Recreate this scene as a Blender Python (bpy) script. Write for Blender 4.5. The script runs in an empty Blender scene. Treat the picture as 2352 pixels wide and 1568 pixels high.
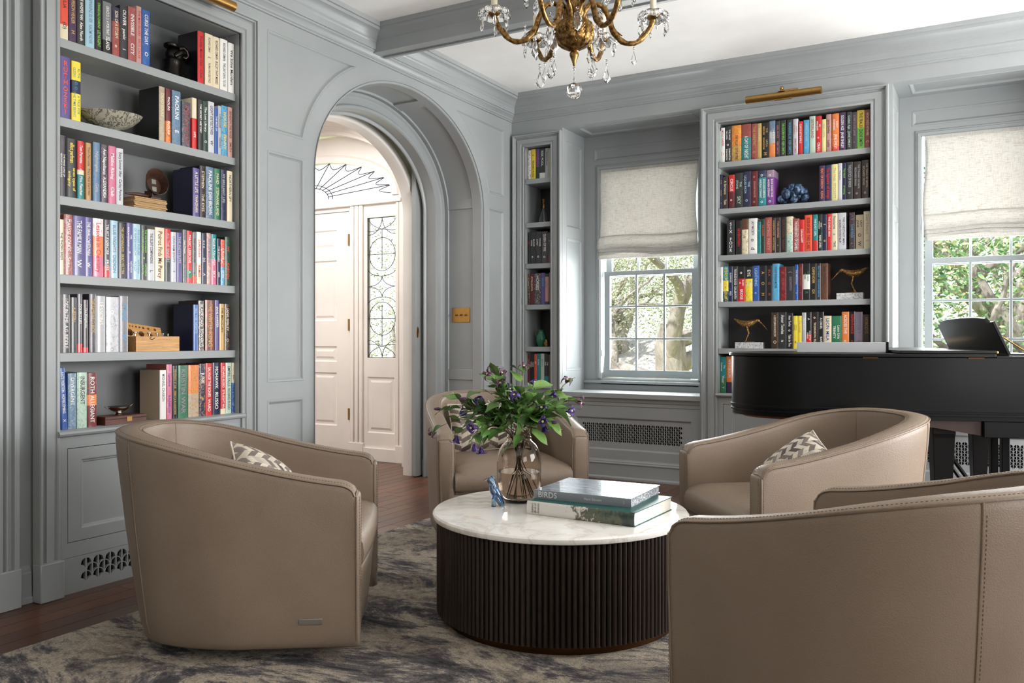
# Library sitting room: grey panelled walls, built-in bookcases, leather tub chairs, marble drum table, piano, chandelier
import bpy, bmesh, math, random
from mathutils import Matrix, Vector, noise
random.seed(7)
SC = bpy.context.scene
COL = SC.collection
PI = math.pi
R = math.radians

# ------------------------------------------------------------------ camera, world, sun, daylight, exposure
CAM_H = 1.14
YAW = math.atan(1106 / 1955)                      # the camera looks 29.5 degrees left of the +y axis
cam = bpy.data.cameras.new('camera')
cam.sensor_width = 36.0
cam.lens = 1955 / 2352 * 36.0
cam.shift_y = -9 / 2352
cam.clip_start = 0.05
camo = bpy.data.objects.new('camera', cam)
COL.objects.link(camo)
camo.location = (0, 0, CAM_H)
camo.rotation_euler = (PI / 2, 0, YAW)
SC.camera = camo

SC.view_settings.view_transform = 'Standard'
SC.view_settings.look = 'None'
SC.view_settings.gamma = 1.0
SC.view_settings.use_curve_mapping = False
SC.view_settings.exposure = 0.0
cy = SC.cycles
cy.max_bounces = 12
cy.diffuse_bounces = 5
cy.glossy_bounces = 4
cy.transmission_bounces = 10
cy.transparent_max_bounces = 16
cy.caustics_reflective = False
cy.caustics_refractive = False
cy.sample_clamp_indirect = 6.0

w = bpy.data.worlds.new('sky')
SC.world = w
w.use_nodes = True
wn = w.node_tree
bg = wn.nodes['Background']
sky = wn.nodes.new('ShaderNodeTexSky')
sky.sky_type = 'NISHITA'
sky.sun_disc = False
sky.sun_elevation = R(48)
sky.sun_rotation = R(200)
sky.air_density = 1.2
sky.dust_density = 3.0
mixw = wn.nodes.new('ShaderNodeMixRGB')
mixw.inputs[0].default_value = 0.75
mixw.inputs[2].default_value = (6.2, 6.4, 6.6, 1)
wn.links.new(sky.outputs[0], mixw.inputs[1])
wn.links.new(mixw.outputs[0], bg.inputs[0])
bg.inputs[1].default_value = 0.30

def light(kind, name, loc, rot, energy, size=1.0, size_y=None, color=(1, 1, 1), **kw):
    l = bpy.data.lights.new(name, kind)
    l.energy = energy
    l.color = color
    if kind == 'AREA':
        l.shape = 'RECTANGLE'
        l.size = size
        l.size_y = size_y or size
    for k, v in kw.items():
        setattr(l, k, v)
    o = bpy.data.objects.new(name, l)
    COL.objects.link(o)
    o.location = loc
    o.rotation_euler = rot
    return o

# the sun stands behind the house: it lights the garden and never enters the room
light('SUN', 'sun', (0, 0, 10), (R(42), 0, R(-25)), 9.0, color=(1.0, 0.97, 0.92), angle=R(1.5))
# daylight entering by the room's windows
light('AREA', 'daylight_window_near', (-2.53, 7.02, 1.72), (R(-102), 0, 0), 100, 0.86, 1.8, color=(0.97, 0.99, 1.0))
light('AREA', 'daylight_window_far', (0.0, 7.02, 1.72), (R(-102), 0, 0), 110, 0.9, 1.8, color=(0.97, 0.99, 1.0))
light('AREA', 'daylight_side_windows', (2.66, 4.75, 1.60), (R(112), 0, R(90)), 290, 2.5, 1.8, color=(1.0, 0.99, 0.975))
# behind the camera: side window light, and an unseen lamp added for the ceiling
light('AREA', 'daylight_side_windows_rear', (2.66, 0.7, 1.45), (R(100), 0, R(90)), 70, 1.8, 1.7, color=(1.0, 0.99, 0.975))
light('AREA', 'ceiling_fill_light', (-0.9, -1.2, 1.7), (R(180), 0, 0), 60, 0.5, 0.5, color=(1.0, 0.90, 0.80))  # added warm fill aimed upwards, no such lamp in view
# unseen lamp added overhead to brighten the entrance hall
light('AREA', 'hall_fill_light', (-5.4, 4.9, 3.05), (0, 0, 0), 58, 1.2, 1.2, color=(1.0, 0.975, 0.95))

# ------------------------------------------------------------------ calibrated camera: photo pixel -> world point on a plane
VX, VY = -math.sin(YAW), math.cos(YAW)
RX, RY = math.cos(YAW), math.sin(YAW)
def ray(px, py):
    u = (px - 1176) / 1955.0
    return VX + u * RX, VY + u * RY, (775 - py) / 1955.0
def at_x(px, py, x):
    d = ray(px, py); t = x / d[0]
    return Vector((x, t * d[1], CAM_H + t * d[2]))
def at_y(px, py, y):
    d = ray(px, py); t = y / d[1]
    return Vector((t * d[0], y, CAM_H + t * d[2]))
def at_z(px, py, z):
    d = ray(px, py); t = (z - CAM_H) / d[2]
    return Vector((t * d[0], t * d[1], z))
def at_d(px, py, dist):
    d = ray(px, py)
    return Vector((dist * d[0], dist * d[1], CAM_H + dist * d[2]))

# ------------------------------------------------------------------ materials
def srgb(r, g, b):
    f = lambda c: (c / 255) / 12.92 if c / 255 <= 0.04045 else ((c / 255 + 0.055) / 1.055) ** 2.4
    return (f(r), f(g), f(b), 1.0)

MATS = {}
def mat(name, col=(128, 128, 128), rough=0.5, metal=0.0, **kw):
    if name in MATS:
        return MATS[name]
    m = bpy.data.materials.new(name)
    m.use_nodes = True
    b = m.node_tree.nodes['Principled BSDF']
    b.inputs['Base Color'].default_value = srgb(*col)
    b.inputs['Roughness'].default_value = rough
    b.inputs['Metallic'].default_value = metal
    for k, v in kw.items():
        b.inputs[k.replace('_', ' ')].default_value = v
    MATS[name] = m
    return m

class NT:
    """short-hand for building node trees"""
    def __init__(s, m):
        s.m = m; s.t = m.node_tree; s.b = s.t.nodes['Principled BSDF']
    def n(s, typ, **kw):
        nd = s.t.nodes.new('ShaderNode' + typ)
        for k, v in kw.items():
            if hasattr(nd, k): setattr(nd, k, v)
            else: nd.inputs[k.replace('_', ' ')].default_value = v
        return nd
    def l(s, a, b):
        s.t.links.new(a, b)
    def co(s, kind='Object', scale=(1, 1, 1), rot=(0, 0, 0)):
        c = s.n('TexCoord'); mp = s.n('Mapping')
        mp.inputs['Scale'].default_value = scale
        mp.inputs['Rotation'].default_value = rot
        s.l(c.outputs[kind], mp.inputs[0])
        return mp.outputs[0]
    def noise(s, vec, scale=5, detail=4, rough=0.5, dist=0.0):
        nd = s.n('TexNoise', Scale=scale, Detail=detail, Roughness=rough, Distortion=dist)
        if vec: s.l(vec, nd.inputs['Vector'])
        return nd.outputs['Fac']
    def ramp(s, fac, stops, interp='LINEAR'):
        nd = s.n('ValToRGB'); cr = nd.color_ramp; cr.interpolation = interp
        while len(cr.elements) < len(stops): cr.elements.new(0.5)
        for e, (p, c) in zip(cr.elements, stops):
            e.position = p
            e.color = srgb(*c) if len(c) == 3 else c
        s.l(fac, nd.inputs[0])
        return nd.outputs[0]
    def mix(s, fac, a, b, mode='MIX'):
        nd = s.n('MixRGB', blend_type=mode)
        for i, v in enumerate((fac, a, b)):
            if hasattr(v, 'is_linked') or hasattr(v, 'links'): s.l(v, nd.inputs[i])
            elif isinstance(v, (int, float)): nd.inputs[i].default_value = v
            else: nd.inputs[i].default_value = srgb(*v) if len(v) == 3 else v
        return nd.outputs[0]
    def math(s, op, a, b=None, c=None):
        nd = s.n('Math', operation=op)
        for i, v in enumerate((a, b, c)):
            if v is None: continue
            if isinstance(v, (int, float)): nd.inputs[i].default_value = v
            else: s.l(v, nd.inputs[i])
        return nd.outputs[0]
    def bump(s, h, strength=0.3, dist=0.002):
        nd = s.n('Bump', Strength=strength, Distance=dist)
        s.l(h, nd.inputs['Height']); s.l(nd.outputs[0], s.b.inputs['Normal'])
        return nd
    def color(s, c): s.l(c, s.b.inputs['Base Color'])
    def rough(s, c): s.l(c, s.b.inputs['Roughness'])

def paint(name, col, rough=0.38):
    m = mat(name, col, rough)
    n = NT(m)
    f = n.noise(n.co(scale=(1, 1, 1)), 2.2, 3, 0.5)
    lo = tuple(int(c * 0.97) for c in col); hi = tuple(min(255, int(c * 1.02)) for c in col)
    n.color(n.ramp(f, [(0.3, lo), (0.7, hi)]))
    g = n.noise(n.co(scale=(1, 1, 1)), 160, 2, 0.5)
    n.bump(g, 0.06, 0.0006)
    return m
M_paint = paint('grey_paint', (154, 158, 159), 0.36)
M_back = paint('charcoal_paint_lit', (112, 113, 115), 0.45)  # same bookcase back paint, lightened for the window light on the left case
M_backr = paint('charcoal_paint_shaded', (62, 60, 61), 0.5)  # same back paint, darkened for the shade in the window-wall cases
M_white = paint('ceiling_white', (248, 247, 244), 0.7)
M_hall = paint('hall_white', (240, 234, 228), 0.35)
M_sash = paint('sash_paint', (166, 174, 176), 0.32)
M_void = mat('shade_black', (14, 14, 15), 0.9)  # near-black standing in for the shade in gaps and cavities

def brushed(name, col, rough=0.28, s=(4, 4, 90)):
    m = mat(name, col, rough, 1.0)
    n = NT(m)
    f = n.noise(n.co(scale=s), 12, 3, 0.6)
    n.rough(n.math('MULTIPLY_ADD', f, 0.25, rough - 0.1))
    n.color(n.ramp(f, [(0.25, tuple(int(c * .8) for c in col)), (0.75, col)]))
    return m
M_brass = brushed('aged_brass', (190, 148, 84), 0.3)
M_bronze = brushed('dark_bronze', (92, 62, 38), 0.4)
M_nickel = brushed('brushed_nickel', (196, 194, 190), 0.35)
M_silver = brushed('polished_silver', (214, 206, 200), 0.12)
def gilt():
    m = mat('gilt_bronze', (160, 122, 70), 0.36, 1.0)
    n = NT(m)
    f = n.noise(n.co(), 60, 4, 0.6)
    n.color(n.ramp(f, [(0.35, (78, 56, 32)), (0.55, (146, 112, 66)), (0.75, (198, 162, 108))]))
    n.bump(f, 0.6, 0.004)
    return m
M_gilt = gilt()
def birdgold():
    m = mat('hammered_gold', (182, 140, 84), 0.42, 0.75)
    n = NT(m)
    v = n.n('TexVoronoi', Scale=130.0); n.l(n.co(), v.inputs['Vector'])
    n.color(n.ramp(v.outputs['Distance'], [(0.1, (226, 186, 124)), (0.6, (140, 102, 56))]))
    n.bump(v.outputs['Distance'], 0.8, 0.003)
    return m
M_bird = birdgold()

def leather(name, a, b):
    m = mat(name, a, 0.42)
    n = NT(m)
    c = n.co(scale=(1, 1, 1))
    v = n.n('TexVoronoi', Scale=320.0, feature='SMOOTH_F1'); n.l(c, v.inputs['Vector'])
    big = n.noise(c, 5, 4, 0.55)
    n.color(n.ramp(big, [(0.3, a), (0.7, b)]))
    h = n.math('ADD', n.math('MULTIPLY', v.outputs['Distance'], 1.0), n.noise(c, 420, 2, 0.6))
    n.bump(h, 0.28, 0.002)
    n.rough(n.math('MULTIPLY_ADD', v.outputs['Distance'], 0.25, 0.34))
    return m
M_leather = leather('taupe_leather', (129, 112, 96), (137, 120, 104))
M_piping = leather('taupe_leather_piping', (118, 101, 85), (128, 111, 95))
M_stitch = mat('stitch_thread', (118, 103, 88), 0.8)

def floorwood():
    m = mat('walnut_floor', (90, 60, 44), 0.32)
    n = NT(m)
    c = n.co('Object', (1, 1, 1))
    oi = n.n('ObjectInfo')
    mp = n.n('Mapping', vector_type='POINT'); n.l(c, mp.inputs[0])
    add = n.n('VectorMath', operation='ADD'); n.l(c, add.inputs[0])
    sc = n.n('VectorMath', operation='SCALE'); sc.inputs[3].default_value = 37.0
    cb = n.n('CombineXYZ'); n.l(oi.outputs['Random'], cb.inputs[0]); n.l(oi.outputs['Random'], cb.inputs[1])
    n.l(cb.outputs[0], sc.inputs[0]); n.l(sc.outputs[0], add.inputs[1])
    st = n.n('VectorMath', operation='MULTIPLY'); n.l(add.outputs[0], st.inputs[0]); st.inputs[1].default_value = (22, 1.3, 1)
    f = n.noise(st.outputs[0], 1.6, 6, 0.62, 0.6)
    g = n.noise(st.outputs[0], 9, 3, 0.5)
    base = n.ramp(f, [(0.25, (70, 42, 28)), (0.5, (112, 72, 50)), (0.75, (150, 104, 76))])
    tint = n.ramp(oi.outputs['Random'], [(0.0, (170, 160, 156)), (1.0, (250, 240, 232))])
    n.color(n.mix(0.9, n.mix(0.35, base, n.ramp(g, [(0.4, (50, 31, 22)), (0.6, (120, 82, 58))])), tint, 'MULTIPLY'))
    n.rough(n.math('MULTIPLY_ADD', f, 0.2, 0.22))
    n.bump(g, 0.15, 0.001)
    return m
M_floor = floorwood()

def rugmat():
    m = mat('abstract_rug', (120, 110, 105), 0.95)
    n = NT(m)
    c = n.co('Object', (0.8, 1.5, 1.0), (0, 0, 0.42))
    big = n.noise(c, 1.9, 12, 0.78, 0.6)
    tone = n.ramp(big, [(0.38, (46, 43, 49)), (0.44, (96, 91, 95)), (0.485, (148, 141, 140)), (0.505, (214, 200, 180)), (0.55, (226, 212, 192)), (0.585, (160, 151, 146)), (0.65, (74, 69, 74))])
    c2 = n.co('Object', (0.8, 1.2, 1.0), (0, 0, 0.2))
    blue = n.ramp(n.noise(c2, 1.3, 7, 0.7, 0.8), [(0.52, (0, 0, 0)), (0.6, (255, 255, 255))])
    t2 = n.mix(n.math('MULTIPLY', blue, 0.4), tone, (92, 94, 118))
    warm = n.ramp(n.noise(c2, 2.4, 8, 0.75, 0.5), [(0.53, (0, 0, 0)), (0.60, (255, 255, 255))])
    t3 = n.mix(n.math('MULTIPLY', warm, 0.6), t2, (214, 196, 172))
    fine = n.noise(n.co(), 170, 3, 0.7)
    mid = n.noise(n.co(), 34, 5, 0.75)
    t4 = n.mix(0.75, t3, n.ramp(fine, [(0.25, (120, 118, 118)), (0.7, (255, 255, 255))]), 'MULTIPLY')
    t5 = n.mix(0.45, t4, n.ramp(mid, [(0.3, (120, 118, 118)), (0.6, (255, 255, 255))]), 'MULTIPLY')
    n.color(t5)
    n.bump(n.math('ADD', fine, mid), 0.9, 0.012)
    return m
M_rug = rugmat()

def marble(name, base, vein, scale=3.0, rough=0.12, amt=0.5):
    m = mat(name, base, rough)
    n = NT(m)
    c = n.co('Object')
    d = n.noise(c, scale, 5, 0.6, 0.4)
    w1 = n.math('ABSOLUTE', n.math('SUBTRACT', n.noise(c, scale * 1.1, 7, 0.62, 1.2), 0.5))
    v = n.ramp(w1, [(0.0, vein), (0.012, tuple((a * 2 + b) // 3 for a, b in zip(vein, base))), (0.04, base)])
    cl = n.ramp(d, [(0.35, tuple(int(x * .95) for x in base)), (0.65, base)])
    n.color(n.mix(amt, cl, v, 'MULTIPLY'))
    return m
M_marble = marble('white_marble', (253, 251, 247), (178, 166, 154), 3.0, 0.05, 0.34)
M_marble2 = marble('white_marble_block', (232, 232, 232), (120, 122, 126), 16, 0.3, 0.8)

def darkwood():
    m = mat('dark_fluted_oak', (52, 40, 33), 0.42)
    n = NT(m)
    oi = n.n('ObjectInfo')
    cb = n.n('CombineXYZ'); n.l(oi.outputs['Random'], cb.inputs[0]); n.l(oi.outputs['Random'], cb.inputs[1])
    sc = n.n('VectorMath', operation='SCALE'); sc.inputs[3].default_value = 50.0; n.l(cb.outputs[0], sc.inputs[0])
    add = n.n('VectorMath', operation='ADD'); n.l(n.co('Object', (60, 60, 3)), add.inputs[0]); n.l(sc.outputs[0], add.inputs[1])
    f = n.noise(add.outputs[0], 3.0, 5, 0.6)
    tint = n.ramp(oi.outputs['Random'], [(0, (180, 175, 170)), (1, (255, 250, 245))])
    n.color(n.mix(1.0, n.ramp(f, [(0.3, (34, 26, 22)), (0.7, (58, 46, 39))]), tint, 'MULTIPLY'))
    n.bump(f, 0.35, 0.001)
    return m
M_flute = darkwood()

M_piano = mat('piano_black', (5, 5, 6), 0.38, Coat_Weight=0.04, Coat_Roughness=0.12, Specular_IOR_Level=0.2)
M_pianowood = mat('piano_underside_wood', (150, 84, 44), 0.5)
M_pianod = mat('piano_dark_wood', (48, 26, 18), 0.45)
M_gloss = mat('box_sheen_grey', (176, 178, 180), 0.25)  # grey in place of the reflection along the black box

def woodmat(name, a, b, sc=(2, 30, 30), rough=0.45):
    m = mat(name, a, rough)
    n = NT(m)
    f = n.noise(n.co('Object', sc), 3, 6, 0.65, 0.8)
    n.color(n.ramp(f, [(0.3, a), (0.7, b)]))
    n.bump(f, 0.2, 0.001)
    return m
M_mahog = woodmat('mahogany', (58, 28, 20), (110, 58, 40), (30, 2, 30))
M_pine = woodmat('honey_wood', (176, 124, 70), (214, 166, 104), (30, 2.5, 30))
M_oldwood = woodmat('old_dark_wood', (44, 26, 18), (84, 52, 36), (8, 8, 30))
M_card = woodmat('card_edges', (150, 112, 74), (206, 172, 124), (2, 2, 220), 0.8)
M_iron = mat('dark_patina_bronze', (30, 26, 22), 0.3, 0.6)

def glassm(name, col, rough=0.0, ior=1.45, trans=1.0):
    m = mat(name, col, rough, 0.0)
    b = m.node_tree.nodes['Principled BSDF']
    b.inputs['Transmission Weight'].default_value = trans
    b.inputs['IOR'].default_value = ior
    return m
def glassv(name, col, density, ior=1.45):
    m = glassm(name, (255, 255, 255), 0.0, ior)
    va = m.node_tree.nodes.new('ShaderNodeVolumeAbsorption')
    va.inputs['Color'].default_value = srgb(*col)
    va.inputs['Density'].default_value = density
    m.node_tree.links.new(va.outputs[0], m.node_tree.nodes['Material Output'].inputs['Volume'])
    return m
M_crystal = glassm('lead_crystal', (255, 255, 255), 0.0, 1.6)
M_smoke = glassm('smoky_amber_glass', (236, 229, 222), 0.0, 1.3)
M_water = glassm('vase_water', (246, 240, 232), 0.0, 1.2)
M_blueg = glassm('blue_glass', (160, 196, 232), 0.02, 1.5)
M_bottle = glassm('clear_bottle_glass', (225, 228, 232), 0.02, 1.45)
def pane():
    # thin window glass: clear straight through, mirror-like at grazing angles
    m = bpy.data.materials.new('window_glass'); m.use_nodes = True
    t = m.node_tree; t.nodes.clear()
    o = t.nodes.new('ShaderNodeOutputMaterial'); mx = t.nodes.new('ShaderNodeMixShader')
    tr = t.nodes.new('ShaderNodeBsdfTransparent'); gl = t.nodes.new('ShaderNodeBsdfGlossy'); fr = t.nodes.new('ShaderNodeFresnel')
    gl.inputs['Roughness'].default_value = 0.02; fr.inputs[0].default_value = 1.35
    tr.inputs[0].default_value = (0.97, 0.98, 0.98, 1)
    t.links.new(fr.outputs[0], mx.inputs[0]); t.links.new(tr.outputs[0], mx.inputs[1]); t.links.new(gl.outputs[0], mx.inputs[2]); t.links.new(mx.outputs[0], o.inputs[0])
    return m
M_pane = pane()
M_lead = mat('lead_came', (70, 66, 70), 0.5, 0.5)

def linen():
    m = bpy.data.materials.new('linen_shade'); m.use_nodes = True
    n = NT(m)
    c = n.co('Object', (1, 1, 1))
    hs = n.noise(n.co('Object', (6, 6, 120)), 3.0, 5, 0.7, 0.3)
    vs = n.noise(n.co('Object', (160, 160, 5)), 3.0, 4, 0.7)
    a = n.ramp(hs, [(0.38, (160, 152, 142)), (0.46, (222, 219, 212)), (0.7, (240, 239, 235))])
    bcol = n.ramp(vs, [(0.3, (168, 162, 153)), (0.65, (240, 238, 233))])
    colr = n.mix(0.45, a, bcol)
    n.color(colr)
    n.b.inputs['Roughness'].default_value = 0.9
    n.bump(n.math('ADD', hs, vs), 0.5, 0.003)
    tl = n.n('BsdfTranslucent'); n.l(colr, tl.inputs[0])
    mx = n.n('MixShader'); mx.inputs[0].default_value = 0.22
    n.l(n.b.outputs[0], mx.inputs[1]); n.l(tl.outputs[0], mx.inputs[2])
    n.l(mx.outputs[0], m.node_tree.nodes['Material Output'].inputs[0])
    return m
M_linen = linen()

def chevron():
    m = mat('chevron_fabric', (200, 190, 175), 0.85)
    n = NT(m)
    uv = n.n('UVMap'); sp = n.n('SeparateXYZ'); n.l(uv.outputs[0], sp.inputs[0])
    u = n.math('MULTIPLY', sp.outputs[0], 9.0)
    tri = n.math('PINGPONG', u, 1.0)
    v = n.math('ADD', n.math('MULTIPLY', sp.outputs[1], 11.0), n.math('MULTIPLY', tri, 0.9))
    col_i = n.math('FLOOR', u)
    sh = n.math('MULTIPLY', n.math('MODULO', col_i, 2.0), 0.5)
    row = n.math('FLOOR', n.math('ADD', v, sh))
    cb = n.n('CombineXYZ'); n.l(col_i, cb.inputs[0]); n.l(row, cb.inputs[1])
    wn_ = n.n('TexWhiteNoise'); n.l(cb.outputs[0], wn_.inputs['Vector'])
    alt = n.math('MODULO', n.math('ADD', row, 100.0), 2.0)
    key = n.math('ADD', n.math('MULTIPLY', alt, 0.55), n.math('MULTIPLY', wn_.outputs['Value'], 0.42))
    base = n.ramp(key, [(0.0, (226, 216, 198)), (0.25, (210, 200, 186)), (0.42, (196, 188, 180)), (0.56, (128, 116, 108)), (0.78, (92, 82, 78)), (0.9, (150, 140, 134))], 'CONSTANT')
    mp = n.n('Mapping'); mp.inputs['Scale'].default_value = (160, 5, 1); n.l(uv.outputs[0], mp.inputs[0])
    f = n.noise(mp.outputs[0], 1.5, 3, 0.6)
    n.color(n.mix(0.7, base, n.ramp(f, [(0.35, (150, 146, 142)), (0.6, (255, 255, 255))]), 'MULTIPLY'))
    n.bump(f, 0.4, 0.002)
    return m
M_chev = chevron()

def leafm():
    m = mat('clematis_leaf', (66, 110, 52), 0.36)
    n = NT(m)
    oi = n.n('ObjectInfo')
    f = n.noise(n.co(), 30, 3, 0.5)
    a = n.ramp(oi.outputs['Random'], [(0, (58, 98, 44)), (0.5, (84, 128, 58)), (1, (128, 160, 84))])
    sp_ = n.n('SeparateXYZ'); n.l(n.co(), sp_.inputs[0])
    wd_ = n.math('MULTIPLY_ADD', n.math('SINE', n.math('MULTIPLY', sp_.outputs[0], 3.14159)), .30, .02)
    q = n.math('DIVIDE', n.math('ABSOLUTE', sp_.outputs[1]), wd_)
    vein = n.ramp(n.math('PINGPONG', q, .28), [(0.0, (255, 255, 255)), (0.035, (0, 0, 0))])
    n.color(n.mix(n.math('MULTIPLY', vein, .35), n.mix(0.4, a, n.ramp(f, [(0.3, (50, 84, 38)), (0.7, (120, 156, 84))])), (170, 190, 130)))
    n.bump(vein, -0.4, 0.01)
    n.b.inputs['Subsurface Weight'].default_value = 0.0
    return m
M_leaf = leafm()
M_stem = mat('flower_stem', (92, 70, 42), 0.6)
M_petal = mat('purple_petal', (68, 44, 116), 0.5)
M_petal2 = mat('mauve_petal', (98, 56, 90), 0.5)
M_cream = mat('flower_cream', (214, 206, 150), 0.6)

def bark():
    m = mat('tree_bark', (170, 156, 142), 0.9)
    n = NT(m)
    f = n.noise(n.co('Object', (1, 1, .35)), 5, 7, 0.7, 0.6)
    n.color(n.ramp(f, [(0.3, (96, 90, 84)), (0.55, (150, 143, 136)), (0.75, (196, 190, 182))]))
    n.bump(f, 0.8, 0.03)
    return m
M_bark = bark()
def foliage(name, cs):
    m = mat(name, cs[0], 0.5)
    n = NT(m)
    f = n.noise(n.co(), 9, 2, 0.8)
    n.color(n.ramp(f, [(0.3, cs[0]), (0.5, cs[1]), (0.68, cs[2])]))
    return m
M_fol = foliage('oak_foliage', [(96, 108, 84), (146, 158, 122), (202, 204, 172)])
M_mag = foliage('magnolia_foliage', [(60, 108, 72), (124, 164, 112), (214, 206, 150)])
M_lawn = foliage('lawn_grass', [(150, 160, 100), (178, 184, 124), (205, 200, 150)])
M_shingle = foliage('roof_shingle', [(150, 150, 152), (176, 174, 172), (196, 192, 186)])
M_brickp = foliage('neighbour_wall', [(206, 200, 190), (216, 210, 200), (222, 216, 206)])

def bookm():
    m = mat('book_jacket', (128, 128, 128), 0.3)
    n = NT(m)
    at = n.n('Attribute', attribute_name='jacket')
    oi = n.n('ObjectInfo')
    cb = n.n('CombineXYZ'); n.l(oi.outputs['Random'], cb.inputs[0]); n.l(oi.outputs['Random'], cb.inputs[2])
    sc = n.n('VectorMath', operation='SCALE'); sc.inputs[3].default_value = 40.0; n.l(cb.outputs[0], sc.inputs[0])
    add = n.n('VectorMath', operation='ADD'); n.l(n.co('Object', (40, 40, 40)), add.inputs[0]); n.l(sc.outputs[0], add.inputs[1])
    f = n.noise(add.outputs[0], 1.3, 4, 0.7, 1.5)
    msk = n.ramp(f, [(0.5, (0, 0, 0)), (0.62, (255, 255, 255))])
    acc = n.n('Attribute', attribute_name='accent')
    n.color(n.mix(n.math('MULTIPLY', msk, acc.outputs['Alpha']), at.outputs['Color'], acc.outputs['Color']))
    n.b.inputs['Coat Weight'].default_value = 0.35
    n.b.inputs['Coat Roughness'].default_value = 0.12
    return m
M_book = bookm()
M_page = woodmat('book_pages', (206, 196, 174), (232, 224, 206), (200, 200, 4), 0.9)
def sol(rgb, rough=0.5):
    k = 'print_%02x%02x%02x' % tuple(rgb)
    return mat(k, rgb, rough)
# ------------------------------------------------------------------ mesh helpers
class MB:
    def __init__(s):
        s.v = []; s.f = []; s.mi = []; s.uv = None
    def add(s, vs, fs, mi=0):
        o = len(s.v)
        s.v += [tuple(p) for p in vs]
        for f in fs:
            s.f.append(tuple(i + o for i in f)); s.mi.append(mi)
        return s
    def box(s, x0, x1, y0, y1, z0, z1, mi=0):
        return s.add([(x0, y0, z0), (x1, y0, z0), (x1, y1, z0), (x0, y1, z0), (x0, y0, z1), (x1, y0, z1), (x1, y1, z1), (x0, y1, z1)],
                     [(0, 3, 2, 1), (4, 5, 6, 7), (0, 1, 5, 4), (1, 2, 6, 5), (2, 3, 7, 6), (3, 0, 4, 7)], mi)
    def prism(s, poly, z0, z1, M=None, mi=0):
        n = len(poly)
        vs = [Vector((p[0], p[1], z0)) for p in poly] + [Vector((p[0], p[1], z1)) for p in poly]
        if M: vs = [M @ v for v in vs]
        fs = [tuple(range(n))[::-1], tuple(range(n, 2 * n))] + [(i, (i + 1) % n, n + (i + 1) % n, n + i) for i in range(n)]
        return s.add(vs, fs, mi)
    def lathe(s, prof, seg=24, c=(0, 0, 0), M=None, mi=0, fn=None):
        vs = []; fs = []; n = len(prof)
        for i in range(seg):
            a = 2 * PI * i / seg
            for r, z in prof:
                rr = r * (fn(a, z) if fn else 1)
                v = Vector((rr * math.cos(a), rr * math.sin(a), z))
                if M: v = M @ v
                vs.append(v + Vector(c))
        for i in range(seg):
            j = (i + 1) % seg
            for k in range(n - 1):
                fs.append((i * n + k, j * n + k, j * n + k + 1, i * n + k + 1))
        if prof[0][0] > 1e-5: fs.append(tuple(i * n for i in range(seg))[::-1])
        if prof[-1][0] > 1e-5: fs.append(tuple(i * n + n - 1 for i in range(seg)))
        return s.add(vs, fs, mi)
    def tube(s, pts, r, seg=6, cap=True, closed=False, flat=1.0, mi=0):
        pts = [Vector(p) for p in pts]; n = len(pts)
        rs = r if isinstance(r, (list, tuple)) else [r] * n
        vs = []; up = None
        for i in range(n):
            if closed: t = pts[(i + 1) % n] - pts[i - 1]
            else: t = pts[min(i + 1, n - 1)] - pts[max(i - 1, 0)]
            if t.length < 1e-9: t = Vector((0, 0, 1))
            t.normalize()
            if up is None:
                up = Vector((0, 0, 1)) if abs(t.z) < 0.9 else Vector((1, 0, 0))
            a = t.cross(up)
            if a.length < 1e-6: a = t.orthogonal()
            a.normalize(); b = a.cross(t).normalized(); up = b
            for k in range(seg):
                an = 2 * PI * k / seg
                vs.append(pts[i] + a * (rs[i] * math.cos(an)) + b * (rs[i] * math.sin(an) * flat))
        fs = []
        m = n if closed else n - 1
        for i in range(m):
            j = (i + 1) % n
            for k in range(seg):
                l = (k + 1) % seg
                fs.append((i * seg + k, i * seg + l, j * seg + l, j * seg + k))
        if cap and not closed:
            fs.append(tuple(range(seg))[::-1]); fs.append(tuple(range((n - 1) * seg, n * seg)))
        return s.add(vs, fs, mi)
    def ball(s, c, r, seg=12, rings=8, mi=0):
        rr = r if isinstance(r, (tuple, list)) else (r, r, r)
        prof = [(math.sin(PI * i / rings), -math.cos(PI * i / rings)) for i in range(rings + 1)]
        prof[0] = (0, -1); prof[-1] = (0, 1)
        M = Matrix.Diagonal((rr[0], rr[1], rr[2], 1))
        return s.lathe(prof, seg, c, M, mi)
    def ribbon(s, path, prof, M=None, closed=False, mi=0):
        """mitred sweep of profile (offset to the path's left, height) along a flat path"""
        n = len(path); P = [Vector((p[0], p[1])) for p in path]; vs = []
        k = len(prof)
        for i in range(n):
            if closed or 0 < i < n - 1:
                a = (P[i] - P[i - 1]).normalized(); b = (P[(i + 1) % n] - P[i]).normalized()
                na = Vector((-a.y, a.x)); nb = Vector((-b.y, b.x))
                m = (na + nb); m = m / max(m.dot(na), 0.2)
            elif i == 0:
                b = (P[1] - P[0]).normalized(); m = Vector((-b.y, b.x))
            else:
                a = (P[i] - P[i - 1]).normalized(); m = Vector((-a.y, a.x))
            for d, h in prof:
                v = Vector((P[i].x + m.x * d, P[i].y + m.y * d, h))
                vs.append(M @ v if M else v)
        fs = []
        for i in range(n if closed else n - 1):
            j = (i + 1) % n
            for q in range(k - 1):
                fs.append((i * k + q, j * k + q, j * k + q + 1, i * k + q + 1))
        return s.add(vs, fs, mi)
    def xf(s, M):
        s.v = [tuple(M @ Vector(p)) for p in s.v]; return s
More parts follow.
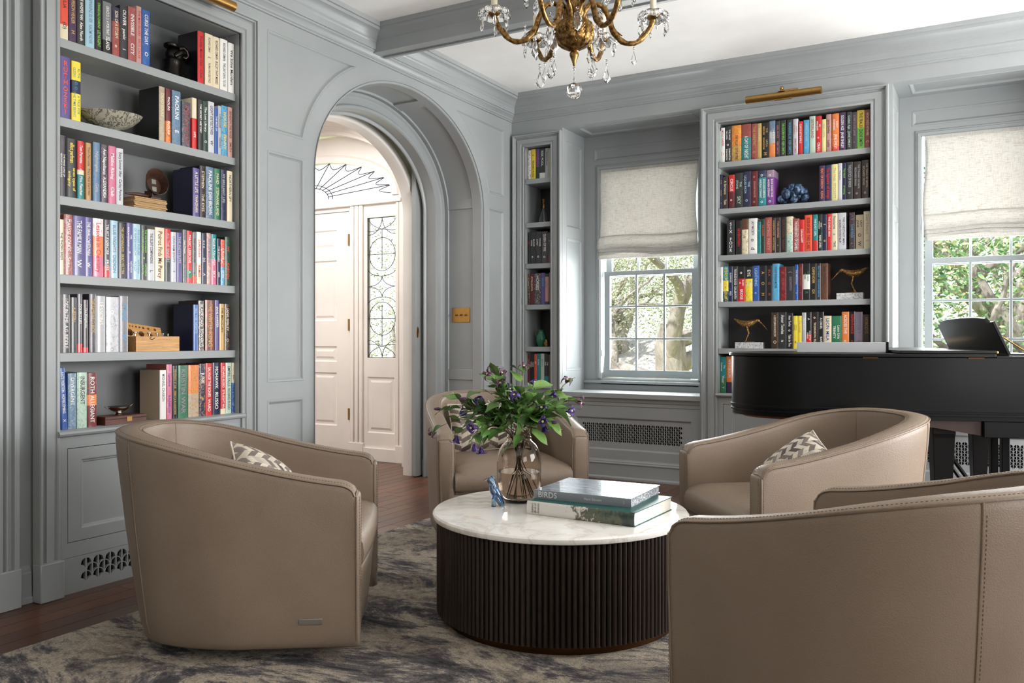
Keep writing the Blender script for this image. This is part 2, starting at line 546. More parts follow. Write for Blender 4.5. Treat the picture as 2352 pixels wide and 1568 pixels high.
    def build(s, name, m, parent=None, local=False, smooth=40, bevel=0, seg=2, sub=0, kind=None, recalc=True):
        me = bpy.data.meshes.new(name)
        me.from_pydata(s.v, [], s.f)
        ms = m if isinstance(m, (list, tuple)) else [m]
        for x in ms: me.materials.append(x)
        if len(ms) > 1:
            for p, i in zip(me.polygons, s.mi): p.material_index = i
        if recalc:
            b = bmesh.new(); b.from_mesh(me)
            bmesh.ops.recalc_face_normals(b, faces=b.faces)
            b.to_mesh(me); b.free()
        if smooth:
            for p in me.polygons: p.use_smooth = True
            me.set_sharp_from_angle(angle=R(smooth))
        me.update()
        return link(name, me, parent, local, bevel, seg, sub, kind)

def wmat(o):
    M = o.matrix_basis.copy()
    while o.parent:
        M = o.parent.matrix_basis @ o.matrix_parent_inverse @ M
        o = o.parent
    return M
def link(name, data, parent=None, local=False, bevel=0, seg=2, sub=0, kind=None):
    o = bpy.data.objects.new(name, data)
    COL.objects.link(o)
    if parent is not None:
        o.parent = parent
        if not local: o.matrix_parent_inverse = wmat(parent).inverted()
    if bevel:
        md = o.modifiers.new('bevel', 'BEVEL'); md.width = bevel; md.segments = seg; md.limit_method = 'ANGLE'; md.angle_limit = R(35)
        md.harden_normals = False
    if sub:
        md = o.modifiers.new('sub', 'SUBSURF'); md.levels = sub; md.render_levels = sub
    if kind: o['kind'] = kind
    return o
def tag(o, label=None, cat=None, group=None, kind=None):
    if label: o['label'] = label
    if cat: o['category'] = cat
    if group: o['group'] = group
    if kind: o['kind'] = kind
    return o
def thing(name, label, cat, loc=(0, 0, 0), rz=0, group=None):
    o = bpy.data.objects.new(name, None); COL.objects.link(o)
    o.location = loc; o.rotation_euler = (0, 0, rz); o.empty_display_size = 0.05
    return tag(o, label, cat, group)
def structure(name, loc=(0, 0, 0)):
    o = bpy.data.objects.new(name, None); COL.objects.link(o)
    o.location = loc; o['kind'] = 'structure'
    return o
def copy_tree(o, parent=None, every=None):
    c = o.copy(); COL.objects.link(c)
    if parent: c.parent = parent
    for ch in [x for x in (every or list(COL.objects)) if x.parent == o]:
        copy_tree(ch, c, every)
    return c

# frames map (along, up, out) to the world
def frame(kind, k):
    if kind == 'L':   # left wall, faces +x
        return Matrix(((0, 0, 1, k), (1, 0, 0, 0), (0, 1, 0, 0), (0, 0, 0, 1)))
    if kind == 'B':   # window wall, faces -y
        return Matrix(((1, 0, 0, 0), (0, 0, -1, k), (0, 1, 0, 0), (0, 0, 0, 1)))
    if kind == 'S-':  # faces -x
        return Matrix(((0, 0, -1, k), (-1, 0, 0, 0), (0, 1, 0, 0), (0, 0, 0, 1)))
    if kind == 'F':   # horizontal, faces +z
        return Matrix(((1, 0, 0, 0), (0, 1, 0, 0), (0, 0, 1, k), (0, 0, 0, 1)))
    if kind == 'D':   # horizontal, faces -z (along x, up = -y)
        return Matrix(((1, 0, 0, 0), (0, -1, 0, 0), (0, 0, -1, k), (0, 0, 0, 1)))

PEND = []
def plate(name, M, loops, n0, n1, m, parent=None, bevel=0.0, kind=None, bres=1):
    """flat board with cut-outs: loops[0] is the outline, the others are holes"""
    cu = bpy.data.curves.new(name, 'CURVE'); cu.dimensions = '2D'; cu.fill_mode = 'BOTH'
    cu.extrude = abs(n1 - n0) / 2 - bevel
    cu.bevel_depth = bevel; cu.bevel_resolution = bres; cu.offset = -bevel
    for lp in loops:
        sp = cu.splines.new('POLY'); sp.points.add(len(lp) - 1)
        for p, q in zip(sp.points, lp): p.co = (q[0], q[1], 0, 1)
        sp.use_cyclic_u = True
    co = bpy.data.objects.new(name + '_c', cu); COL.objects.link(co)
    o = link(name, bpy.data.meshes.new(name), parent, kind=kind)
    PEND.append((co, o, M @ Matrix.Translation((0, 0, (n0 + n1) / 2)), m, 35))
    return o
def text(s, M, size, maxlen, m, parent, name='title', bold=0.0, align='CENTER', shear=0.0, squeeze=True, spacing=1.0):
    cu = bpy.data.curves.new(name, 'FONT'); cu.body = s; cu.size = size; cu.align_x = align; cu.align_y = 'CENTER'
    cu.resolution_u = 3; cu.offset = bold * size; cu.shear = shear; cu.space_character = spacing
    co = bpy.data.objects.new(name + '_c', cu); COL.objects.link(co)
    o = link(name, bpy.data.meshes.new(name), parent)
    PEND.append((co, o, (M, maxlen), m, 0))
    return o
def flush():
    bpy.context.view_layer.update()
    dg = bpy.context.evaluated_depsgraph_get()
    for co, o, M, m, sm in PEND:
        me = bpy.data.meshes.new_from_object(co.evaluated_get(dg))
        if isinstance(M, tuple):
            M, maxlen = M
            xs = [v.co.x for v in me.vertices] or [0]
            L = max(xs) - min(xs)
            sx = min(1.0, maxlen / L) if L > 0 else 1
            me.transform(Matrix.Diagonal((sx, 1 if sx > .55 else max(.62, sx / .55), 1, 1)))
        me.transform(M)
        me.materials.clear(); me.materials.append(m)
        for p in me.polygons: p.material_index = 0
        if sm:
            for p in me.polygons: p.use_smooth = True
            me.set_sharp_from_angle(angle=R(sm))
        old = o.data; o.data = me; me.name = o.name
        bpy.data.meshes.remove(old)
    for co, o, M, m, sm in PEND:
        d = co.data
        bpy.data.objects.remove(co); bpy.data.curves.remove(d)
    PEND.clear()

def rect(u0, u1, v0, v1): return [(u0, v0), (u1, v0), (u1, v1), (u0, v1)]
def offs(loop, d):
    """inset a counter-clockwise loop by d"""
    n = len(loop); out = []
    P = [Vector(p) for p in loop]
    for i in range(n):
        a = (P[i] - P[i - 1]).normalized(); b = (P[(i + 1) % n] - P[i]).normalized()
        na = Vector((-a.y, a.x)); nb = Vector((-b.y, b.x)); m = na + nb; m = m / max(m.dot(na), 0.3)
        out.append((P[i].x + m.x * d, P[i].y + m.y * d))
    return out
STEP = [(0, 0.0), (0.004, 0.002), (0.012, 0.001), (0.02, -0.008), (0.026, -0.012)]
def panel(M, loop, parent, m=None, steps=None, name='panel'):
    """moulded recessed field that fills a hole of a wall plate"""
    mb = MB(); n = len(loop); rings = []
    for d, h in (steps or STEP):
        o = len(mb.v)
        mb.v += [tuple(M @ Vector((p[0], p[1], h))) for p in (offs(loop, d) if d else loop)]
        rings.append(o)
    for a, b in zip(rings, rings[1:]):
        for i in range(n):
            j = (i + 1) % n
            mb.f.append((a + i, a + j, b + j, b + i)); mb.mi.append(0)
    mb.f.append(tuple(rings[-1] + i for i in range(n))); mb.mi.append(0)
    return mb.build(name, m or M_paint, parent, smooth=0, recalc=False)
def ell(cy_, cz, a, b, t0, t1, n):
    return [(cy_ + a * math.cos(t0 + (t1 - t0) * i / n), cz + b * math.sin(t0 + (t1 - t0) * i / n)) for i in range(n + 1)]
# ------------------------------------------------------------------ floor, ceiling, walls
XL, YB, ZC = -3.59, 6.34, 3.18        # left wall, window wall, ceiling
X0, X1, Y0 = -3.63, 2.7, -3.5

fl = MB().box(-7.4, X1, Y0, 6.9, -0.06, -0.014).build('floor', M_void, smooth=0, kind='structure')
def planks():
    wd = 0.1; rnd = random.Random(3); cache = {}
    x = -7.0; i = 0
    while x < 2.6:
        inhall = x < -3.62
        y = (3.3 if inhall else -1.5) - rnd.random() * (0.5 if inhall else 0.9)
        yend = 6.2 if inhall else 6.36
        if -2.9 < x < 1.1: y = 4.6 - rnd.random() * 0.8
        while y < yend - 0.02:
            L = rnd.choice((1.4, 1.8, 2.2, 2.6))
            L2 = round(min(L, yend - y), 2)
            if yend - (y + L2) < 0.35: L2 = round(yend - y, 2)
            key = L2
            if key not in cache:
                b = MB()
                e = 0.0007
                b.add([(e, e, -0.012), (wd - e, e, -0.012), (wd - e, L2 - e, -0.012), (e, L2 - e, -0.012),
                       (e * 2, e * 2, 0), (wd - 2 * e, e * 2, 0), (wd - 2 * e, L2 - 2 * e, 0), (e * 2, L2 - 2 * e, 0)],
                      [(4, 5, 6, 7), (0, 1, 5, 4), (1, 2, 6, 5), (2, 3, 7, 6), (3, 0, 4, 7), (3, 2, 1, 0)])
                o = b.build('plank', M_floor, fl, smooth=0)
                cache[key] = o.data
            else:
                o = link('plank', cache[key], fl)
            o.location = (x, y, 0)
            y += L2; i += 1
        x += wd
    return i
planks()

ce = MB().box(-7.4, X1, Y0, 6.9, ZC, ZC + 0.08).build('ceiling', M_white, smooth=0, kind='structure')
def rail(x0, x1, y0, y1, z0, z1): return (x0, x1, y0, y1, z0, z1)

ACY, ASP, AA, AB = 4.887, 2.155, 0.971, 0.745     # arch centre, spring line, half width, rise
def arch_path(inset, n=40, z0=0.0):
    a, b = AA - inset, AB - inset
    return [(ACY - a, z0)] + ell(ACY, ASP, a, b, PI, 0, n) + [(ACY + a, z0)]

wl = structure('wall_left', (XL, 4.0, 0))
ML = frame('L', XL)
BY0, BY1, BZ1 = 2.27, 3.322, 2.83                 # bookcase opening
# panels of the left wall
EA, EB = 1.094, 0.871
a0 = math.acos((3.815 - ACY) / EA); a1 = math.acos((4.303 - ACY) / EA)
arcl = [(ACY + EA * math.cos(a0 + (a1 - a0) * i / 14), ASP + EB * math.sin(a0 + (a1 - a0) * i / 14)) for i in range(15)]
pA = [(3.524, 2.32), (3.815, 2.32)] + arcl[1:] + [(3.524, arcl[-1][1])]
pB = rect(3.524, 3.818, 0.883, 2.207)
pC = rect(3.524, 3.818, 0.20, 0.783)
mir = lambda L: [(2 * ACY - u, v) for u, v in L][::-1]
pD = mir(pA); pD = [(min(u, 6.215), v) for u, v in pD]
pE = rect(5.957, 6.215, 0.883, 2.207)
pF = rect(5.957, 6.215, 0.20, 0.783)
outl = [(BY1, 0)] + arch_path(0) + [(YB + 0.02, 0), (YB + 0.02, ZC), (BY1, ZC)]
pl = [pA, pB, pC, pD, pE, pF]
plate('wall_face', ML, [outl] + pl, -0.04, 0.0, M_paint, wl, bevel=0.0015)
for p in pl: panel(ML, p, wl)
MB().box(XL - 0.06, XL - 0.03, BY1, 3.9, 0, ZC).build('wall_backing', M_paint, wl)
MB().box(XL - 0.04, XL, BY0 - 0.09, BY1, BZ1, ZC).build('wall_over_bookcase', M_paint, wl)
MB().box(X0 - 0.06, X0, Y0, BY0 - 0.05, 0, ZC).build('wall_face', M_paint, wl)
MB().box(XL - 0.37, XL - 0.33, BY0 - 0.05, BY1 + 0.05, 0, ZC).build('wall_backing', M_paint, wl)
# far jamb of the arch and hall side of the wall
trimA = structure('trim_1', (XL, ACY, 0))
def sweep_arch(prof, name, m, par, n=48, rc=False):
    mb = MB(); k = len(prof); rows = []
    ts = [(0, None)] + [(1, PI - PI * i / n) for i in range(n + 1)] + [(2, None)]
    for kind_, t in ts:
        for x, ins in prof:
            if kind_ == 0: mb.v.append((x, ACY - AA + ins, 0))
            elif kind_ == 2: mb.v.append((x, ACY + AA - ins, 0))
            else: mb.v.append((x, ACY + (AA - ins) * math.cos(t), ASP + (AB - ins) * math.sin(t)))
    for i in range(len(ts) - 1):
        for q in range(k - 1):
            mb.f.append((i * k + q, (i + 1) * k + q, (i + 1) * k + q + 1, i * k + q + 1)); mb.mi.append(0)
    return mb.build(name, m, par, smooth=35, recalc=rc)
XJ = -3.96
sweep_arch([(-3.58, -0.012), (XJ - 0.02, -0.012)], 'jamb_field', M_paint, trimA)
def jstrip(x0, x1, name='jamb_stile'):
    e = 0.004
    sweep_arch([(x0, -0.012), (x0, -e), (x0 - e, 0.002), (x1 + e, 0.002), (x1, -e), (x1 - 0.008, -0.012)], name, M_paint, trimA)
jstrip(-3.592, -3.684); jstrip(-3.915, -3.965)
# cross rails of the jamb panelling: straight ones on both sides, curved ones overhead
for sgn in (-1, 1):
    for z0, z1 in ((0.0, 0.17), (0.795, 0.88), (2.19, 2.29)):
        yy = ACY + sgn * AA
        MB().box(-3.92, -3.68, min(yy + sgn * 0.013, yy - sgn * 0.0), max(yy + sgn * 0.013, yy), z0, z1).build('jamb_rail', M_paint, trimA, bevel=0.003)
for t0 in (R(70.5), R(103.5)):
    mb = MB(); vs = []
    for i in range(6):
        t = t0 + R(6) * i / 5
        for ins in (-0.013, 0.0):
            for x in (-3.68, -3.92):
                vs.append((x, ACY + (AA - ins) * math.cos(t), ASP + (AB - ins) * math.sin(t)))
    fs = [(0, 2, 3, 1), (20, 21, 23, 22)]
    for i in range(5):
        o = i * 4; fs += [(o + 2, o + 6, o + 7, o + 3), (o, o + 4, o + 6, o + 2), (o + 1, o + 3, o + 7, o + 5)]
    mb.add(vs, fs).build('jamb_rail', M_paint, trimA, smooth=0)
sweep_arch([(-3.955, 0.0), (-3.946, 0.008), (-3.946, 0.028), (-3.955, 0.034), (-3.962, 0.042), (-3.962, 0.088), (-3.950, 0.094), (-3.944, 0.102), (-3.944, 0.122), (-3.955, 0.130),
            (-4.045, 0.130), (-4.048, 0.142), (-4.056, 0.150), (-4.066, 0.150), (-4.074, 0.142), (-4.074, 0.12)], 'inner_casing', M_paint, trimA)
sweep_arch([(-4.07, -0.02), (-4.20, -0.02)], 'pocket_lining', M_paint, trimA)
sweep_arch([(-4.16, 0.10), (-4.16, 0.155), (-4.175, 0.162), (-4.26, 0.162), (-4.262, 0.10), (-4.27, 0.04), (-4.27, -0.3)], 'hall_casing', M_hall, trimA)
for sgn in (-1, 1):
    yy = ACY + sgn * (AA - 0.14)
    MB().box(-4.085, -3.935, min(yy, yy + sgn * 0.15), max(yy, yy + sgn * 0.15), 0, 0.14).build('plinth_block', M_paint, trimA, bevel=0.006)
# sliding door leaves resting in their pockets
for i, sgn in enumerate((1, -1)):
    d = structure('door_%d' % (i + 2), (-4.12, ACY + sgn * 0.85, 0))
    ya, yb_ = ACY + sgn * (AA - 0.205), ACY + sgn * (AA + 0.25)
    MB().box(-4.142, -4.098, min(ya, yb_), max(ya, yb_), 0.008, 2.60).build('door_leaf', M_paint, d, bevel=0.003)
    if sgn == 1:
        pz = 1.183
        MB().tube([Vector((-4.096, ya + 0.022 + 0.011 * math.cos(2 * PI * i2 / 20), pz + 0.042 * math.sin(2 * PI * i2 / 20))) for i2 in range(20)], 0.0035, 6, closed=True).build('flush_pull', M_brass, d)
        MB().lathe([(0, 0), (.010, 0), (.010, .0006), (0, .0006)], 20, M=Matrix.Translation((-4.0985, ya + .022, pz)) @ Matrix.Rotation(PI / 2, 4, 'Y') @ Matrix.Diagonal((3.9, 1, 1, 1))).build('pull_recess', M_bronze, d)

# picture of the brass switch plate on the jamb
sp = thing('switch_plate', 'square brass switch plate with three round dimmer knobs on the arch jamb', 'light switch', (-3.80, ACY + AA + 0.012, 1.325))
MB().box(-3.885, -3.715, ACY + AA + 0.006, ACY + AA + 0.013, 1.265, 1.385).build('plate', M_brass, sp, bevel=0.002)
for x in (-3.845, -3.80, -3.755):
    MB().lathe([(0.010, 0), (0.010, .004), (.006, .005), (.005, .016), (.0075, .018), (.0075, .024), (0, .025)], 14, M=Matrix.Translation((x, ACY + AA + 0.006, 1.325)) @ Matrix.Rotation(PI / 2, 4, 'X')).build('knob', M_brass, sp)

# crown mouldings and frieze (profile: distance from wall, height)
CROWN = [(0.0, 2.975), (0.010, 2.977), (0.012, 2.985), (0.020, 2.990), (0.022, 3.000), (0.034, 3.012), (0.048, 3.020), (0.050, 3.030), (0.060, 3.030), (0.060, 3.072),
         (0.066, 3.078), (0.066, 3.088), (0.074, 3.094), (0.084, 3.108), (0.104, 3.124), (0.128, 3.132), (0.130, 3.150), (0.140, 3.152), (0.142, 3.18)]
tc = structure('trim_2', (XL, 6.3, 3.0))
mb = MB()
path = [(XL, Y0), (XL, YB), (X1, YB)]
# offset to the right of the path: use negative distances
mb.ribbon(path, [(-d, z) for d, z in CROWN])
mb.build('crown_moulding', M_paint, tc, smooth=25, recalc=False)
bm_ = structure('trim_3', (-0.5, 4.5, 3.0))
YB0, YB1 = 4.43, 4.56
BP = [(0.0, 3.0125), (0.004, 3.0125), (0.004, 3.075), (0.006, 3.080), (0.006, 3.090), (0.016, 3.098), (0.030, 3.118), (0.050, 3.130), (0.054, 3.150), (0.064, 3.152), (0.066, 3.18)]
MB().box(XL + 0.02, X1, YB0, YB1, 3.012, ZC).build('ceiling_beam', M_paint, bm_, smooth=0)
MB().ribbon([(XL, YB0), (X1, YB0)], [(-d, z) for d, z in BP]).build('beam_moulding', M_paint, bm_, smooth=25, recalc=False)
MB().ribbon([(X1, YB1), (XL, YB1)], [(-d, z) for d, z in BP]).build('beam_moulding', M_paint, bm_, smooth=25, recalc=False)
MB().box(XL + 0.05, X1, YB0 + 0.085, YB1 - 0.02, 3.002, 3.0115).build('beam_fillet', M_paint, bm_, smooth=0)

# ------------------------------------------------------------------ window wall
wb = structure('wall_back', (-1.3, YB, 0))
MBk = frame('B', YB)
NI = [(-3.108, -1.945, 'a'), (-0.600, 0.563, 'b')]       # window niches
CASES = [(-3.464, -3.205), (-1.809, -0.738)]             # bookcase openings in this wall
ND = 0.444                                               # niche depth
def wbox(x0, x1, z0, z1, y0=YB, y1=YB + 0.04, name='wall_face', m=M_paint):
    return MB().box(x0, x1, y0, y1, z0, z1).build(name, m, wb, smooth=0)
wbox(XL, CASES[0][0], 0, ZC); wbox(CASES[0][1], NI[0][0], 0, ZC)
wbox(CASES[0][0], CASES[0][1], 2.76, ZC)
wbox(NI[0][1], CASES[1][0], 0, ZC); wbox(CASES[1][1], NI[1][0], 0, ZC); wbox(CASES[1][0], CASES[1][1], 2.76, ZC)
wbox(NI[1][1], X1, 0, ZC)
for a, b, _ in NI: wbox(a, b, 2.88, ZC)
# shell behind the bookcases
for a, b in CASES: wbox(a - 0.02, b + 0.02, 0, ZC, YB + 0.34, YB + 0.37)

SASH_Y = YB + ND
for wi, (na, nb, _) in enumerate(NI):
    w_ = structure('window_%d' % (wi + 1), ((na + nb) / 2, SASH_Y, 0.7))
    # panelled reveals
    MB().box(na - 0.05, na - 0.014, YB + 0.02, SASH_Y + 0.2, 0.6, 2.93).build('reveal_backing', M_paint, w_, smooth=0)
    MB().box(nb + 0.014, nb + 0.05, YB + 0.02, SASH_Y + 0.2, 0.6, 2.93).build('reveal_backing', M_paint, w_, smooth=0)
    ra = rect(YB + 0.08, SASH_Y - 0.06, 0.86, 1.98); rb = rect(YB + 0.08, SASH_Y - 0.06, 2.06, 2.78)
    for k, fm in ((na, frame('L', na)), (nb, None)):
        if fm is None:
            fm = frame('S-', nb)
            la, lb = rect(-(SASH_Y - 0.06), -(YB + 0.08), 0.86, 1.98), rect(-(SASH_Y - 0.06), -(YB + 0.08), 2.06, 2.78)
            ol = rect(-SASH_Y, -YB - 0.0405, 0.68, 2.9)
        else:
            la, lb = ra, rb; ol = rect(YB + 0.0405, SASH_Y, 0.68, 2.9)
        plate('reveal', fm, [ol, la, lb], -0.014, 0.0, M_paint, w_, bevel=0.001)
        for q in (la, lb): panel(fm, q, w_)
    # panelled soffit
    fd = frame('D', 2.88)
    so = rect(na, nb, -SASH_Y, -YB - .0405); sp_ = rect(na + 0.09, nb - 0.09, -SASH_Y + 0.07, -YB - 0.10)
    plate('soffit', fd, [so, sp_], -0.014, 0.0, M_paint, w_, bevel=0.001); panel(fd, sp_, w_)
    MB().box(na, nb, YB + 0.02, SASH_Y + 0.15, 2.895, 2.93).build('soffit_backing', M_paint, w_, smooth=0)
    # wall around the sash, with the long panel above it
    wa, wbb = na + 0.145, nb - 0.145            # window opening
    zt_, zb_ = 2.59, 0.775
    fb = frame('B', SASH_Y)
    hp = rect(na + 0.085, nb - 0.085, 2.665, 2.775)
    plate('window_surround', fb, [rect(na, nb, 0.66, 2.9), rect(wa, wbb, zb_, zt_), hp], -0.05, 0.0, M_paint, w_, bevel=0.002)
    panel(fb, hp, w_)
    MB().ribbon([(wa, 0.79), (wa, zt_), (wbb, zt_), (wbb, 0.79)], [(-0.0, 0.0), (0.0, 0.012), (0.012, 0.016), (0.02, 0.016), (0.024, 0.010), (0.034, 0.008), (0.04, 0.0)],
                fb).build('window_casing', M_paint, w_, smooth=25, recalc=False)
    # jamb liner
    for xa, xb in ((wa - 0.01, wa + 0.006), (wbb - 0.006, wbb + 0.01)):
        MB().box(xa, xb, SASH_Y, SASH_Y + 0.17, zb_, zt_).build('jamb_liner', M_sash, w_, smooth=0)
    MB().box(wa, wbb, SASH_Y, SASH_Y + 0.17, zt_ - 0.004, zt_ + 0.02).build('jamb_liner', M_sash, w_, smooth=0)
    # stool and apron, seat board
    MB().box(na, nb, SASH_Y - 0.035, SASH_Y + 0.03, 0.748, 0.772).build('window_stool', M_paint, w_, bevel=0.006, seg=3)
    MB().box(wa, wbb, SASH_Y + 0.0, SASH_Y + 0.17, 0.735, 0.790).build('window_sill', M_sash, w_, bevel=0.003)
    # sashes: three panes across
    x0, x1 = wa + 0.02, wbb - 0.02
    def sash(z0, z1, y, rows, cols=3, st=0.052, top=0.04, bot=0.06):
        fs_ = frame('B', y)
        gx0, gx1, gz0, gz1 = x0 + st, x1 - st, z0 + bot, z1 - top
        mw = 0.017
        cw = (gx1 - gx0 - mw * (cols - 1)) / cols; ch = (gz1 - gz0 - mw * (rows - 1)) / rows
        s_ = plate('sash', fs_, [rect(x0, x1, z0, z1), rect(gx0, gx1, gz0, gz1)], -0.035, 0.0, M_sash, w_, bevel=0.002)
        for c in range(1, cols):
            xx = gx0 + c * cw + (c - 1) * mw
            MB().box(xx, xx + mw, y + 0.004, y + 0.03, gz0, gz1).build('muntin', M_sash, s_, bevel=0.003)
        for r_ in range(1, rows):
            zz = gz0 + r_ * ch + (r_ - 1) * mw
            MB().box(gx0, gx1, y + 0.006, y + 0.028, zz, zz + mw).build('muntin', M_sash, s_, bevel=0.003)
        for c in range(cols):
            for r_ in range(rows):
                xx = gx0 + c * (cw + mw); zz = gz0 + r_ * (ch + mw)
                MB().add([(xx, y + 0.018, zz), (xx + cw, y + 0.018, zz), (xx + cw, y + 0.018, zz + ch), (xx, y + 0.018, zz + ch)], [(0, 1, 2, 3)]).build('pane', M_pane, s_, smooth=0, recalc=False)
    sash(0.800, 1.712, SASH_Y + 0.045, 3, top=0.040, bot=0.062)
    sash(1.665, 2.575, SASH_Y + 0.090, 3, top=0.05, bot=0.042)
    if wi == 0:
        MB().box(wa + 0.001, wa + 0.012, SASH_Y + 0.012, SASH_Y + 0.03, 0.98, 1.03).build('sash_catch', M_sash, w_, bevel=0.002)

# outside face of the house around the windows, rear and side walls
ow = structure('wall_outer', (0, 6.95, 0))
plate('outer_face', frame('B', 6.93), [rect(-7.3, X1, -0.3, 3.4)] + [rect(a + 0.13, b - 0.13, 0.76, 2.62) for a, b, _ in NI] + [rect(-7.1, -4.4, -0.2, 3.0)], -0.05, 0.0, M_brickp, ow)
wr = structure('wall_right', (X1, 2, 0))
plate('wall_face', frame('S-', X1), [rect(-6.95, -Y0, 0, ZC), rect(-6.0, -3.5, 0.7, 2.6), rect(-1.6, 0.2, 0.6, 2.4)], -0.05, 0, M_paint, wr)
wre = structure('wall_rear', (0, Y0, 0))
MB().box(X0, X1, Y0 - 0.05, Y0, 0, ZC).build('wall_face', M_paint, wre, smooth=0)

# ------------------------------------------------------------------ entrance hall behind the arch
HY = 6.223
wh = structure('wall_hall', (-5.7, HY, 0))
fh = frame('B', HY)
FCX, FCZ, FA, FB = -5.76, 2.462, 0.985, 0.352
fan = ell(FCX, FCZ, FA, FB, 0, PI, 36)
doorh = rect(-6.24, -5.283, 0.0, 2.332)
slp = rect(-5.069, -4.741, 0.952, 2.25); slq = rect(-6.78, -6.45, 0.952, 2.25)
lp = rect(-5.064, -4.752, 0.26, 0.775)
outh = [(-7.3, 0.001), (-6.24, 0.001), (-6.24, 2.332), (-5.283, 2.332), (-5.283, 0.001), (-4.25, 0.001), (-4.25, 3.05), (-7.3, 3.05)]
plate('hall_face', fh, [outh, slp, slq, fan, lp], -0.05, 0.0, M_hall, wh, bevel=0.002)
panel(fh, lp, wh, M_hall, [(0, 0), (.004, -.004), (.01, -.008), (.03, -.008), (.05, 0.0)])
MB().box(-7.3, -7.25, 3.2, HY, 0, ZC).build('hall_side', M_hall, wh, smooth=0)
MB().box(-7.3, -3.97, 3.2, 3.25, 0, ZC).build('hall_rear', M_hall, wh, smooth=0)
# arched vestibule in front of the fanlight
AV = [(-7.3, 0.0), (-6.98, 0.0), (-6.98, FCZ)] + ell(FCX, FCZ, 1.22, 0.60, PI, 0, 30) + [(-4.54, 0.0), (-4.25, 0.0), (-4.25, 3.17), (-7.3, 3.17)]
plate('vestibule_arch', frame('B', 6.05), [AV], -0.12, 0.0, M_hall, wh, bevel=0.003)
for k_, (da, yy) in enumerate(((0.03, 6.05), (0.065, 6.05))):
    pth = [(-4.54 + da, 0)] + [(x, z) for x, z in ell(FCX, FCZ, 1.22 + da, 0.60 + da, 0, PI, 30)]
    MB().tube([(x, yy, z) for x, z in pth], 0.008, 6).build('arch_bead', M_hall, wh)
MB().ribbon([(FCX + FA + .0, FCZ - .02)] + ell(FCX, FCZ, FA, FB, 0, PI, 36), [(0, 0), (0, .014), (-.02, .018), (-.04, .012), (-.06, .014), (-.08, .0)], fh).build('fanlight_casing', M_hall, wh, smooth=25, recalc=False)
MB().box(-6.9, -4.66, HY - 0.03, HY, 2.372, 2.41).build('transom', M_hall, wh, bevel=0.006)
for xa, xb in ((-5.255, -5.215), (-5.205, -5.16), (-5.15, -5.11), (-4.722, -4.69), (-4.685, -4.635)):
    MB().box(xa, xb, HY - 0.022, HY, 0.15, 2.37).build('pilaster', M_hall, wh, bevel=0.006)
MB().box(-4.725, -4.63, HY - 0.028, HY, 0, 0.16).build('plinth_block', M_hall, wh, bevel=0.003)
MB().box(-5.27, -5.10, HY - 0.028, HY, 0, 0.16).build('plinth_block', M_hall, wh, bevel=0.003)
MB().box(-5.10, -4.725, HY - 0.02, HY, 0, 0.12).build('hall_baseboard', M_hall, wh, bevel=0.003)
# leaded sidelight and fanlight
def lead(pts, r=0.0035): return (pts, r)
def leaded(xa, xb, z0, z1, name):
    g = MB().add([(xa, HY + .02, z0), (xb, HY + .02, z0), (xb, HY + .02, z1), (xa, HY + .02, z1)], [(0, 1, 2, 3)]).build(name, M_pane, wh, smooth=0, recalc=False)
    mb = MB(); y = HY + 0.016; cx = (xa + xb) / 2; W = xb - xa; H = z1 - z0
    L_ = lambda pts: mb.tube([(p[0], y, p[1]) for p in pts], 0.0032, 5)
    L_([(xa + .004, z0), (xa + .004, z1)]); L_([(xb - .004, z0), (xb - .004, z1)]); L_([(xa, z0 + .004), (xb, z0 + .004)]); L_([(xa, z1 - .004), (xb, z1 - .004)])
    r = W * 0.46; zc_ = z1 - H * 0.4925
    cs = [z1 - H * 0.205, z1 - H * 0.205 - H * 0.50]
    for i, c in enumerate((z1 - H * 0.263, z1 - H * 0.721)):
        L_([(cx + r * math.cos(a * PI / 12), c + r * 1.02 * math.sin(a * PI / 12)) for a in range(25)])
        L_([(xa, c), (xb, c)])
    L_([(cx, z1 - H * 0.085), (cx, zc_ + H * .13)]); L_([(cx, zc_ - H * .13), (cx, z0 + H * 0.085)])
    # pointed arcs at both ends and a cusped lozenge in the middle
    for zt, sg in ((z1, -1), (z0, 1)):
        for sx in (-1, 1):
            L_([(cx + sx * W * .5 - sx * W * .5 * math.sin(a * PI / 20), zt + sg * H * .125 * math.cos(a * PI / 20)) for a in range(11)])
            L_([(cx + sx * W * .5 - sx * W * .98 * math.sin(a * PI / 20) * (1 if a < 11 else 1), zt + sg * H * .098 * math.cos(a * PI / 20)) for a in range(11)])
    zc = z1 - H * 0.4925
    for sx in (-1, 1):
        for sz in (-1, 1):
            L_([(cx + sx * W * .5 * (1 - math.cos(a * PI / 16)), zc + sz * H * .075 * (1 - math.sin(a * PI / 16))) for a in range(9)])
            L_([(cx + sx * W * .5 * math.sin(a * PI / 16), zc + sz * H * (.075 + .055 * (1 - math.cos(a * PI / 16)))) for a in range(9)])
    mb.build('lead_came', M_lead, g, kind='stuff')
leaded(-5.069, -4.741, 0.952, 2.25, 'sidelight')
leaded(-6.78, -6.45, 0.952, 2.25, 'sidelight')
g = MB(); n = len(fan)
g.v = [(x, HY + .02, z) for x, z in fan]; g.f = [tuple(range(n))]; g.mi = [0]
g = g.build('fanlight', M_pane, wh, smooth=0, recalc=False)
mb = MB()
for rr in (0.17, 0.21): mb.tube([(FCX + rr * 1.25 * math.cos(a * PI / 20), HY + .016, FCZ + rr * 0.72 * math.sin(a * PI / 20)) for a in range(21)], 0.004, 5)
ang = [PI * i / 14 for i in range(15)]
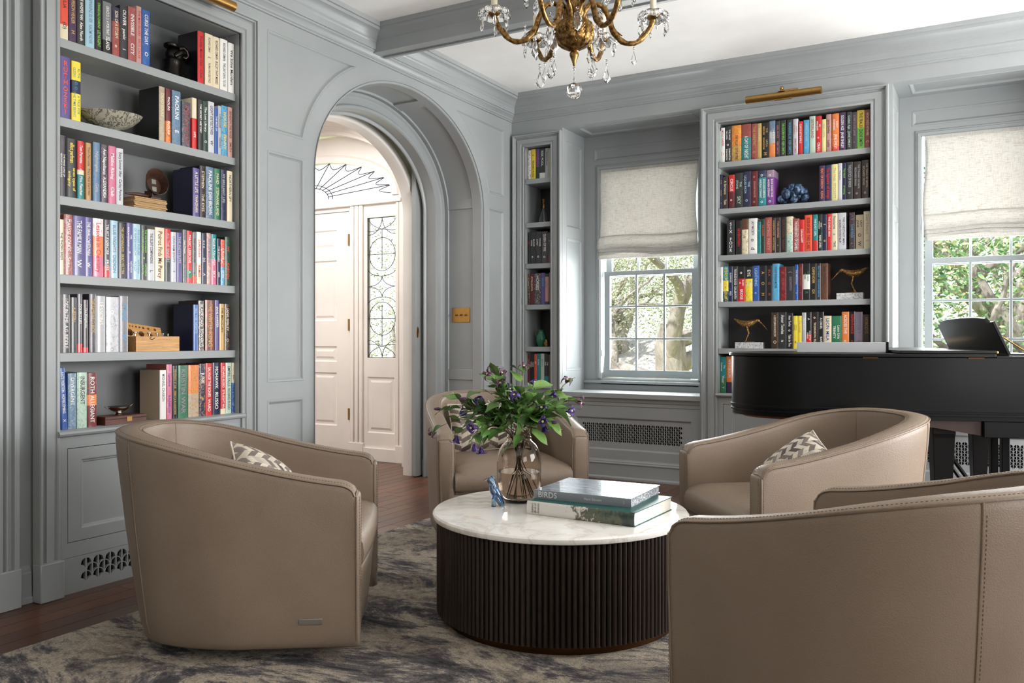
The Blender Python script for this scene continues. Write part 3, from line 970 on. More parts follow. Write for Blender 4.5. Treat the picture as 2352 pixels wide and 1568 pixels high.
for a in ang[1:-1]:
    mb.tube([(FCX + .21 * math.cos(a), HY + .016, FCZ + .12 * math.sin(a)), (FCX + FA * math.cos(a), HY + .016, FCZ + FB * math.sin(a))], 0.004, 5)
for a, b in zip(ang, ang[1:]):
    pts = []
    for i in range(9):
        t = i / 8; an = a + (b - a) * t; k = 1 - 0.16 * math.sin(PI * t)
        pts.append((FCX + FA * k * math.cos(an), HY + .016, FCZ + FB * k * math.sin(an)))
    mb.tube(pts, 0.004, 5)
mb.build('lead_came', M_lead, g, kind='stuff')
# white eight-panel front door
fd_ = structure('door_1', (-5.76, HY, 0))
rows = [(0.318, 0.806), (0.915, 1.057), (1.305, 1.875), (1.978, 2.165)]
rows = [(0.30, 0.806), (0.909, 1.057), (1.30, 1.875), (1.978, 2.165)]
hs = []
for za, zb in rows:
    for xa, xb in ((-6.10, -5.80), (-5.745, -5.445)): hs.append(rect(xa, xb, za, zb))
fdd = frame('B', HY + 0.012)
plate('door_leaf', fdd, [rect(-6.237, -5.287, 0.006, 2.328)] + hs, -0.04, 0.0, M_hall, fd_, bevel=0.001)
for h_ in hs: panel(fdd, h_, fd_, M_hall, [(0, 0), (.004, -.004), (.012, -.009), (.03, -.009), (.05, -0.002)])
for z in (0.42, 1.26, 2.06):
    MB().box(-5.296, -5.276, HY - 0.004, HY + 0.008, z - 0.055, z + 0.055).tube([(-5.284, HY - 0.006, z - 0.055), (-5.284, HY - 0.006, z + 0.055)], 0.007, 8).build('hinge', M_brass, fd_)

# baseboards
MB().ribbon([(X0, Y0), (X0, BY0 - 0.093)], [(-0.03, 0.0), (-0.03, 0.02), (-0.018, 0.028), (-0.016, 0.125), (-0.012, 0.132), (-0.012, 0.140), (-0.006, 0.146), (0, 0.16)]).build('baseboard_left', M_paint, smooth=25, recalc=False, kind='structure')
MB().ribbon([(XL, 3.43), (XL, 3.91)], [(-0.03, 0.0), (-0.03, 0.02), (-0.018, 0.028), (-0.016, 0.125), (-0.008, 0.14), (0, 0.16)]).build('baseboard_left_middle', M_paint, smooth=25, recalc=False, kind='structure')
MB().ribbon([(XL, 5.862), (XL, 6.32)], [(-0.03, 0.0), (-0.03, 0.02), (-0.018, 0.028), (-0.016, 0.125), (-0.008, 0.14), (0, 0.16)]).build('baseboard_left_far', M_paint, smooth=25, recalc=False, kind='structure')
# fluted casing of the neighbouring built-in at the left edge of the picture
t4 = structure('trim_4', (X0, 2.0, 0))
MB().ribbon([(2.105, 0.16), (2.105, 2.97)], [(0, 0), (0, .05), (.022, .052), (.026, .034), (.034, .030), (.044, .034), (.048, .052), (.056, .052), (.062, .034), (.07, .052), (.3, .052)], frame('L', X0)).build('casing', M_paint, t4, smooth=20, recalc=False)
MB().box(X0, X0 + 0.062, 1.80, 2.108, 0, 0.165).build('plinth_block', M_paint, t4, bevel=0.004)
# ------------------------------------------------------------------ bookcases and radiator covers
def fbox(M, u0, u1, v0, v1, n0, n1): return MB().box(u0, u1, v0, v1, n0, n1).xf(M)

def scale_holes(u0, v0, cols, rows, w, half=True, shapes=None):
    """cut-outs of the fish-scale grille: every scale is split by a bar into two lobes"""
    hs = []; r = 0.44 * w; Rn = 0.5 * w; s = 0.5 * w; g = 0.055 * w
    for j in range(rows):
        for i in range(cols - (j % 2)):
            cx = u0 + w * (i + 0.5 + 0.5 * (j % 2)); cz = v0 - s * j
            right = []
            for k in range(6):
                x = g + (r - g) * math.sin(k / 5 * PI / 2) if k else g
                x = g + (r - g) * k / 5
                right.append((x, math.sqrt(max(r * r - x * x, 0))))
            for k in range(5):
                x = r - (r - g) * (k + .15) / 4.15
                d = x - w / 2
                right.append((x, -s + math.sqrt(max(Rn * Rn - d * d, 0)) - 0.0))
            right = right[::-1]
            hs.append([(cx + x, cz + z) for x, z in right])
            hs.append([(cx - x, cz + z) for x, z in right[::-1]])
    return hs

def bookcase(name, label, M, u0, u1, ztop, shelves, cz, depth, wside, backm, door=True, grille=None, base=None, side_proud=0.014, topw=None, botshelf=True):
    t = thing(name, label, 'bookcase', M @ Vector(((u0 + u1) / 2, 0, 0)))
    tw = topw or wside[1]
    fbox(M, u0 - 0.01, u1 + 0.01, cz - 0.02, ztop + 0.01, -depth - 0.02, -depth).build('back_panel', backm, t)
    for a, b in ((u0 - 0.02, u0), (u1, u1 + 0.02)):
        fbox(M, a, b, cz - .02, ztop, -depth, -0.002).build('side_panel', M_paint, t)
    fbox(M, u0, u1, ztop, ztop + 0.02, -depth, -0.002).build('top_panel', M_paint, t)
    for z in shelves:
        fbox(M, u0 + 0.0005, u1 - 0.0005, z - 0.04, z, -depth + 0.0005, -0.038 if M is ML_ else -0.012).build('shelf', M_paint, t, bevel=0.0015)
    # casing: a mitred moulding around both sides and the head
    W = wside[0]
    prof = [(0, -0.01), (0, .010), (.006, .014), (.014, .012), (.018, .006), (.024, .006), (.030, .014), (W * .62, .016), (W * .64, .006), (W * .70, .004), (W * .76, .008), (W * .80, .020), (W * .86, .022), (W * .88, .034), (W * .97, .036), (W, .030), (W, -.02)]
    MBx = MB().ribbon([(u0, base[1] if base else 0.16), (u0, ztop), (u1, ztop), (u1, base[1] if base else 0.16)], [(d, h) for d, h in prof], M)
    MBx.build('casing', M_paint, t, smooth=20, recalc=False)
    for a, b in ((u0 - W - 0.002, u0 + 0.002), (u1 - 0.002, u1 + W + 0.002)):
        fbox(M, a, b, 0, 0.165, -0.02, 0.040).build('plinth_block', M_paint, t, bevel=0.004)
    # counter with rounded nosing
    MB().prism([(-depth, cz - 0.026), (0.016, cz - 0.026), (0.024, cz - 0.022), (0.029, cz - 0.013), (0.024, cz - 0.004), (0.016, cz), (-depth, cz)], u0 - 0.012, u1 + 0.012,
               M @ Matrix(((0, 0, 1, 0), (0, 1, 0, 0), (1, 0, 0, 0), (0, 0, 0, 1)))).build('counter', M_paint, t, smooth=30)
    z0 = base[0] if base else 0.0
    plinth = 0.16
    zt, zb = cz - 0.08, 0.225
    um = (u0 + u1) / 2
    if door:
        gaps = [rect(u0 + 0.04, um - 0.004, zb, zt), rect(um + 0.004, u1 - 0.04, zb, zt)] if (u1 - u0) > .6 else [rect(u0 + 0.03, u1 - 0.03, zb, zt)]
        plate('face_frame', M, [rect(u0, u1, plinth, cz - 0.026)] + gaps, -0.02, 0.0, M_paint, t, bevel=0.001)
        fbox(M, u0, u1, plinth - .1, cz - 0.03, -0.06, -0.03).build('cabinet_carcass', M_void, t, smooth=0)
        for gp in gaps:
            a, b, c, d = gp[0][0] + .003, gp[1][0] - .003, gp[0][1] + .003, gp[2][1] - .003
            pr_ = rect(a + .062, b - .062, c + .05, d - .05)
            dr = plate('cabinet_door', M, [rect(a, b, c, d), pr_], -0.02, 0.0, M_paint, t, bevel=0.001)
            panel(M, pr_, dr, None, [(0, 0), (.003, .0), (.008, -.006), (.014, -.007), (.018, -.012)])
    else:
        fbox(M, u0, u1, plinth, cz - 0.026, -0.02, 0).build('face_frame', M_paint, t)
    ol = rect(u0, u1, 0.0, plinth - 0.001)
    hs = grille or []
    plate('toe_grille' if hs else 'toe_board', M, [ol] + hs, -0.012, 0.004, M_paint, t, bevel=0.0)
    fbox(M, u0, u1, 0.0, plinth, -0.06, -0.05).build('grille_shade_sheet', M_void, t, smooth=0)  # near-black sheet standing in for the shade behind the toe grille
    return t

ML_ = frame('L', -3.58)
LSH = [2.475, 2.123, 1.772, 1.422, 1.071]
gl = []
for c_ in range(7):
    gl += scale_holes(2.385 + c_ * 0.0, 0, 0, 0, 0.05)
gl = scale_holes(2.375, 0.118, 14, 3, 0.0605)
caseL = bookcase('built_in_bookcase', 'tall grey built-in bookcase on the left wall beside the arch, full of books', ML_, 2.278, 3.318, 2.80, LSH, 0.727, 0.30, (0.104, 0.104), M_back, grille=gl)
MR_ = frame('B', YB - 0.005)
RSH = [2.457, 2.108, 1.758, 1.409, 1.058]
caseR = bookcase('built_in_bookcase', 'tall grey built-in bookcase between the two windows, brass picture light above', MR_, -1.805, -0.740, 2.752, RSH, 0.722, 0.30, (0.118, 0.118), M_backr)
NSH = [2.480, 2.111, 1.764, 1.417, 1.062]
caseN = bookcase('built_in_bookcase', 'narrow grey built-in bookcase in the far corner left of the window', MR_, -3.462, -3.212, 2.750, NSH, 0.735, 0.30, (0.102, 0.102), M_backr)

FR = frame('B', 6.385)
for i, (a, b, _) in enumerate(NI):
    lab = 'grey radiator cover with fish-scale grille below the %s' % ('window right of the arch' if i == 0 else 'right-hand window, behind the piano')
    t = thing('radiator_cover', lab, 'radiator cover', ((a + b) / 2, 6.6, 0))
    MB().box(a, b, 6.352, 6.79, 0.652, 0.692).build('seat_board', M_paint, t, bevel=0.003)
    pr_ = rect(a + 0.102, b - 0.078, 0.232, 0.492)
    plate('face', FR, [rect(a, b, 0.0, 0.652), pr_], -0.02, 0.0, M_paint, t, bevel=0.001)
    MB().ribbon([(a, 0.652), (b, 0.652)], [(0, 0), (0, .018), (-.006, .016), (-.03, .012), (-.036, .006), (-.062, .005), (-.064, 0)], FR).build('bed_moulding', M_paint, t, smooth=20, recalc=False)
    w_ = 0.0372
    cols = int((b - a - 0.18 - 0.10) / w_)
    hs = scale_holes(pr_[0][0] + 0.052, 0.430, cols, 8, w_)
    plate('grille', FR, [offs(pr_, -0.004)] + hs, -0.018, -0.012, M_paint, t)
    MB().ribbon(pr_, [(0, 0), (.004, -.002), (.010, -.010), (.014, -.012)], FR, closed=True).build('panel_moulding', M_paint, t, smooth=20, recalc=False)
    MB().box(a, b, 6.47, 6.49, 0.02, 0.64).build('radiator_shade_sheet', M_void, t, smooth=0)  # near-black sheet standing in for the shade inside the radiator cover
    MB().ribbon([(a, 0.0), (b, 0.0)], [(0.0, 0.026), (.014, .026), (.022, .016), (.024, .010), (.118, .010), (.124, .016), (.130, .016), (.136, .008), (.144, .008), (.150, .003), (.16, 0)], FR).build('base_moulding', M_paint, t, smooth=20, recalc=False)

# ------------------------------------------------------------------ roman shades
def shade(name, label, a, b, y, ztop, zfold, zbot, group, seed):
    t = thing(name, label, 'window shade', ((a + b) / 2, y, ztop), group=group)
    rnd = random.Random(seed)
    ph = [rnd.uniform(0, 6) for _ in range(4)]
    NX, NZ = 40, 30
    wav = lambda u: 0.5 * math.sin(3.2 * u * 2 + ph[0]) + 0.35 * math.sin(7.1 * u + ph[1])
    def cloth(prof, nm, amp):
        mb = MB(); n = len(prof)
        for i in range(NX + 1):
            u = i / NX
            for k, (yy, zz, wt) in enumerate(prof):
                edge = 0.006 * math.exp(-min(u, 1 - u) * 18) * wt
                x = a + (b - a) * u + (0.012 * math.sin(zz * 9 + ph[2]) * math.exp(-min(u, 1 - u) * 12) * (1 if u < .5 else -1)) * (1 if wt < 1.5 else 0.4)
                mb.v.append((x, yy - 0.010 * wav(u) * wt * amp, zz + 0.007 * wav(u + .1) * wt))
        for i in range(NX):
            for k in range(n - 1):
                o = i * n + k; mb.f.append((o, o + n, o + n + 1, o + 1)); mb.mi.append(0)
        o = mb.build(nm, M_linen, t, smooth=60)
        md = o.modifiers.new('th', 'SOLIDIFY'); md.thickness = 0.0012
        return o
    main = [(y, ztop, 0)] + [(y - 0.012 * (i / 14) ** 3 - 0.008 * math.sin(PI * i / 14) , ztop + (zfold - ztop) * i / 14, (i / 14) ** 2) for i in range(1, 15)]
    main += [(y - 0.004, zfold - 0.012, 1.2)]
    cloth(main, 'shade_panel', 1.0)
    h = (zfold - zbot)
    y0 = y - 0.008
    cloth([(y0, zfold + 0.01, 1), (y0 - 0.022, zfold - .012, 1.2), (y0 - .032, zfold - 0.40 * h, 1.4), (y0 - .036, zfold - 0.52 * h, 1.6), (y0 - .022, zfold - .56 * h, 1.6), (y0 - .008, zfold - .50 * h, 1.4)], 'shade_fold', 1.2)
    cloth([(y0 - .006, zfold - .4 * h, 1), (y0 - .026, zfold - .58 * h, 1.6), (y0 - .030, zfold - .68 * h, 1.8), (y0 - .014, zfold - .71 * h, 1.7)], 'shade_fold', 1.5)
    cloth([(y0 - .006, zfold - .5 * h, 1), (y0 - .020, zfold - .70 * h, 1.7), (y0 - .024, zfold - .80 * h, 1.6), (y0 - .010, zfold - .83 * h, 1.5)], 'shade_fold', 1.3)
    cloth([(y0 - .002, zfold - .6 * h, .6), (y0 - .014, zfold - .84 * h, .8), (y0 - .015, zbot + .006, .5), (y0 - .008, zbot, .5)], 'hem', 1.0)
    MB().box(a + .004, b - .004, y - 0.004, y + 0.03, ztop - 0.03, ztop + 0.002).build('headrail', M_linen, t)
shade('roman_shade', 'woven linen roman shade half lowered in the window right of the arch', -2.972, -2.102, SASH_Y + 0.006, 2.592, 2.00, 1.812, 'linen roman shades', 2)
shade('roman_shade', 'woven linen roman shade half lowered in the window above the piano', -0.432, 0.395, SASH_Y + 0.006, 2.592, 2.02, 1.835, 'linen roman shades', 5)
for o in list(COL.objects):
    if o.name.startswith('roman_shade'): del o['group']

# ------------------------------------------------------------------ picture lights
def picture_light(M, u, v, label, tilt=0.0, arm_v=0.05):
    """M: wall frame; brass tube with a wall plate, ball joint and arm"""
    t = thing('picture_light', label, 'picture light', M @ Vector((u, v, 0)))
    Mr = M @ Matrix.Translation((u, v, 0.115))
    L = 0.262
    mb = MB().tube([(-L, 0, 0), (-L + .002, 0, 0), (L - .002, 0, 0), (L, 0, 0)], [0.022, 0.026, 0.026, 0.022], 20); mb.xf(Mr)
    mb.build('lamp_tube', M_brass, t)
    MB().box(-0.06, 0.06, -0.032, -0.024, -0.012, 0.012).xf(Mr).build('switch_block', M_brass, t, bevel=0.002)
    MB().tube([(-0.01, 0.024, 0), (-0.01, 0.046, 0.0), (-0.01, 0.052, -0.03), (-0.01, 0.052, -0.09)], 0.006, 8).xf(Mr).build('arm', M_brass, t)
    MB().ball((-0.01, 0.052, -0.006), 0.014).xf(Mr).build('ball_joint', M_brass, t)
    MB().box(-0.02, 0.09, 0.040, 0.060, -0.085, -0.075).box(-0.03, 0.012, .026, .034, -0.02, 0.02).xf(Mr).build('wall_plate', M_brass, t, bevel=0.002)
picture_light(frame('B', 6.315), -1.300, 2.858, 'brass tube picture light above the bookcase between the windows')
picture_light(frame('L', -3.56), 2.885, 2.862, 'brass tube picture light above the left bookcase, at the top edge')
# ------------------------------------------------------------------ tub chairs
CW, CL, CHA, CHB = 0.83, 0.91, 0.618, 0.792       # width, length, arm height, back height
CT = 0.088                                         # shell thickness
XF, XS, XB = .48 * CL, .02, -.52 * CL
def chair_path(w, xb, xf, n=44):
    """plan outline from the front of the right arm round the back to the left arm"""
    pts = []
    fr_ = (0, .022, .05, .085, .13, .2, .3, .42, .56, .7, .85)
    for f in fr_: pts.append((xf + (XS - xf) * f, -w / 2))
    for i in range(n + 1):
        t = -PI / 2 - PI * i / n
        c, s = math.cos(t), math.sin(t)
        pts.append((XS + (XS - xb) * (-abs(c) ** .8), w / 2 * abs(s) ** .8 * (1 if s > 0 else -1)))
    for f in fr_[::-1]: pts.append((xf + (XS - xf) * f, w / 2))
    return pts
PO = chair_path(CW, XB, XF); PI_ = chair_path(CW - 2 * CT, XB + CT, XF)
NP = len(PO)
def chair_h(x):
    t = max(0.0, min(1.0, (XF - x) / (XF - XB)))
    s = t * t * (3 - 2 * t)
    rc = 0.055; d = max(0.0, rc - (XF - x))          # rounded front corner
    return CHA + (CHB - CHA) * (0.45 * t + 0.55 * s) - (rc - math.sqrt(max(rc * rc - d * d, 0))) * .62
def lerp(a, b, t): return tuple(p + (q - p) * t for p, q in zip(a, b))
def shell_section(i, fr=0.0):
    """closed cross-section of the shell at path sample i; fr shortens it for the rounded front"""
    o, q = PO[i], PI_[i]
    h = chair_h(o[0])
    back = max(0.0, (XS - o[0]) / (XS - XB))        # 0 at the arms, 1 at the middle of the back
    out = Vector((o[0] - q[0], o[1] - q[1])); out.normalize()
    tap = 0.022 + 0.085 * back
    def P(t, z, push=0.0):                          # t: 0 outer .. 1 inner
        x, y = lerp(o, q, t)
        k = max(0.0, min(1.0, (h - z) / h))
        cut = tap * k ** 1.25 * (1 - t)
        return (x - out.x * cut + out.x * push, y - out.y * cut + out.y * push, z)
    zs = [0.06, 0.075, 0.10, 0.16, 0.26, 0.38, 0.48]
    sec = [P(0.62, 0.045), P(0.25, 0.048), P(0.10, 0.056), P(0.03, 0.075)]
    sec += [P(0, z, 0.004) for z in (0.11, 0.2, 0.32, 0.44)]
    sec += [P(0, h - 0.10, 0.003), P(0, h - 0.03, 0.002), P(0.01, h - 0.008), P(0.07, h - 0.001), P(0.3, h + 0.004), P(0.7, h + 0.004), P(0.93, h - 0.001), P(0.99, h - 0.008)]
    sec += [P(1, h - 0.03, -0.001), P(1, h - 0.10, -0.004), P(1, 0.46, -0.002), P(1, 0.30), P(1, 0.12)]
    return sec
def make_chair():
    t = thing('tub_chair', 'x', 'armchair')
    secs = []
    for i in range(NP): secs.append(shell_section(i))
    # rounded front ends
    def ends(i, sg):
        base = shell_section(i); c = (sum(p[0] for p in base) / len(base), sum(p[1] for p in base) / len(base), 0)
        my = (PO[i][1] + PI_[i][1]) / 2; h = chair_h(PO[i][0])
        out = []
        for dx, ins in ((0.008, 0.0025), (0.013, 0.008), (0.015, 0.016)):
            r = []
            for p in base:
                y = my + (p[1] - my) * (1 - ins / (CT / 2))
                z = min(p[2], h + .004 - ins) if p[2] > 0.5 else max(p[2], .05)
                r.append((p[0] + dx, y, z))
            out.append(r)
        return out
    e0 = ends(0, -1); e1 = ends(NP - 1, 1)
    rows = e0[::-1] + secs + e1
    mb = MB(); k = len(rows[0])
    for r in rows: mb.v += r
    for i in range(len(rows) - 1):
        for q in range(k):
            j = (q + 1) % k
            mb.f.append((i * k + q, (i + 1) * k + q, (i + 1) * k + j, i * k + j)); mb.mi.append(0)
    mb.f.append(tuple(range(k))); mb.mi.append(0); mb.f.append(tuple(range((len(rows) - 1) * k, len(rows) * k))[::-1]); mb.mi.append(0)
    mb.build('shell', M_leather, t, local=True, smooth=70)
    # piping along the outer and inner rims, arm fronts and back seams
    pip = MB(); S = [shell_section(i) for i in range(NP)]
    out_rim = [Vector(s[10]) + Vector((0, 0, .002)) for s in S]; in_rim = [Vector(s[15]) + Vector((0, 0, .002)) for s in S]
    pip.tube(out_rim, 0.0042, 6); pip.tube(in_rim, 0.0034, 6)
    for i in (0, NP - 1):
        s = S[i]
        front = [Vector(s[j]) + Vector((0.006, 0, 0)) for j in (3, 4, 5, 6, 7, 8, 9, 10)]
        pip.tube(front, 0.004, 6)
        inn = [Vector(s[j]) + Vector((0.006, 0, 0)) for j in (15, 16, 17, 18, 19)]
        pip.tube(inn, 0.003, 6)
        pip.tube([Vector(s[j]) + Vector((0.004, 0, 0.001)) for j in (10, 11, 12, 13, 14, 15)], 0.002, 5)
    seams = [int(NP * .33), NP - 1 - int(NP * .33)]
    for i in seams:
        pip.tube([Vector(S[i][j]) for j in (3, 4, 5, 6, 7, 8, 9, 10)], 0.0038, 6)
    for i in (int(NP * .40), NP - 1 - int(NP * .40)):
        pip.tube([Vector(S[i][j]) for j in (15, 16, 17, 18)], 0.0026, 6)
    pip.build('piping', M_piping, t, local=True, smooth=60)
    # stitching beside the piping
    st = MB()
    def stitches(pts, r=0.0008):
        acc = 0; L = [0]
        for a, b in zip(pts, pts[1:]): L.append(L[-1] + (Vector(b) - Vector(a)).length)
        d = 0.0; j = 0
        while d < L[-1] - .006:
            def at(dd):
                jj = 0
                while L[jj + 1] < dd and jj < len(L) - 2: jj += 1
                f = (dd - L[jj]) / max(L[jj + 1] - L[jj], 1e-9)
                return Vector(pts[jj]).lerp(Vector(pts[jj + 1]), f)
            st.tube([at(d), at(d + .005)], r, 4); d += 0.0105
    stitches([Vector(s[11]).lerp(Vector(s[12]), .35) + Vector((0, 0, .001)) for s in S])
    stitches([Vector(s[14]).lerp(Vector(s[13]), .3) + Vector((0, 0, .001)) for s in S])
    for i, d in ((seams[0], 1), (seams[1], -1)):
        a = [Vector(S[i][j]).lerp(Vector(S[i + d][j]), .28) * 1.0 for j in (4, 5, 6, 7, 8, 9)]
        a = [p + (Vector((p.x, p.y, 0)).normalized()) * .001 for p in a]
        stitches(a)
    for i in (0, NP - 1):
        s = S[i]; sy = -1 if i == 0 else 1
        for o_ in (.010, .076):
            stitches([(XF + 0.0155, sy * (CW / 2 - o_), z) for z in (0.12, 0.3, 0.45, CHA - 0.03)], 0.0009)
        stitches([Vector(s[j]).lerp(Vector(shell_section(i + (1 if i == 0 else -1))[j]), .22) + Vector((0, sy * .001, 0)) for j in (4, 5, 6, 7, 8, 9)])
    st.build('stitching', M_stitch, t, local=True, smooth=0, kind='stuff')
    # seat cushion: follows the inside of the shell, crowned, with a soft front
    w = CW - 2 * CT - 0.008
    pin = [(x, y) for x, y in chair_path(w, XB + CT + 0.004, XF - 0.0) if x < XF + 1]
    pin = [(min(x, XF - .002), y) for x, y in pin]
    ctr = (0.0, 0.0)
    def ring(sc, z, fx=0.0):
        r = []
        for x, y in pin:
            f = max(0.0, (x - 0.2) / (XF - 0.2))
            r.append((x * sc + fx * f, y * sc, z))
        # front edge points
        n = 10
        for i in range(1, n):
            yy = pin[-1][1] + (pin[0][1] - pin[-1][1]) * i / n
            bulge = 0.012 * math.sin(PI * i / n)
            r.append(((XF - .002) * sc + fx + bulge, yy * sc, z))
        return r
    mb = MB()
    rs = [ring(0.955, 0.300, 0.0), ring(0.985, 0.304, 0.010), ring(0.998, 0.325, 0.022), ring(1.0, 0.36, 0.026), ring(0.998, 0.395, 0.022), ring(0.985, 0.420, 0.010), ring(0.95, 0.434, -0.004), ring(0.85, 0.443, 0), ring(0.6, 0.450, 0), ring(0.3, 0.453, 0)]
    k = len(rs[0])
    for r in rs: mb.v += r
    for i in range(len(rs) - 1):
        for q in range(k):
            j = (q + 1) % k
            mb.f.append((i * k + q, i * k + j, (i + 1) * k + j, (i + 1) * k + q)); mb.mi.append(0)
    mb.v.append((0, 0, .4535)); c = len(mb.v) - 1
    for q in range(k): mb.f.append(((len(rs) - 1) * k + q, (len(rs) - 1) * k + (q + 1) % k, c)); mb.mi.append(0)
    mb.f.append(tuple(range(k))[::-1]); mb.mi.append(0)
    cu = mb.build('seat_cushion', M_leather, t, local=True, smooth=70)
    MB().tube([Vector(p) for p in rs[1]], 0.0032, 5, closed=True).build('cushion_piping', M_piping, cu, local=True)
    # apron below the cushion
    hw = w / 2 + .004
    pr = [(XF - 0.10, 0.045), (XF - 0.03, 0.047), (XF - 0.016, 0.06), (XF - 0.006, 0.14), (XF + 0.002, 0.24), (XF + 0.006, 0.285), (XF - 0.004, 0.298), (XF - .05, 0.30)]
    mb = MB(); n = 12
    for i in range(n + 1):
        yy = -hw + 2 * hw * i / n; b = 0.014 * math.sin(PI * i / n)
        for x, z in pr: mb.v.append((x + b, yy, z))
    k = len(pr)
    for i in range(n):
        for q in range(k - 1): mb.f.append((i * k + q, (i + 1) * k + q, (i + 1) * k + q + 1, i * k + q + 1)); mb.mi.append(0)
    mb.build('front_apron', M_leather, t, local=True, smooth=60)
    MB().lathe([(0.24, 0.012), (0.25, 0.016), (0.25, 0.03), (0.20, 0.045), (0.20, 0.06), (0, 0.06)], 32).build('swivel_base', M_iron, t, local=True)
    MB().lathe([(0, 0.06), (0.36, 0.06), (0.37, .07), (0, .07)], 24).build('bottom_board', M_void, t, local=True)
    # small metal plate low on the right side
    pl = MB().box(0.245, 0.325, -CW / 2 - 0.0012, -CW / 2 + 0.003, 0.138, 0.158)
    Mt = Matrix.Rotation(R(-2.2), 4, 'X')
    pl.v = [(x, y + 0.020 * ((CHA - z) / CHA) ** 1.25 - .0045, z) for x, y, z in pl.v]
    pl.build('metal_tag', M_nickel, t, local=True, bevel=0.001)
    return t

def pillow_mesh(w=0.50, h=0.30, d=0.15):
    N1, N2 = 22, 14; mb = MB(); uvs = []
    for side in (1, -1):
        o = len(mb.v)
        for i in range(N1 + 1):
            for j in range(N2 + 1):
                u, v = i / N1 * 2 - 1, j / N2 * 2 - 1
                pinch = 1 - 0.07 * (1 - abs(u) ** 2) * abs(v) ** 3 * 1.0 - 0.0
                pinch2 = 1 - 0.05 * (1 - abs(v) ** 2) * abs(u) ** 3
                x, z = u * w / 2 * pinch2, v * h / 2 * pinch
                t = (max(0, 1 - u ** 2) ** .42) * (max(0, 1 - v ** 2) ** .42)
                wr = 0.004 * math.sin(u * 9 + v * 4) * (abs(v) ** 2)
                mb.v.append((x, side * (d / 2 * t + wr * t), z + h / 2))
                uvs.append((i / N1, j / N2))
        for i in range(N1):
            for j in range(N2):
                a = o + i * (N2 + 1) + j; f = (a, a + N2 + 1, a + N2 + 2, a + 1)
                mb.f.append(f if side == -1 else f[::-1]); mb.mi.append(0)
    return mb, uvs
def make_pillow(label, loc, rz, lean, roll=0.0, tip=None):
    w, h = (0.5, 0.30) if tip is None else (0.36, 0.29)
    mb, uvs = pillow_mesh(w, h)
    me_o = mb.build('lumbar_pillow', M_chev, smooth=80, recalc=False)
    me = me_o.data; uvl = me.uv_layers.new(name='UVMap')
    for lo in me.loops: uvl.data[lo.index].uv = uvs[lo.vertex_index]
    me_o.matrix_basis = Matrix.Translation(loc) @ Matrix.Rotation(rz, 4, 'Z') @ Matrix.Rotation(lean, 4, 'X') @ Matrix.Rotation(roll, 4, 'Y')
    tag(me_o, label, 'pillow', 'chevron lumbar pillows on the tub chairs')
    if tip:
        Mr = me_o.matrix_basis; cs = [Mr @ Vector((sx * w / 2, 0, h)) for sx in (-1, 1)]; top = max(cs, key=lambda v: v.z)
        me_o.matrix_basis = Matrix.Translation(Vector(tip) - top) @ Mr
    pts = []
    for u, v in [(-1 + i / 10, -1) for i in range(20)] + [(1, -1 + i / 8) for i in range(16)] + [(1 - i / 10, 1) for i in range(20)] + [(-1, 1 - i / 8) for i in range(16)]:
        pts.append(Vector((u * w / 2 * (1 - .05 * (1 - v * v) * abs(u) ** 3), 0, v * h / 2 * (1 - .07 * (1 - u * u) * abs(v) ** 3) + h / 2)))
    MB().tube(pts, 0.0042, 6, closed=True).build('pillow_piping', sol((206, 198, 182), .8), me_o, local=True)
    return me_o
POSES = [((-2.509, 2.384), 34.0, 'taupe leather tub chair at left, back to the camera, metal tag low on its side'),
         ((-2.534, 4.302), -47.4, 'taupe leather tub chair facing the camera behind the vase, pillow fully visible'),
         ((-0.712, 3.952), -139.9, 'taupe leather tub chair facing left in front of the black piano'),
         ((-0.233, 2.530), 158.5, 'nearest taupe leather tub chair, cropped by the bottom right corner')]
c0 = make_chair(); every = list(COL.objects)
for i, (p, a, lab) in enumerate(POSES):
    c = c0 if i == 0 else copy_tree(c0, None, every)
    c.location = (p[0], p[1], 0.014); c.rotation_euler = (0, 0, R(a))
    tag(c, lab, 'armchair', 'taupe leather tub chairs around the round table')
    ca, sa = math.cos(R(a)), math.sin(R(a))
    d, yo = ((-0.16, 0.06), (-0.12, 0.0), (-0.19, 0.02), (-0.18, 0.0))[i]
    loc = (p[0] + ca * d - sa * yo, p[1] + sa * d + ca * yo, 0.462)
    plab = ['chevron pillow in the left tub chair, only its pointed corner showing above the arm',
            'grey and cream chevron pillow in the tub chair behind the vase',
            'chevron pillow in the tub chair in front of the piano',
            'chevron pillow mostly hidden in the nearest tub chair at lower right'][i]
    make_pillow(plab, loc, R(a) + PI / 2 + (R(-16), 0, R(16), 0)[i], (R(-46), R(-20), R(-46), R(-20))[i], (R(-44), R(-2), R(30), 0)[i], ((-2.575, 2.335, .735), None, (-.70, 3.96, .725), None)[i])

# ------------------------------------------------------------------ rug
rug = MB().box(-3.075, 1.3, 0.2, 4.72, 0.0, 0.014)
ru = MB()
NXR, NYR = 2, 2
rug.build('rug', M_rug, smooth=0, bevel=0.004)
ro = COL.objects['rug']; tag(ro, 'large abstract rug in cream, charcoal and slate blue under the seating', 'rug')
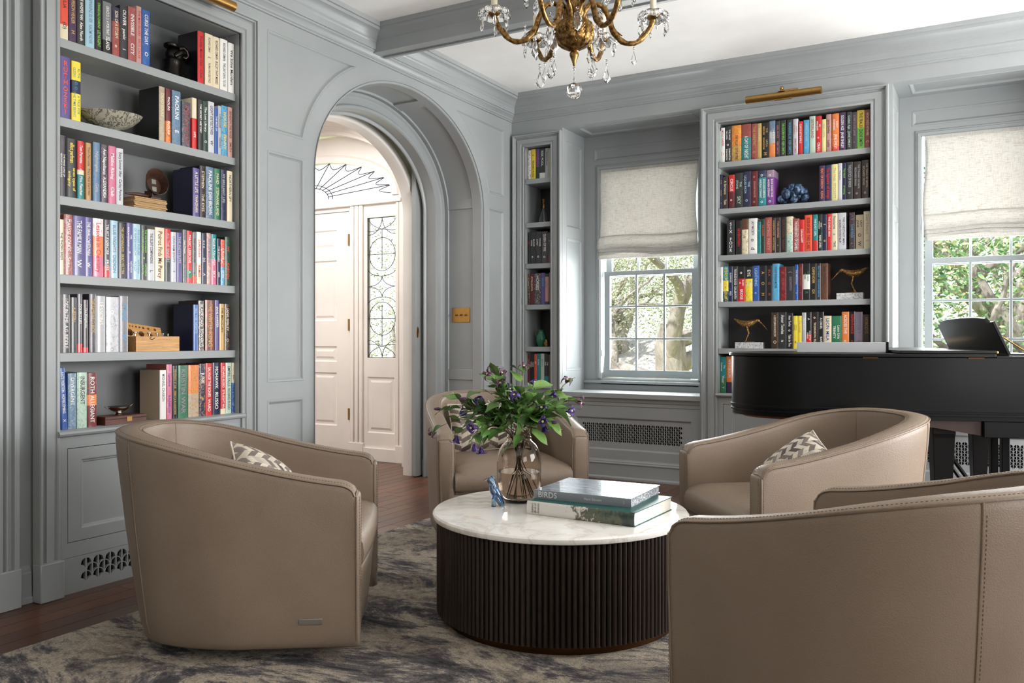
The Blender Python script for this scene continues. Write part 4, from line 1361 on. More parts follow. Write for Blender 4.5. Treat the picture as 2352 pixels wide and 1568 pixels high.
# ------------------------------------------------------------------ drum coffee table
TX, TY, TZ, TR = -1.546, 3.132, 0.440, 0.520
ct = thing('coffee_table', 'round drum coffee table with white marble top and dark fluted sides', 'coffee table', (TX, TY, 0.014))
MB().lathe([(0, 0.412), (TR - .012, 0.412), (TR - .003, 0.416), (TR, 0.425), (TR - .001, 0.433), (TR - .007, 0.439), (TR - .014, TZ), (0, TZ)], 96, (TX, TY, 0)).build('marble_top', M_marble, ct, smooth=30)
MB().lathe([(0, 0.055), (0.485, 0.055), (0.485, 0.412), (0, 0.412)], 72, (TX, TY, 0)).build('drum_core', M_flute, ct, smooth=30)
MB().lathe([(0, 0.014), (0.468, 0.014), (0.468, 0.056), (0, 0.056)], 72, (TX, TY, 0)).build('bronze_plinth', M_bronze, ct, smooth=30)
NF = 150; fr = 0.497; fw = 2 * PI * fr / NF * 0.47
b = MB()
pf = [(0.484, -fw), (0.492, -fw), (0.499, -fw * .72), (0.5035, -fw * .3), (0.5035, fw * .3), (0.499, fw * .72), (0.492, fw), (0.484, fw)]
b.prism(pf, 0.048, 0.411)
f0 = None
for i in range(NF):
    if f0 is None:
        f0 = b.build('flute', M_flute, ct, smooth=50); o = f0
    else:
        o = link('flute', f0.data, ct)
    o.matrix_parent_inverse = Matrix.Identity(4)
    o.location = (0, 0, -0.014); o.rotation_euler = (0, 0, 2 * PI * i / NF)

# ------------------------------------------------------------------ smoky vase with water
VC = at_z(1195, 1136, TZ + 0.0); VC = Vector((-1.770, 3.19, TZ))
vz = thing('glass_vase', 'smoky rounded glass vase half filled with water on the marble table', 'vase', VC)
outer = [(0.0, 0.0), (0.045, 0.0), (0.062, 0.004), (0.078, 0.018), (0.089, 0.045), (0.0945, 0.085), (0.0955, 0.13), (0.0955, 0.165), (0.093, 0.195), (0.085, 0.222), (0.071, 0.244), (0.056, 0.257), (0.051, 0.264), (0.050, 0.270), (0.052, 0.276)]
inner = [(max(r - 0.003, 0), z + (0.006 if i < 3 else 0.0)) for i, (r, z) in enumerate(outer)]
prof = outer + [(0.050, 0.2775)] + inner[::-1][0:-1] + [(0.0, 0.008)]
MB().lathe(prof, 48, VC).build('vase_body', M_smoke, vz, smooth=60)
wp = [(0, .0085)] + [(max(r - .0034, 0), z + (.0075 if i < 3 else 0)) for i, (r, z) in enumerate(outer[:7]) if r > 0] + [(0.0915, 0.128), (0, 0.128)]
MB().lathe(wp, 48, VC).build('water', M_water, vz, smooth=50)

# ------------------------------------------------------------------ clematis bouquet
bq = thing('clematis_bouquet', 'loose bouquet of purple clematis with green leaves standing in the glass vase', 'flowers', VC + Vector((0, 0, 0.02)))
rnd = random.Random(11)
neck = VC + Vector((0, 0, 0.268))
def leaf_mesh(L, W, curl, cup):
    mb = MB(); n = 7; vs = []
    for i in range(n + 1):
        t = i / n
        w_ = W * (math.sin(PI * min(1, t * 1.02) ** 0.72) ** 0.9) if 0 < t < 1 else 0.0
        x = L * t; z = -curl * L * t * t
        for s_ in (-1, -.5, 0, .5, 1):
            vs.append((x, s_ * w_, z + cup * abs(s_) * w_ + 0.12 * W * math.sin(t * 9 + s_ * 2) * abs(s_)))
    fs = []
    for i in range(n):
        for j in range(4):
            a = i * 5 + j; fs.append((a, a + 5, a + 6, a + 1))
    mb.add(vs, fs); return mb
LEAFS = []
for i in range(8):
    o = leaf_mesh(1.0, rnd.uniform(.26, .38), rnd.uniform(-.1, .4), rnd.uniform(.15, .5)).build('leaf', M_leaf, bq, local=True, smooth=80, recalc=False)
    LEAFS.append(o)
leaf_used = set(); leaf_n = 0
def leaf(p, d, L, roll):
    global leaf_n
    i = leaf_n % 8; leaf_n += 1
    src = LEAFS[i]
    if i in leaf_used: o = link('leaf', src.data, bq, local=True)
    else: o = src; leaf_used.add(i)
    q = Vector(d).normalized().to_track_quat('X', 'Z')
    o.matrix_basis = Matrix.Translation(Vector(p) - Vector(bq.location)) @ q.to_matrix().to_4x4() @ Matrix.Rotation(roll, 4, 'X') @ Matrix.Scale(L, 4)
    return o
def petal(mb, L, W, tip, base, twist, spread, recurve, m=0):
    """one pointed sepal: starts near the axis, opens by 'spread', recurves at its tip"""
    n = 6; vs = []
    for i in range(n + 1):
        t = i / n
        ang = spread * (t ** 0.8) + recurve * max(0, t - .55) ** 1.3 * 2
        r = base + L * (math.sin(ang) * t * .75 + .10 * math.sin(PI * t)); z = L * t * math.cos(ang * .8)
        w_ = W * (math.sin(PI * (0.12 + .88 * t)) ** .8) if t < 1 else 0.0006
        for s_ in (-1, 0, 1):
            vs.append((r - abs(s_) * w_ * .25, s_ * w_, z))
    M = Matrix.Rotation(twist, 4, 'Z')
    vs = [M @ Vector(v) for v in vs]; fs = []
    for i in range(n):
        for j in range(2):
            a = i * 3 + j; fs.append((a, a + 3, a + 4, a + 1))
    mb.add(vs, fs, m)
def flower_obj(kind_, seed):
    r_ = random.Random(seed); mb = MB()
    if kind_ == 'bell': sp, rc, L, W = .34, 1.4, .040, .0115
    elif kind_ == 'star': sp, rc, L, W = .75, 1.9, .040, .0068
    elif kind_ == 'open': sp, rc, L, W = .62, 2.6, .036, .0115
    else: sp, rc, L, W = .03, 0, .034, .0075
    for k in range(4): petal(mb, L * r_.uniform(.9, 1.1), W, 0, .003, k * PI / 2 + r_.uniform(-.15, .15), sp * r_.uniform(.8, 1.2), rc, 0)
    mb.ball((0, 0, .001), (.006, .006, .005), 8, 5, 0)
    if kind_ in ('open', 'star'): mb.tube([(0, 0, .002), (0, 0, .016)], [.003, .005], 6, mi=1)
    m0 = M_petal2 if kind_ in ('star', 'bud') else M_petal
    o = mb.build('flower', [m0, M_cream], bq, local=True, smooth=60, recalc=False)
    md = o.modifiers.new('th', 'SOLIDIFY'); md.thickness = .0007
    return o
FL = [  # x, y in the 960/820 crop scaled, kind, facing (dx, dz), stem depth offset
    (560, 140, 'star', (-.5, .3)), (592, 105, 'star', (.1, 1)), (645, 138, 'star', (.5, .7)), (828, 90, 'star', (.1, 1)), (1160, 195, 'star', (.3, .8)), (1255, 350, 'star', (.9, -.3)),
    (1180, 418, 'open', (.8, .0)), (915, 215, 'open', (0, .8)), (652, 222, 'star', (-.3, .9)), (705, 255, 'open', (.4, .3)), (762, 312, 'open', (-.3, .6)), (800, 382, 'open', (.6, -.3)),
    (965, 408, 'open', (0, .4)), (975, 500, 'open', (0, .0)), (985, 538, 'bell', (.2, -1)), (400, 365, 'star', (-.6, .5)), (480, 350, 'open', (-.2, .7)), (378, 438, 'bell', (-1, -.1)),
    (550, 425, 'bell', (-.2, -.7)), (178, 405, 'bud', (-1, .0)), (325, 330, 'bud', (1, .1)), (128, 585, 'star', (-.8, -.6)), (308, 620, 'bell', (-.2, -1)), (430, 545, 'open', (-.3, -.1)),
    (442, 685, 'bell', (0, -1)), (495, 712, 'bell', (.1, -1)), (630, 378, 'bell', (-.8, -.5)), (1215, 335, 'bud', (.9, .2)), (1040, 308, 'bell', (.6, .3)), (1040, 505, 'bud', (.8, -.1))]
d0 = neck.dot(Vector((VX, VY, 0)))
stems = MB()
for i, (fx, fy, kd, fc) in enumerate(FL):
    px, py = 960 + fx * .2934, 820 + fy * .2934
    # real depth of each flower: spread in front of and behind the vase
    dep = d0 + rnd.uniform(-.13, .13)
    P = at_d(px, py, dep)
    o = flower_obj(kd, i)
    D = Vector((RX, RY, 0)) * fc[0] + Vector((0, 0, 1)) * fc[1] + Vector((-VX, -VY, 0)) * (.45 if kd in ('open', 'star') else .1)
    q = D.normalized().to_track_quat('Z', 'Y')
    sc_ = 1.0 if kd != 'bud' else .9
    o.matrix_basis = Matrix.Translation(P - Vector(bq.location)) @ q.to_matrix().to_4x4() @ Matrix.Scale(sc_, 4)
    # stem: from the vase bottom through the neck to the flower, drooping when it hangs
    a = rnd.uniform(0, 2 * PI)
    aa_ = a + PI + rnd.uniform(-.5, .5); rb_ = rnd.uniform(.035, .080)
    bottom = VC + Vector((rb_ * math.cos(aa_), rb_ * math.sin(aa_), .022 + .25 * max(0, rb_ - .055)))
    nk = neck + Vector((.036 * math.cos(a), .036 * math.sin(a), 0))
    dirn = (P - neck)
    up = max(.05, .12 + .3 * dirn.length)
    mid = neck + Vector((dirn.x * .42, dirn.y * .42, max(dirn.z * .62, up * .55)))
    endc = P - D.normalized() * .045 + Vector((0, 0, .02 if fc[1] < .2 else 0))
    pts = []
    ctrl = [nk, mid, endc, P]
    for k in range(15):
        t = k / 14; s1 = 1 - t
        pts.append(ctrl[0] * s1 ** 3 + ctrl[1] * 3 * s1 * s1 * t + ctrl[2] * 3 * s1 * t * t + ctrl[3] * t ** 3)
    st_ = MB().tube(([bottom] if i % 2 == 0 else []) + pts, ([.0016] if i % 2 == 0 else []) + [.0018] * 2 + [.0015] * 8 + [.001] * 5, 5).build('stem', M_stem, bq, smooth=60)
    # leaf pairs at two nodes
    for t in (rnd.uniform(.25, .4), rnd.uniform(.42, .55), rnd.uniform(.58, .7), rnd.uniform(.76, .88)):
        k = int(t * 14); base = pts[k]; tg = (pts[k + 1] - pts[k - 1]).normalized()
        side = tg.cross(Vector((0, 0, 1)))
        if side.length < .1: side = Vector((1, 0, 0))
        side.normalize()
        for s_ in (-1, 1):
            if rnd.random() < .10: continue
            dd = side * s_ * rnd.uniform(.5, 1) + tg * rnd.uniform(.4, 1.0) + Vector((0, 0, rnd.uniform(-.15, .6)))
            leaf(base, dd, rnd.uniform(.055, .092) * (1.1 if t < .5 else .95), rnd.uniform(-.6, .6))
# collar of large leaves drooping over the vase mouth
for px, py, qx, qy, L in ((1180, 1010, 1165, 1024, .085), (1222, 985, 1262, 1018, .10), (1200, 1000, 1180, 1022, .075), (1150, 985, 1115, 1008, .09), (1250, 960, 1300, 1000, .11), (1145, 960, 1085, 1015, .12), (1270, 940, 1320, 965, .10),
                          (1120, 930, 1060, 950, .09), (1100, 900, 1070, 905, .08), (1250, 900, 1300, 905, .11), (1195, 905, 1180, 870, .085), (1225, 890, 1260, 880, .10), (1160, 900, 1130, 880, .08), (1205, 950, 1230, 970, .09), (1175, 945, 1150, 965, .09),
                          (1190, 960, 1195, 995, .085), (1235, 930, 1280, 925, .09), (1130, 905, 1105, 890, .08), (1215, 925, 1205, 895, .08), (1120, 955, 1085, 965, .08), (1270, 905, 1300, 880, .08), (1150, 925, 1120, 945, .09)):
    a_ = at_d(px, py, d0 - rnd.uniform(.02, .10)); b_ = at_d(qx, qy, d0 - rnd.uniform(.04, .13))
    leaf(a_, b_ - a_, L, rnd.uniform(-.5, .5))
for k in range(26):
    a = rnd.uniform(0, 2 * PI); rr = rnd.uniform(.0, .13); hh = rnd.uniform(.02, .18)
    p = neck + Vector((rr * math.cos(a), rr * math.sin(a), hh))
    leaf(p, Vector((math.cos(a + rnd.uniform(-.5, .5)), math.sin(a), rnd.uniform(-.2, .8))), rnd.uniform(.05, .085), rnd.uniform(-.7, .7))

# ------------------------------------------------------------------ blue glass bird
gbp = at_z(1140, 1163, TZ)
gb = thing('glass_bird', 'small blue art-glass parrot figurine standing on the marble table', 'figurine', gbp)
Mg = Matrix.Translation(gbp) @ Matrix.Rotation(YAW, 4, 'Z')
def g3(px, py, off=0.0):   # picture-plane coordinates in metres around the foot point
    return ((px - 1140) * .00181, off, (1163 - py) * .00181)
bd = MB().tube([g3(1122, 1097), g3(1124, 1099), g3(1128, 1103), g3(1131, 1112), g3(1134, 1123), g3(1140, 1135), g3(1147, 1147), g3(1153, 1158), g3(1156, 1163.0)],
               [.006, .013, .0165, .0155, .019, .0205, .017, .012, .006], 14)
bd.xf(Mg).build('bird_body', M_blueg, gb, smooth=60)
MB().tube([g3(1121, 1099), g3(1115, 1102), g3(1111, 1104)], [.005, .003, .0008], 8).xf(Mg).build('beak', M_crystal, gb)
MB().tube([g3(1127, 1094), g3(1133, 1096), g3(1137, 1102)], [.003, .005, .002], 8).xf(Mg).build('crest', M_blueg, gb)
for s_ in (-1, 1):
    MB().tube([g3(1131, 1112, s_ * .016), g3(1139, 1128, s_ * .021), g3(1149, 1146, s_ * .015), g3(1157, 1162, s_ * .004)], [.004, .007, .006, .002], 8, flat=.6).xf(Mg).build('wing', M_blueg, gb)
MB().tube([g3(1134, 1163.0), g3(1134, 1150), g3(1135, 1135)], [.010, .008, .009], 12).xf(Mg).build('foot_block', M_blueg, gb)

# ------------------------------------------------------------------ two large books on the table
def big_book(name, label, P0, P1, P2, z0, th, cover, spine_m, page_m, over=.004, rnd_spine=True):
    """P0-P1 is the spine edge (left to right as seen), P2 fixes the depth direction"""
    u = (P1 - P0); Ls = u.length; u.normalize(); e = P2 - P1; u = (u + Vector((e.y, -e.x, 0)).normalized()).normalized()
    v = Vector((-u.y, u.x, 0)); D = e.dot(v); P0 = P1 - u * Ls
    t = thing(name, label, 'book', Vector((P0.x, P0.y, z0)))
    M = Matrix(((u.x, v.x, 0, P0.x), (u.y, v.y, 0, P0.y), (0, 0, 1, z0), (0, 0, 0, 1)))
    c = .003
    MB().box(0, Ls, 0.004, D, 0, c).xf(M).build('cover_board', cover, t, bevel=.0006)
    MB().box(0, Ls, 0.004, D, th - c, th).xf(M).build('cover_board', cover, t, bevel=.0006)
    n = 8; pr_ = []
    for i in range(n + 1):
        a = PI * i / n; bul = (.007 if rnd_spine else .0015)
        pr_.append((-bul * math.sin(a) + .004 - .004 * 0, th / 2 - th / 2 * math.cos(a) if rnd_spine else th * i / n))
    pr2 = pr_ + [(y + .003, z) for y, z in pr_[::-1]]
    Mx = M @ Matrix(((0, 0, 1, 0), (1, 0, 0, 0), (0, 1, 0, 0), (0, 0, 0, 1)))
    MB().prism(pr2, 0, Ls, Mx).build('spine', spine_m, t, smooth=40)
    MB().box(over, Ls - over, .006, D - over, c, th - c).xf(M).build('pages', page_m, t)
    return t, M, Ls, D, th
z1 = TZ + .0
a0_, a1_ = at_z(1219, 1177, z1), at_z(1457, 1211, z1)
a2_ = at_z(1532, 1169, z1)
def artspine():
    m = mat('painted_jacket', (214, 212, 206), .35); n = NT(m)
    n.b.inputs['Coat Weight'].default_value = .3
    c = n.n('TexCoord'); sp_ = n.n('SeparateXYZ'); n.l(c.outputs['Generated'], sp_.inputs[0])
    f = n.noise(n.co('Object'), 34, 7, .75, .4)
    thr = n.math('ADD', f, n.math('MULTIPLY_ADD', sp_.outputs[0], 0.62, -0.36))
    n.color(n.ramp(thr, [(.42, (214, 212, 206)), (.46, (116, 112, 92)), (.52, (74, 74, 60)), (.58, (96, 104, 84)), (.68, (58, 72, 66)), (.82, (36, 52, 50))]))
    return m
def seaart():
    m = mat('misty_sea_cover', (150, 158, 168), .22); n = NT(m)
    f = n.noise(n.co('Object', (1.2, 5, 1)), 6, 8, .68, 1.2)
    n.color(n.ramp(f, [(.3, (84, 94, 108)), (.48, (132, 144, 158)), (.6, (176, 186, 196)), (.75, (206, 212, 218))]))
    n.b.inputs['Coat Weight'].default_value = .6
    return m
def patpages():
    m = mat('patterned_page_edges', (200, 202, 204), .8); n = NT(m)
    v = n.n('TexVoronoi', Scale=110.0); n.l(n.co('Object', (1, 1, 1.6)), v.inputs['Vector'])
    n.color(n.ramp(v.outputs['Distance'], [(.35, (226, 226, 224)), (.5, (140, 146, 152))]))
    return m
M_teal = sol((28, 84, 80), .4)
b1, Mb1, L1, D1, T1 = big_book('coffee_table_book', 'thick painted-jacket art book with teal boards, lower book on the marble table', a0_, a1_, a2_, z1, .053, M_teal, artspine(), sol((232, 226, 214), .8))
z2 = z1 + .053
a0_, a1_ = at_z(1227, 1143, z2), at_z(1449, 1166, z2); a2_ = at_z(1513, 1132, z2)
b2, Mb2, L2, D2, T2 = big_book('coffee_table_book', 'grey art book lettered BIRDS with misty cover, on top of the other book', a0_, a1_, a2_, z2, .0335, seaart(), sol((140, 144, 150), .35), patpages(), rnd_spine=False)
def spine_text(M, s, xc, zc, size, mx, m, par, y=-.0008, rot=0.0, **kw):
    text(s, M @ Matrix.Translation((xc, y, zc)) @ Matrix.Rotation(PI / 2, 4, 'X') @ Matrix.Rotation(rot, 4, 'Z'), size, mx, m, par, **kw)
W_ = sol((232, 234, 236), .5)
spine_text(Mb2, 'BIRDS', .062, T2 / 2, .032, .085, W_, b2, y=.0008, bold=.012)
spine_text(Mb2, 'Hunt Slonem', L2 * .62, T2 / 2, .0145, .072, W_, b2, y=.0018)
spine_text(Mb2, 'A B', L2 * .93, T2 / 2, .007, .02, W_, b2, y=.0018, rot=-PI / 2)
K_ = sol((60, 58, 54), .6)
for k, s_ in enumerate(('Audubon\'s', 'Birds of', 'America')):
    spine_text(Mb1, s_, .026 + k * .0135, T1 / 2, .014, .040, K_, b1, y=-.0036, rot=PI / 2, shear=.35)
# ------------------------------------------------------------------ shelf books, measured one by one from the photograph
CN = [('black', 22, 22, 24), ('charcoal', 62, 62, 64), ('grey', 128, 128, 130), ('pale grey', 190, 190, 192), ('white', 232, 232, 230), ('cream', 226, 214, 184), ('beige', 190, 172, 146), ('tan', 176, 136, 92),
      ('brown', 104, 66, 48), ('dark brown', 58, 42, 36), ('maroon', 106, 32, 38), ('red', 198, 36, 40), ('orange red', 218, 70, 40), ('orange', 232, 132, 60), ('yellow', 238, 208, 60), ('pale yellow', 232, 222, 150), ('lime green', 140, 200, 70),
      ('green', 56, 120, 84), ('dark green', 30, 62, 48), ('teal', 30, 136, 140), ('pale green', 182, 204, 186), ('sky blue', 80, 172, 214), ('pale blue', 160, 196, 214), ('steel blue', 104, 134, 160), ('blue', 44, 84, 160),
      ('navy', 28, 36, 72), ('violet', 92, 72, 148), ('dark purple', 62, 36, 72), ('purple', 120, 60, 140), ('mauve', 158, 132, 152), ('pink', 204, 110, 140), ('dusty pink', 190, 140, 134), ('dusty red', 166, 82, 76)]
def cname(c): return min(CN, key=lambda k: (k[1] - c[0]) ** 2 * 1.2 + (k[2] - c[1]) ** 2 * 1.4 + (k[3] - c[2]) ** 2)[0]
PAL = dict(k=(24, 24, 26), K=(48, 48, 50), g=(118, 120, 124), G=(176, 178, 182), w=(232, 230, 226), c=(226, 212, 182), b=(186, 168, 142), t=(188, 142, 88), n=(100, 64, 46), N=(56, 42, 38), m=(104, 30, 36), r=(204, 40, 42),
           R=(228, 78, 52), o=(232, 132, 64), y=(240, 212, 60), Y=(228, 218, 150), l=(130, 205, 80), e=(50, 118, 84), E=(34, 62, 50), T=(28, 132, 136), f=(184, 206, 190), s=(80, 160, 200), S=(160, 196, 214), u=(100, 130, 156),
           U=(44, 86, 160), v=(30, 36, 70), V=(86, 76, 138), p=(64, 38, 76), P=(116, 56, 136), M=(150, 128, 146), i=(206, 110, 142), I=(192, 146, 138), D=(160, 78, 72), d=(70, 62, 72), a=(150, 120, 70), A=(196, 160, 92), W=(200, 200, 206))
ORD = ['first', 'second', 'third', 'fourth', 'fifth', 'sixth', 'seventh', 'eighth', 'ninth', 'tenth', 'eleventh', 'twelfth', 'thirteenth', 'fourteenth', 'fifteenth', 'sixteenth']
TEX = MB
def make_book(M, u0, u1, z0, h, depth, cols, acc, acca, title, tcol, label, group, par=None, author=None, lean=0.0, cover=None):
    """book standing on a shelf; M maps (along, up, out), spine faces out at out = 0"""
    base = M @ Vector(((u0 + u1) / 2, z0, -depth / 2))
    t = thing('book', label, 'book', base, group=group)
    w_ = u1 - u0; bul = min(.0035, w_ * .12); ct_ = min(.0026, w_ * .14)
    L = Matrix.Identity(4)
    if lean:
        L = Matrix.Translation((u0, z0, 0)) @ Matrix.Rotation(lean, 4, 'Z') @ Matrix.Translation((-u0, -z0, 0))
    ML = M @ L
    # jacket: U-shaped sheet with rounded spine, cut at the colour bands
    seg = 6
    sec = [(u0, -depth)] + [((u0 + u1) / 2 - w_ / 2 * math.cos(PI * k / seg), -bul + bul * math.sin(PI * k / seg)) for k in range(seg + 1)] + [(u1, -depth)]
    inn = [(u1 - ct_, -depth)] + [(u1 - ct_, -ct_ - .002), (u0 + ct_, -ct_ - .002), (u0 + ct_, -depth)]
    loop = sec + inn; k = len(loop)
    # bands: list of (fraction from top, colour)
    bands = cols
    cuts = [0.0]
    for fr_, c in bands: cuts.append(cuts[-1] + fr_)
    tot = cuts[-1]; cuts = [c / tot for c in cuts]
    mb = MB(); fc = []
    zs = [z0 + h * (1 - c) for c in cuts]
    for z in zs: mb.v += [(x, z, n_) for x, n_ in loop]
    for bi in range(len(bands)):
        for q in range(k):
            j = (q + 1) % k
            mb.f.append((bi * k + q, bi * k + j, (bi + 1) * k + j, (bi + 1) * k + q)); mb.mi.append(0)
            isp = 1 <= q <= seg
            fc.append((bands[bi][1] if isp else (cover or bands[bi][1]), isp))
    def cap(o, flip):
        outer_ = list(range(0, len(sec))); inner_ = list(range(len(sec), k))
        # quads left board, spine, right board
        f1 = [o + 0, o + 1, o + k - 2, o + k - 1]; f2 = [o + len(sec) - 2, o + len(sec) - 1, o + len(sec), o + len(sec) + 1]
        f3 = [o + i for i in range(1, len(sec) - 1)] + [o + len(sec) + 1, o + k - 2]
        for f in (f1, f2, f3): mb.f.append(tuple(f)); mb.mi.append(0); fc.append((bands[0][1] if not flip else bands[-1][1], True))
    cap(0, False); cap(len(bands) * k, True)
    mb.xf(ML)
    o = mb.build('jacket', M_book, t, smooth=50, recalc=True)
    me = o.data
    a1 = me.attributes.new('jacket', 'FLOAT_COLOR', 'CORNER'); a2 = me.attributes.new('accent', 'FLOAT_COLOR', 'CORNER')
    ac = srgb(*acc) if acc else (0, 0, 0, 1)
    for p, (c, isp) in zip(me.polygons, fc):
        cc = srgb(*c)
        for li in p.loop_indices:
            a1.data[li].color = cc; a2.data[li].color = (ac[0], ac[1], ac[2], acca if (acc and isp) else 0.0)
    MB().box(u0 + ct_, u1 - ct_, z0 + .003, z0 + h - .004, -depth + .004, -ct_ - .003).xf(ML).build('pages', M_page, t, smooth=0)
    # title reads downwards
    if title:
        parts = title.split('|')
        tot_l = h * .86; n_ = len(parts)
        wts = [max(4, len(x)) ** .6 for x in parts]; sw = sum(wts); pos = z0 + h * .94
        for s_, wt in zip(parts, wts):
            ln = tot_l * wt / sw; zc = pos - ln / 2; pos -= ln + h * .015
            if s_.startswith('^'):       # upright letters stacked
                chars = s_[1:]
                for ci, ch in enumerate(chars):
                    if ch == ' ': continue
                    z = zc + ln / 2 - (ci + .5) * ln / len(chars)
                    text(ch, ML @ Matrix.Translation(((u0 + u1) / 2, z, .0006)), min(w_ * .62, ln / len(chars) * 1.1), w_ * .7, sol(tcol), t, bold=.02)
                continue
            two = '/' in s_
            lines = s_.split('/')
            for li, l_ in enumerate(lines):
                off = (0 if not two else (.22 - .44 * li)) * w_
                sz = w_ * (.60 if not two else .36)
                text(l_, ML @ Matrix.Translation(((u0 + u1) / 2 + off, zc, .0006 - (0 if not two else bul * .18))) @ Matrix.Rotation(-PI / 2, 4, 'Z'), sz, ln * .94, sol(tcol), t, bold=.012)
    return t
def parse(s):
    s = s.strip()
    f = [x.strip() for x in s.split(';')]
    x0, x1, yt = [float(v) for v in f[0].split()]
    bands = []
    for tok in f[1].split():
        if tok[0].isdigit() or tok[0] == '.': bands.append((float(tok[:-1]), PAL[tok[-1]]))
        else: bands.append((1.0, PAL[tok]))
    acc = None; aa = 0
    tc = PAL['w']; title = ''
    if len(f) > 2 and f[2]:
        q = f[2]; acc = PAL[q[0]]; aa = float(q[1:] or .7)
    if len(f) > 3 and f[3]: tc = PAL[f[3]]
    if len(f) > 4: title = f[4]
    ex = {}
    if len(f) > 5:
        for kv in f[5].split(): a, b_ = kv.split('='); ex[a] = b_
    return x0, x1, yt, bands, acc, aa, tc, title, ex
SHELFN = ['top shelf', 'second shelf', 'third shelf', 'fourth shelf', 'fifth shelf', 'bottom shelf']
def shelf(which, si, z0, data, ox, oy, sc, case, hmax, depth=.155):
    rows = [parse(l) for l in data.strip().split('\n') if l.strip()]
    n = len(rows); prev = None; used = set()
    for i, (x0, x1, yt, bands, acc, aa, tc, title, ex) in enumerate(rows):
        px0, px1 = ox + x0 * sc, ox + x1 * sc; py = oy + yt * sc
        if which == 'L':
            K = -3.625; M = frame('L', K); a = at_x(px0, 700, K)[1]; b_ = at_x(px1, 700, K)[1]; zt = at_x((px0 + px1) / 2, py, K)[2]
        else:
            K = YB + .045; M = frame('B', K); a = at_y(px0, 700, K)[0]; b_ = at_y(px1, 700, K)[0]; zt = at_y((px0 + px1) / 2, py, K)[2]
        h = float(ex['h']) if 'h' in ex else zt - z0 - .001
        h = max(.15, min(h, hmax))
        if prev is not None and a < prev + .0004: a = prev + .0004
        lim = {'L': (2.2795, 3.3165)}.get(which) or ((-1.8035, -.7415) if case.startswith('right') else (-3.4605, -3.2135))
        a = max(a, lim[0]); b_ = min(b_, lim[1])
        if b_ - a < .006: b_ = a + .006
        prev = b_
        nm = ' and '.join(dict.fromkeys([cname(bands[0][1])] + ([cname(bands[-1][1])] if len(bands) > 1 else [])))
        if i < (n + 1) // 2: where = ('leftmost' if i == 0 else ORD[i] + ' from left')
        else: where = ('rightmost' if i == n - 1 else ORD[n - 1 - i] + ' from right')
        lab = '%s book%s, %s on %s of %s bookcase' % (nm, (' with %s lettering' % cname(tc)) if title and len(nm.split()) < 3 else '', where, SHELFN[si], case)
        d = float(ex.get('d', depth))
        make_book(M, a, b_, z0 + .0005, h, d, bands, acc, aa, title, tc, lab, 'books on the %s of the %s bookcase' % (SHELFN[si], case), lean=float(ex.get('lean', 0)), cover=PAL[ex['cv']] if 'cv' in ex else None)
S1 = '''78 92 0; G; ; k; ;h=.22
98 190 0; .72R .28c; ; k;JULIA|(O);h=.235
195 290 0; p; n.4;A;THE PRISON HEALER|H;h=.24
297 385 0; K; k.5;w;THE WHISPER MAN|Alex North;h=.24
393 500 0; S; ; u;SPINNING SILVER|NAOMI NOVIK;h=.24 cv=l
508 585 0; k; ; l;STRANGE SALLY DIAMOND|LIZ NUGENT;h=.24
597 700 0; .75g .25k; ; w;GRACE D. LI  A PORTRAIT|ISLAND;h=.24
708 795 0; .3v .7D; n.6;c;SON OF A STORM|o;h=.232
800 890 70; K; k.4;w;OLIVER|panic|i
895 985 85; D; M.4;w;INVISIBLE|CITY
990 1052 75; I; ; r;THE MARVELLERS|SAYS CALVE
1057 1150 120; U; s.3;w;CURSE THE DAY|O
1712 1782 370; r; ; m;Thursday Murder Club|Club;cv=k
1798 1890 400; c; ; K;RICHARD OSMAN|i|THE MAN WHO DIED TWICE
1890 1967 435; c; ; K;RICHARD OSMAN|BULLET THAT MISSED
1975 2063 463; w; ; K;RICHARD OSMAN|THE LAST DEVIL TO DIE
2070 2140 508; w; ; k;We Solve Murders'''
S2 = '''78 90 660; R; ; k;
92 215 665; V; P.5;R;^RUTH|^OZEKI
232 338 722; .32y .22v .46y; ;T;RUTH/OZEKI|o o|A TALE FOR/THE TIME BEING
1258 1325 1018; b; g.5;c;DEAD SOULS|;cv=k
1335 1395 1042; .6m .4o; n.5;w;PAOLINI|PAOLINI
1410 1512 1068; u; d.5;w;PAOLINI|E
1525 1625 1195; d; M.6;D;AMERICAN|ROYALS
1645 1700 1150; .4c .6r; ; w;WILD|LIFE
1715 1770 1172; K; k.5;w;THE SECRET HISTORY|
1772 1830 1190; E; ; w;The Lost Library|G
1835 1907 1195; W; ; K;LIGHT DETECTIVES|W
1908 1948 1268; U; ; w;THE BEST OF|
1950 1987 1243; G; ; K;A STRANGER|HANNAH
1990 2062 1243; s; v.6;y;HOUSE|PENNY
2065 2118 1260; I; ; n;BENEATH THE RIVER|SMITH'''
S3 = '''65 125 120; d; k.5;w;THE MANY LIVES OF/VERONICA HAWKINS
130 224 150; k; K.6;y;elliot perlman|seven types of/ambiguity
230 288 172; .5r .08c .42T; ; w;Tom Perrotta|o|Mrs. Fletcher
305 352 188; t; ; K;Tom Perrotta|Tracy Flick Can't Win
370 433 183; u; U.4;G;Nightingale|Girls
438 502 203; d; M.5;w;Ann Napolitano|ALEXANDRIA
508 575 217; i; ; w;Malibu Rising|Club
580 642 237; W; ; K;Every Summer After|Carley Fortune
1268 1327 415; V; v.4;c;A LITTLE LIFE|YANAGIHARA;cv=v
1330 1382 395; k; n.7;c;STEPHEN|THE EYES
1385 1457 405; u; k.6;w;PAOLINI|DAN BROWN
1460 1513 420; e; ; c;MAID|STEPHANIE LAND
1518 1566 430; v; V.5;G;MY BRILLIANT LIFE|
1577 1625 443; c; ; K;NORTHERN SPY|'''
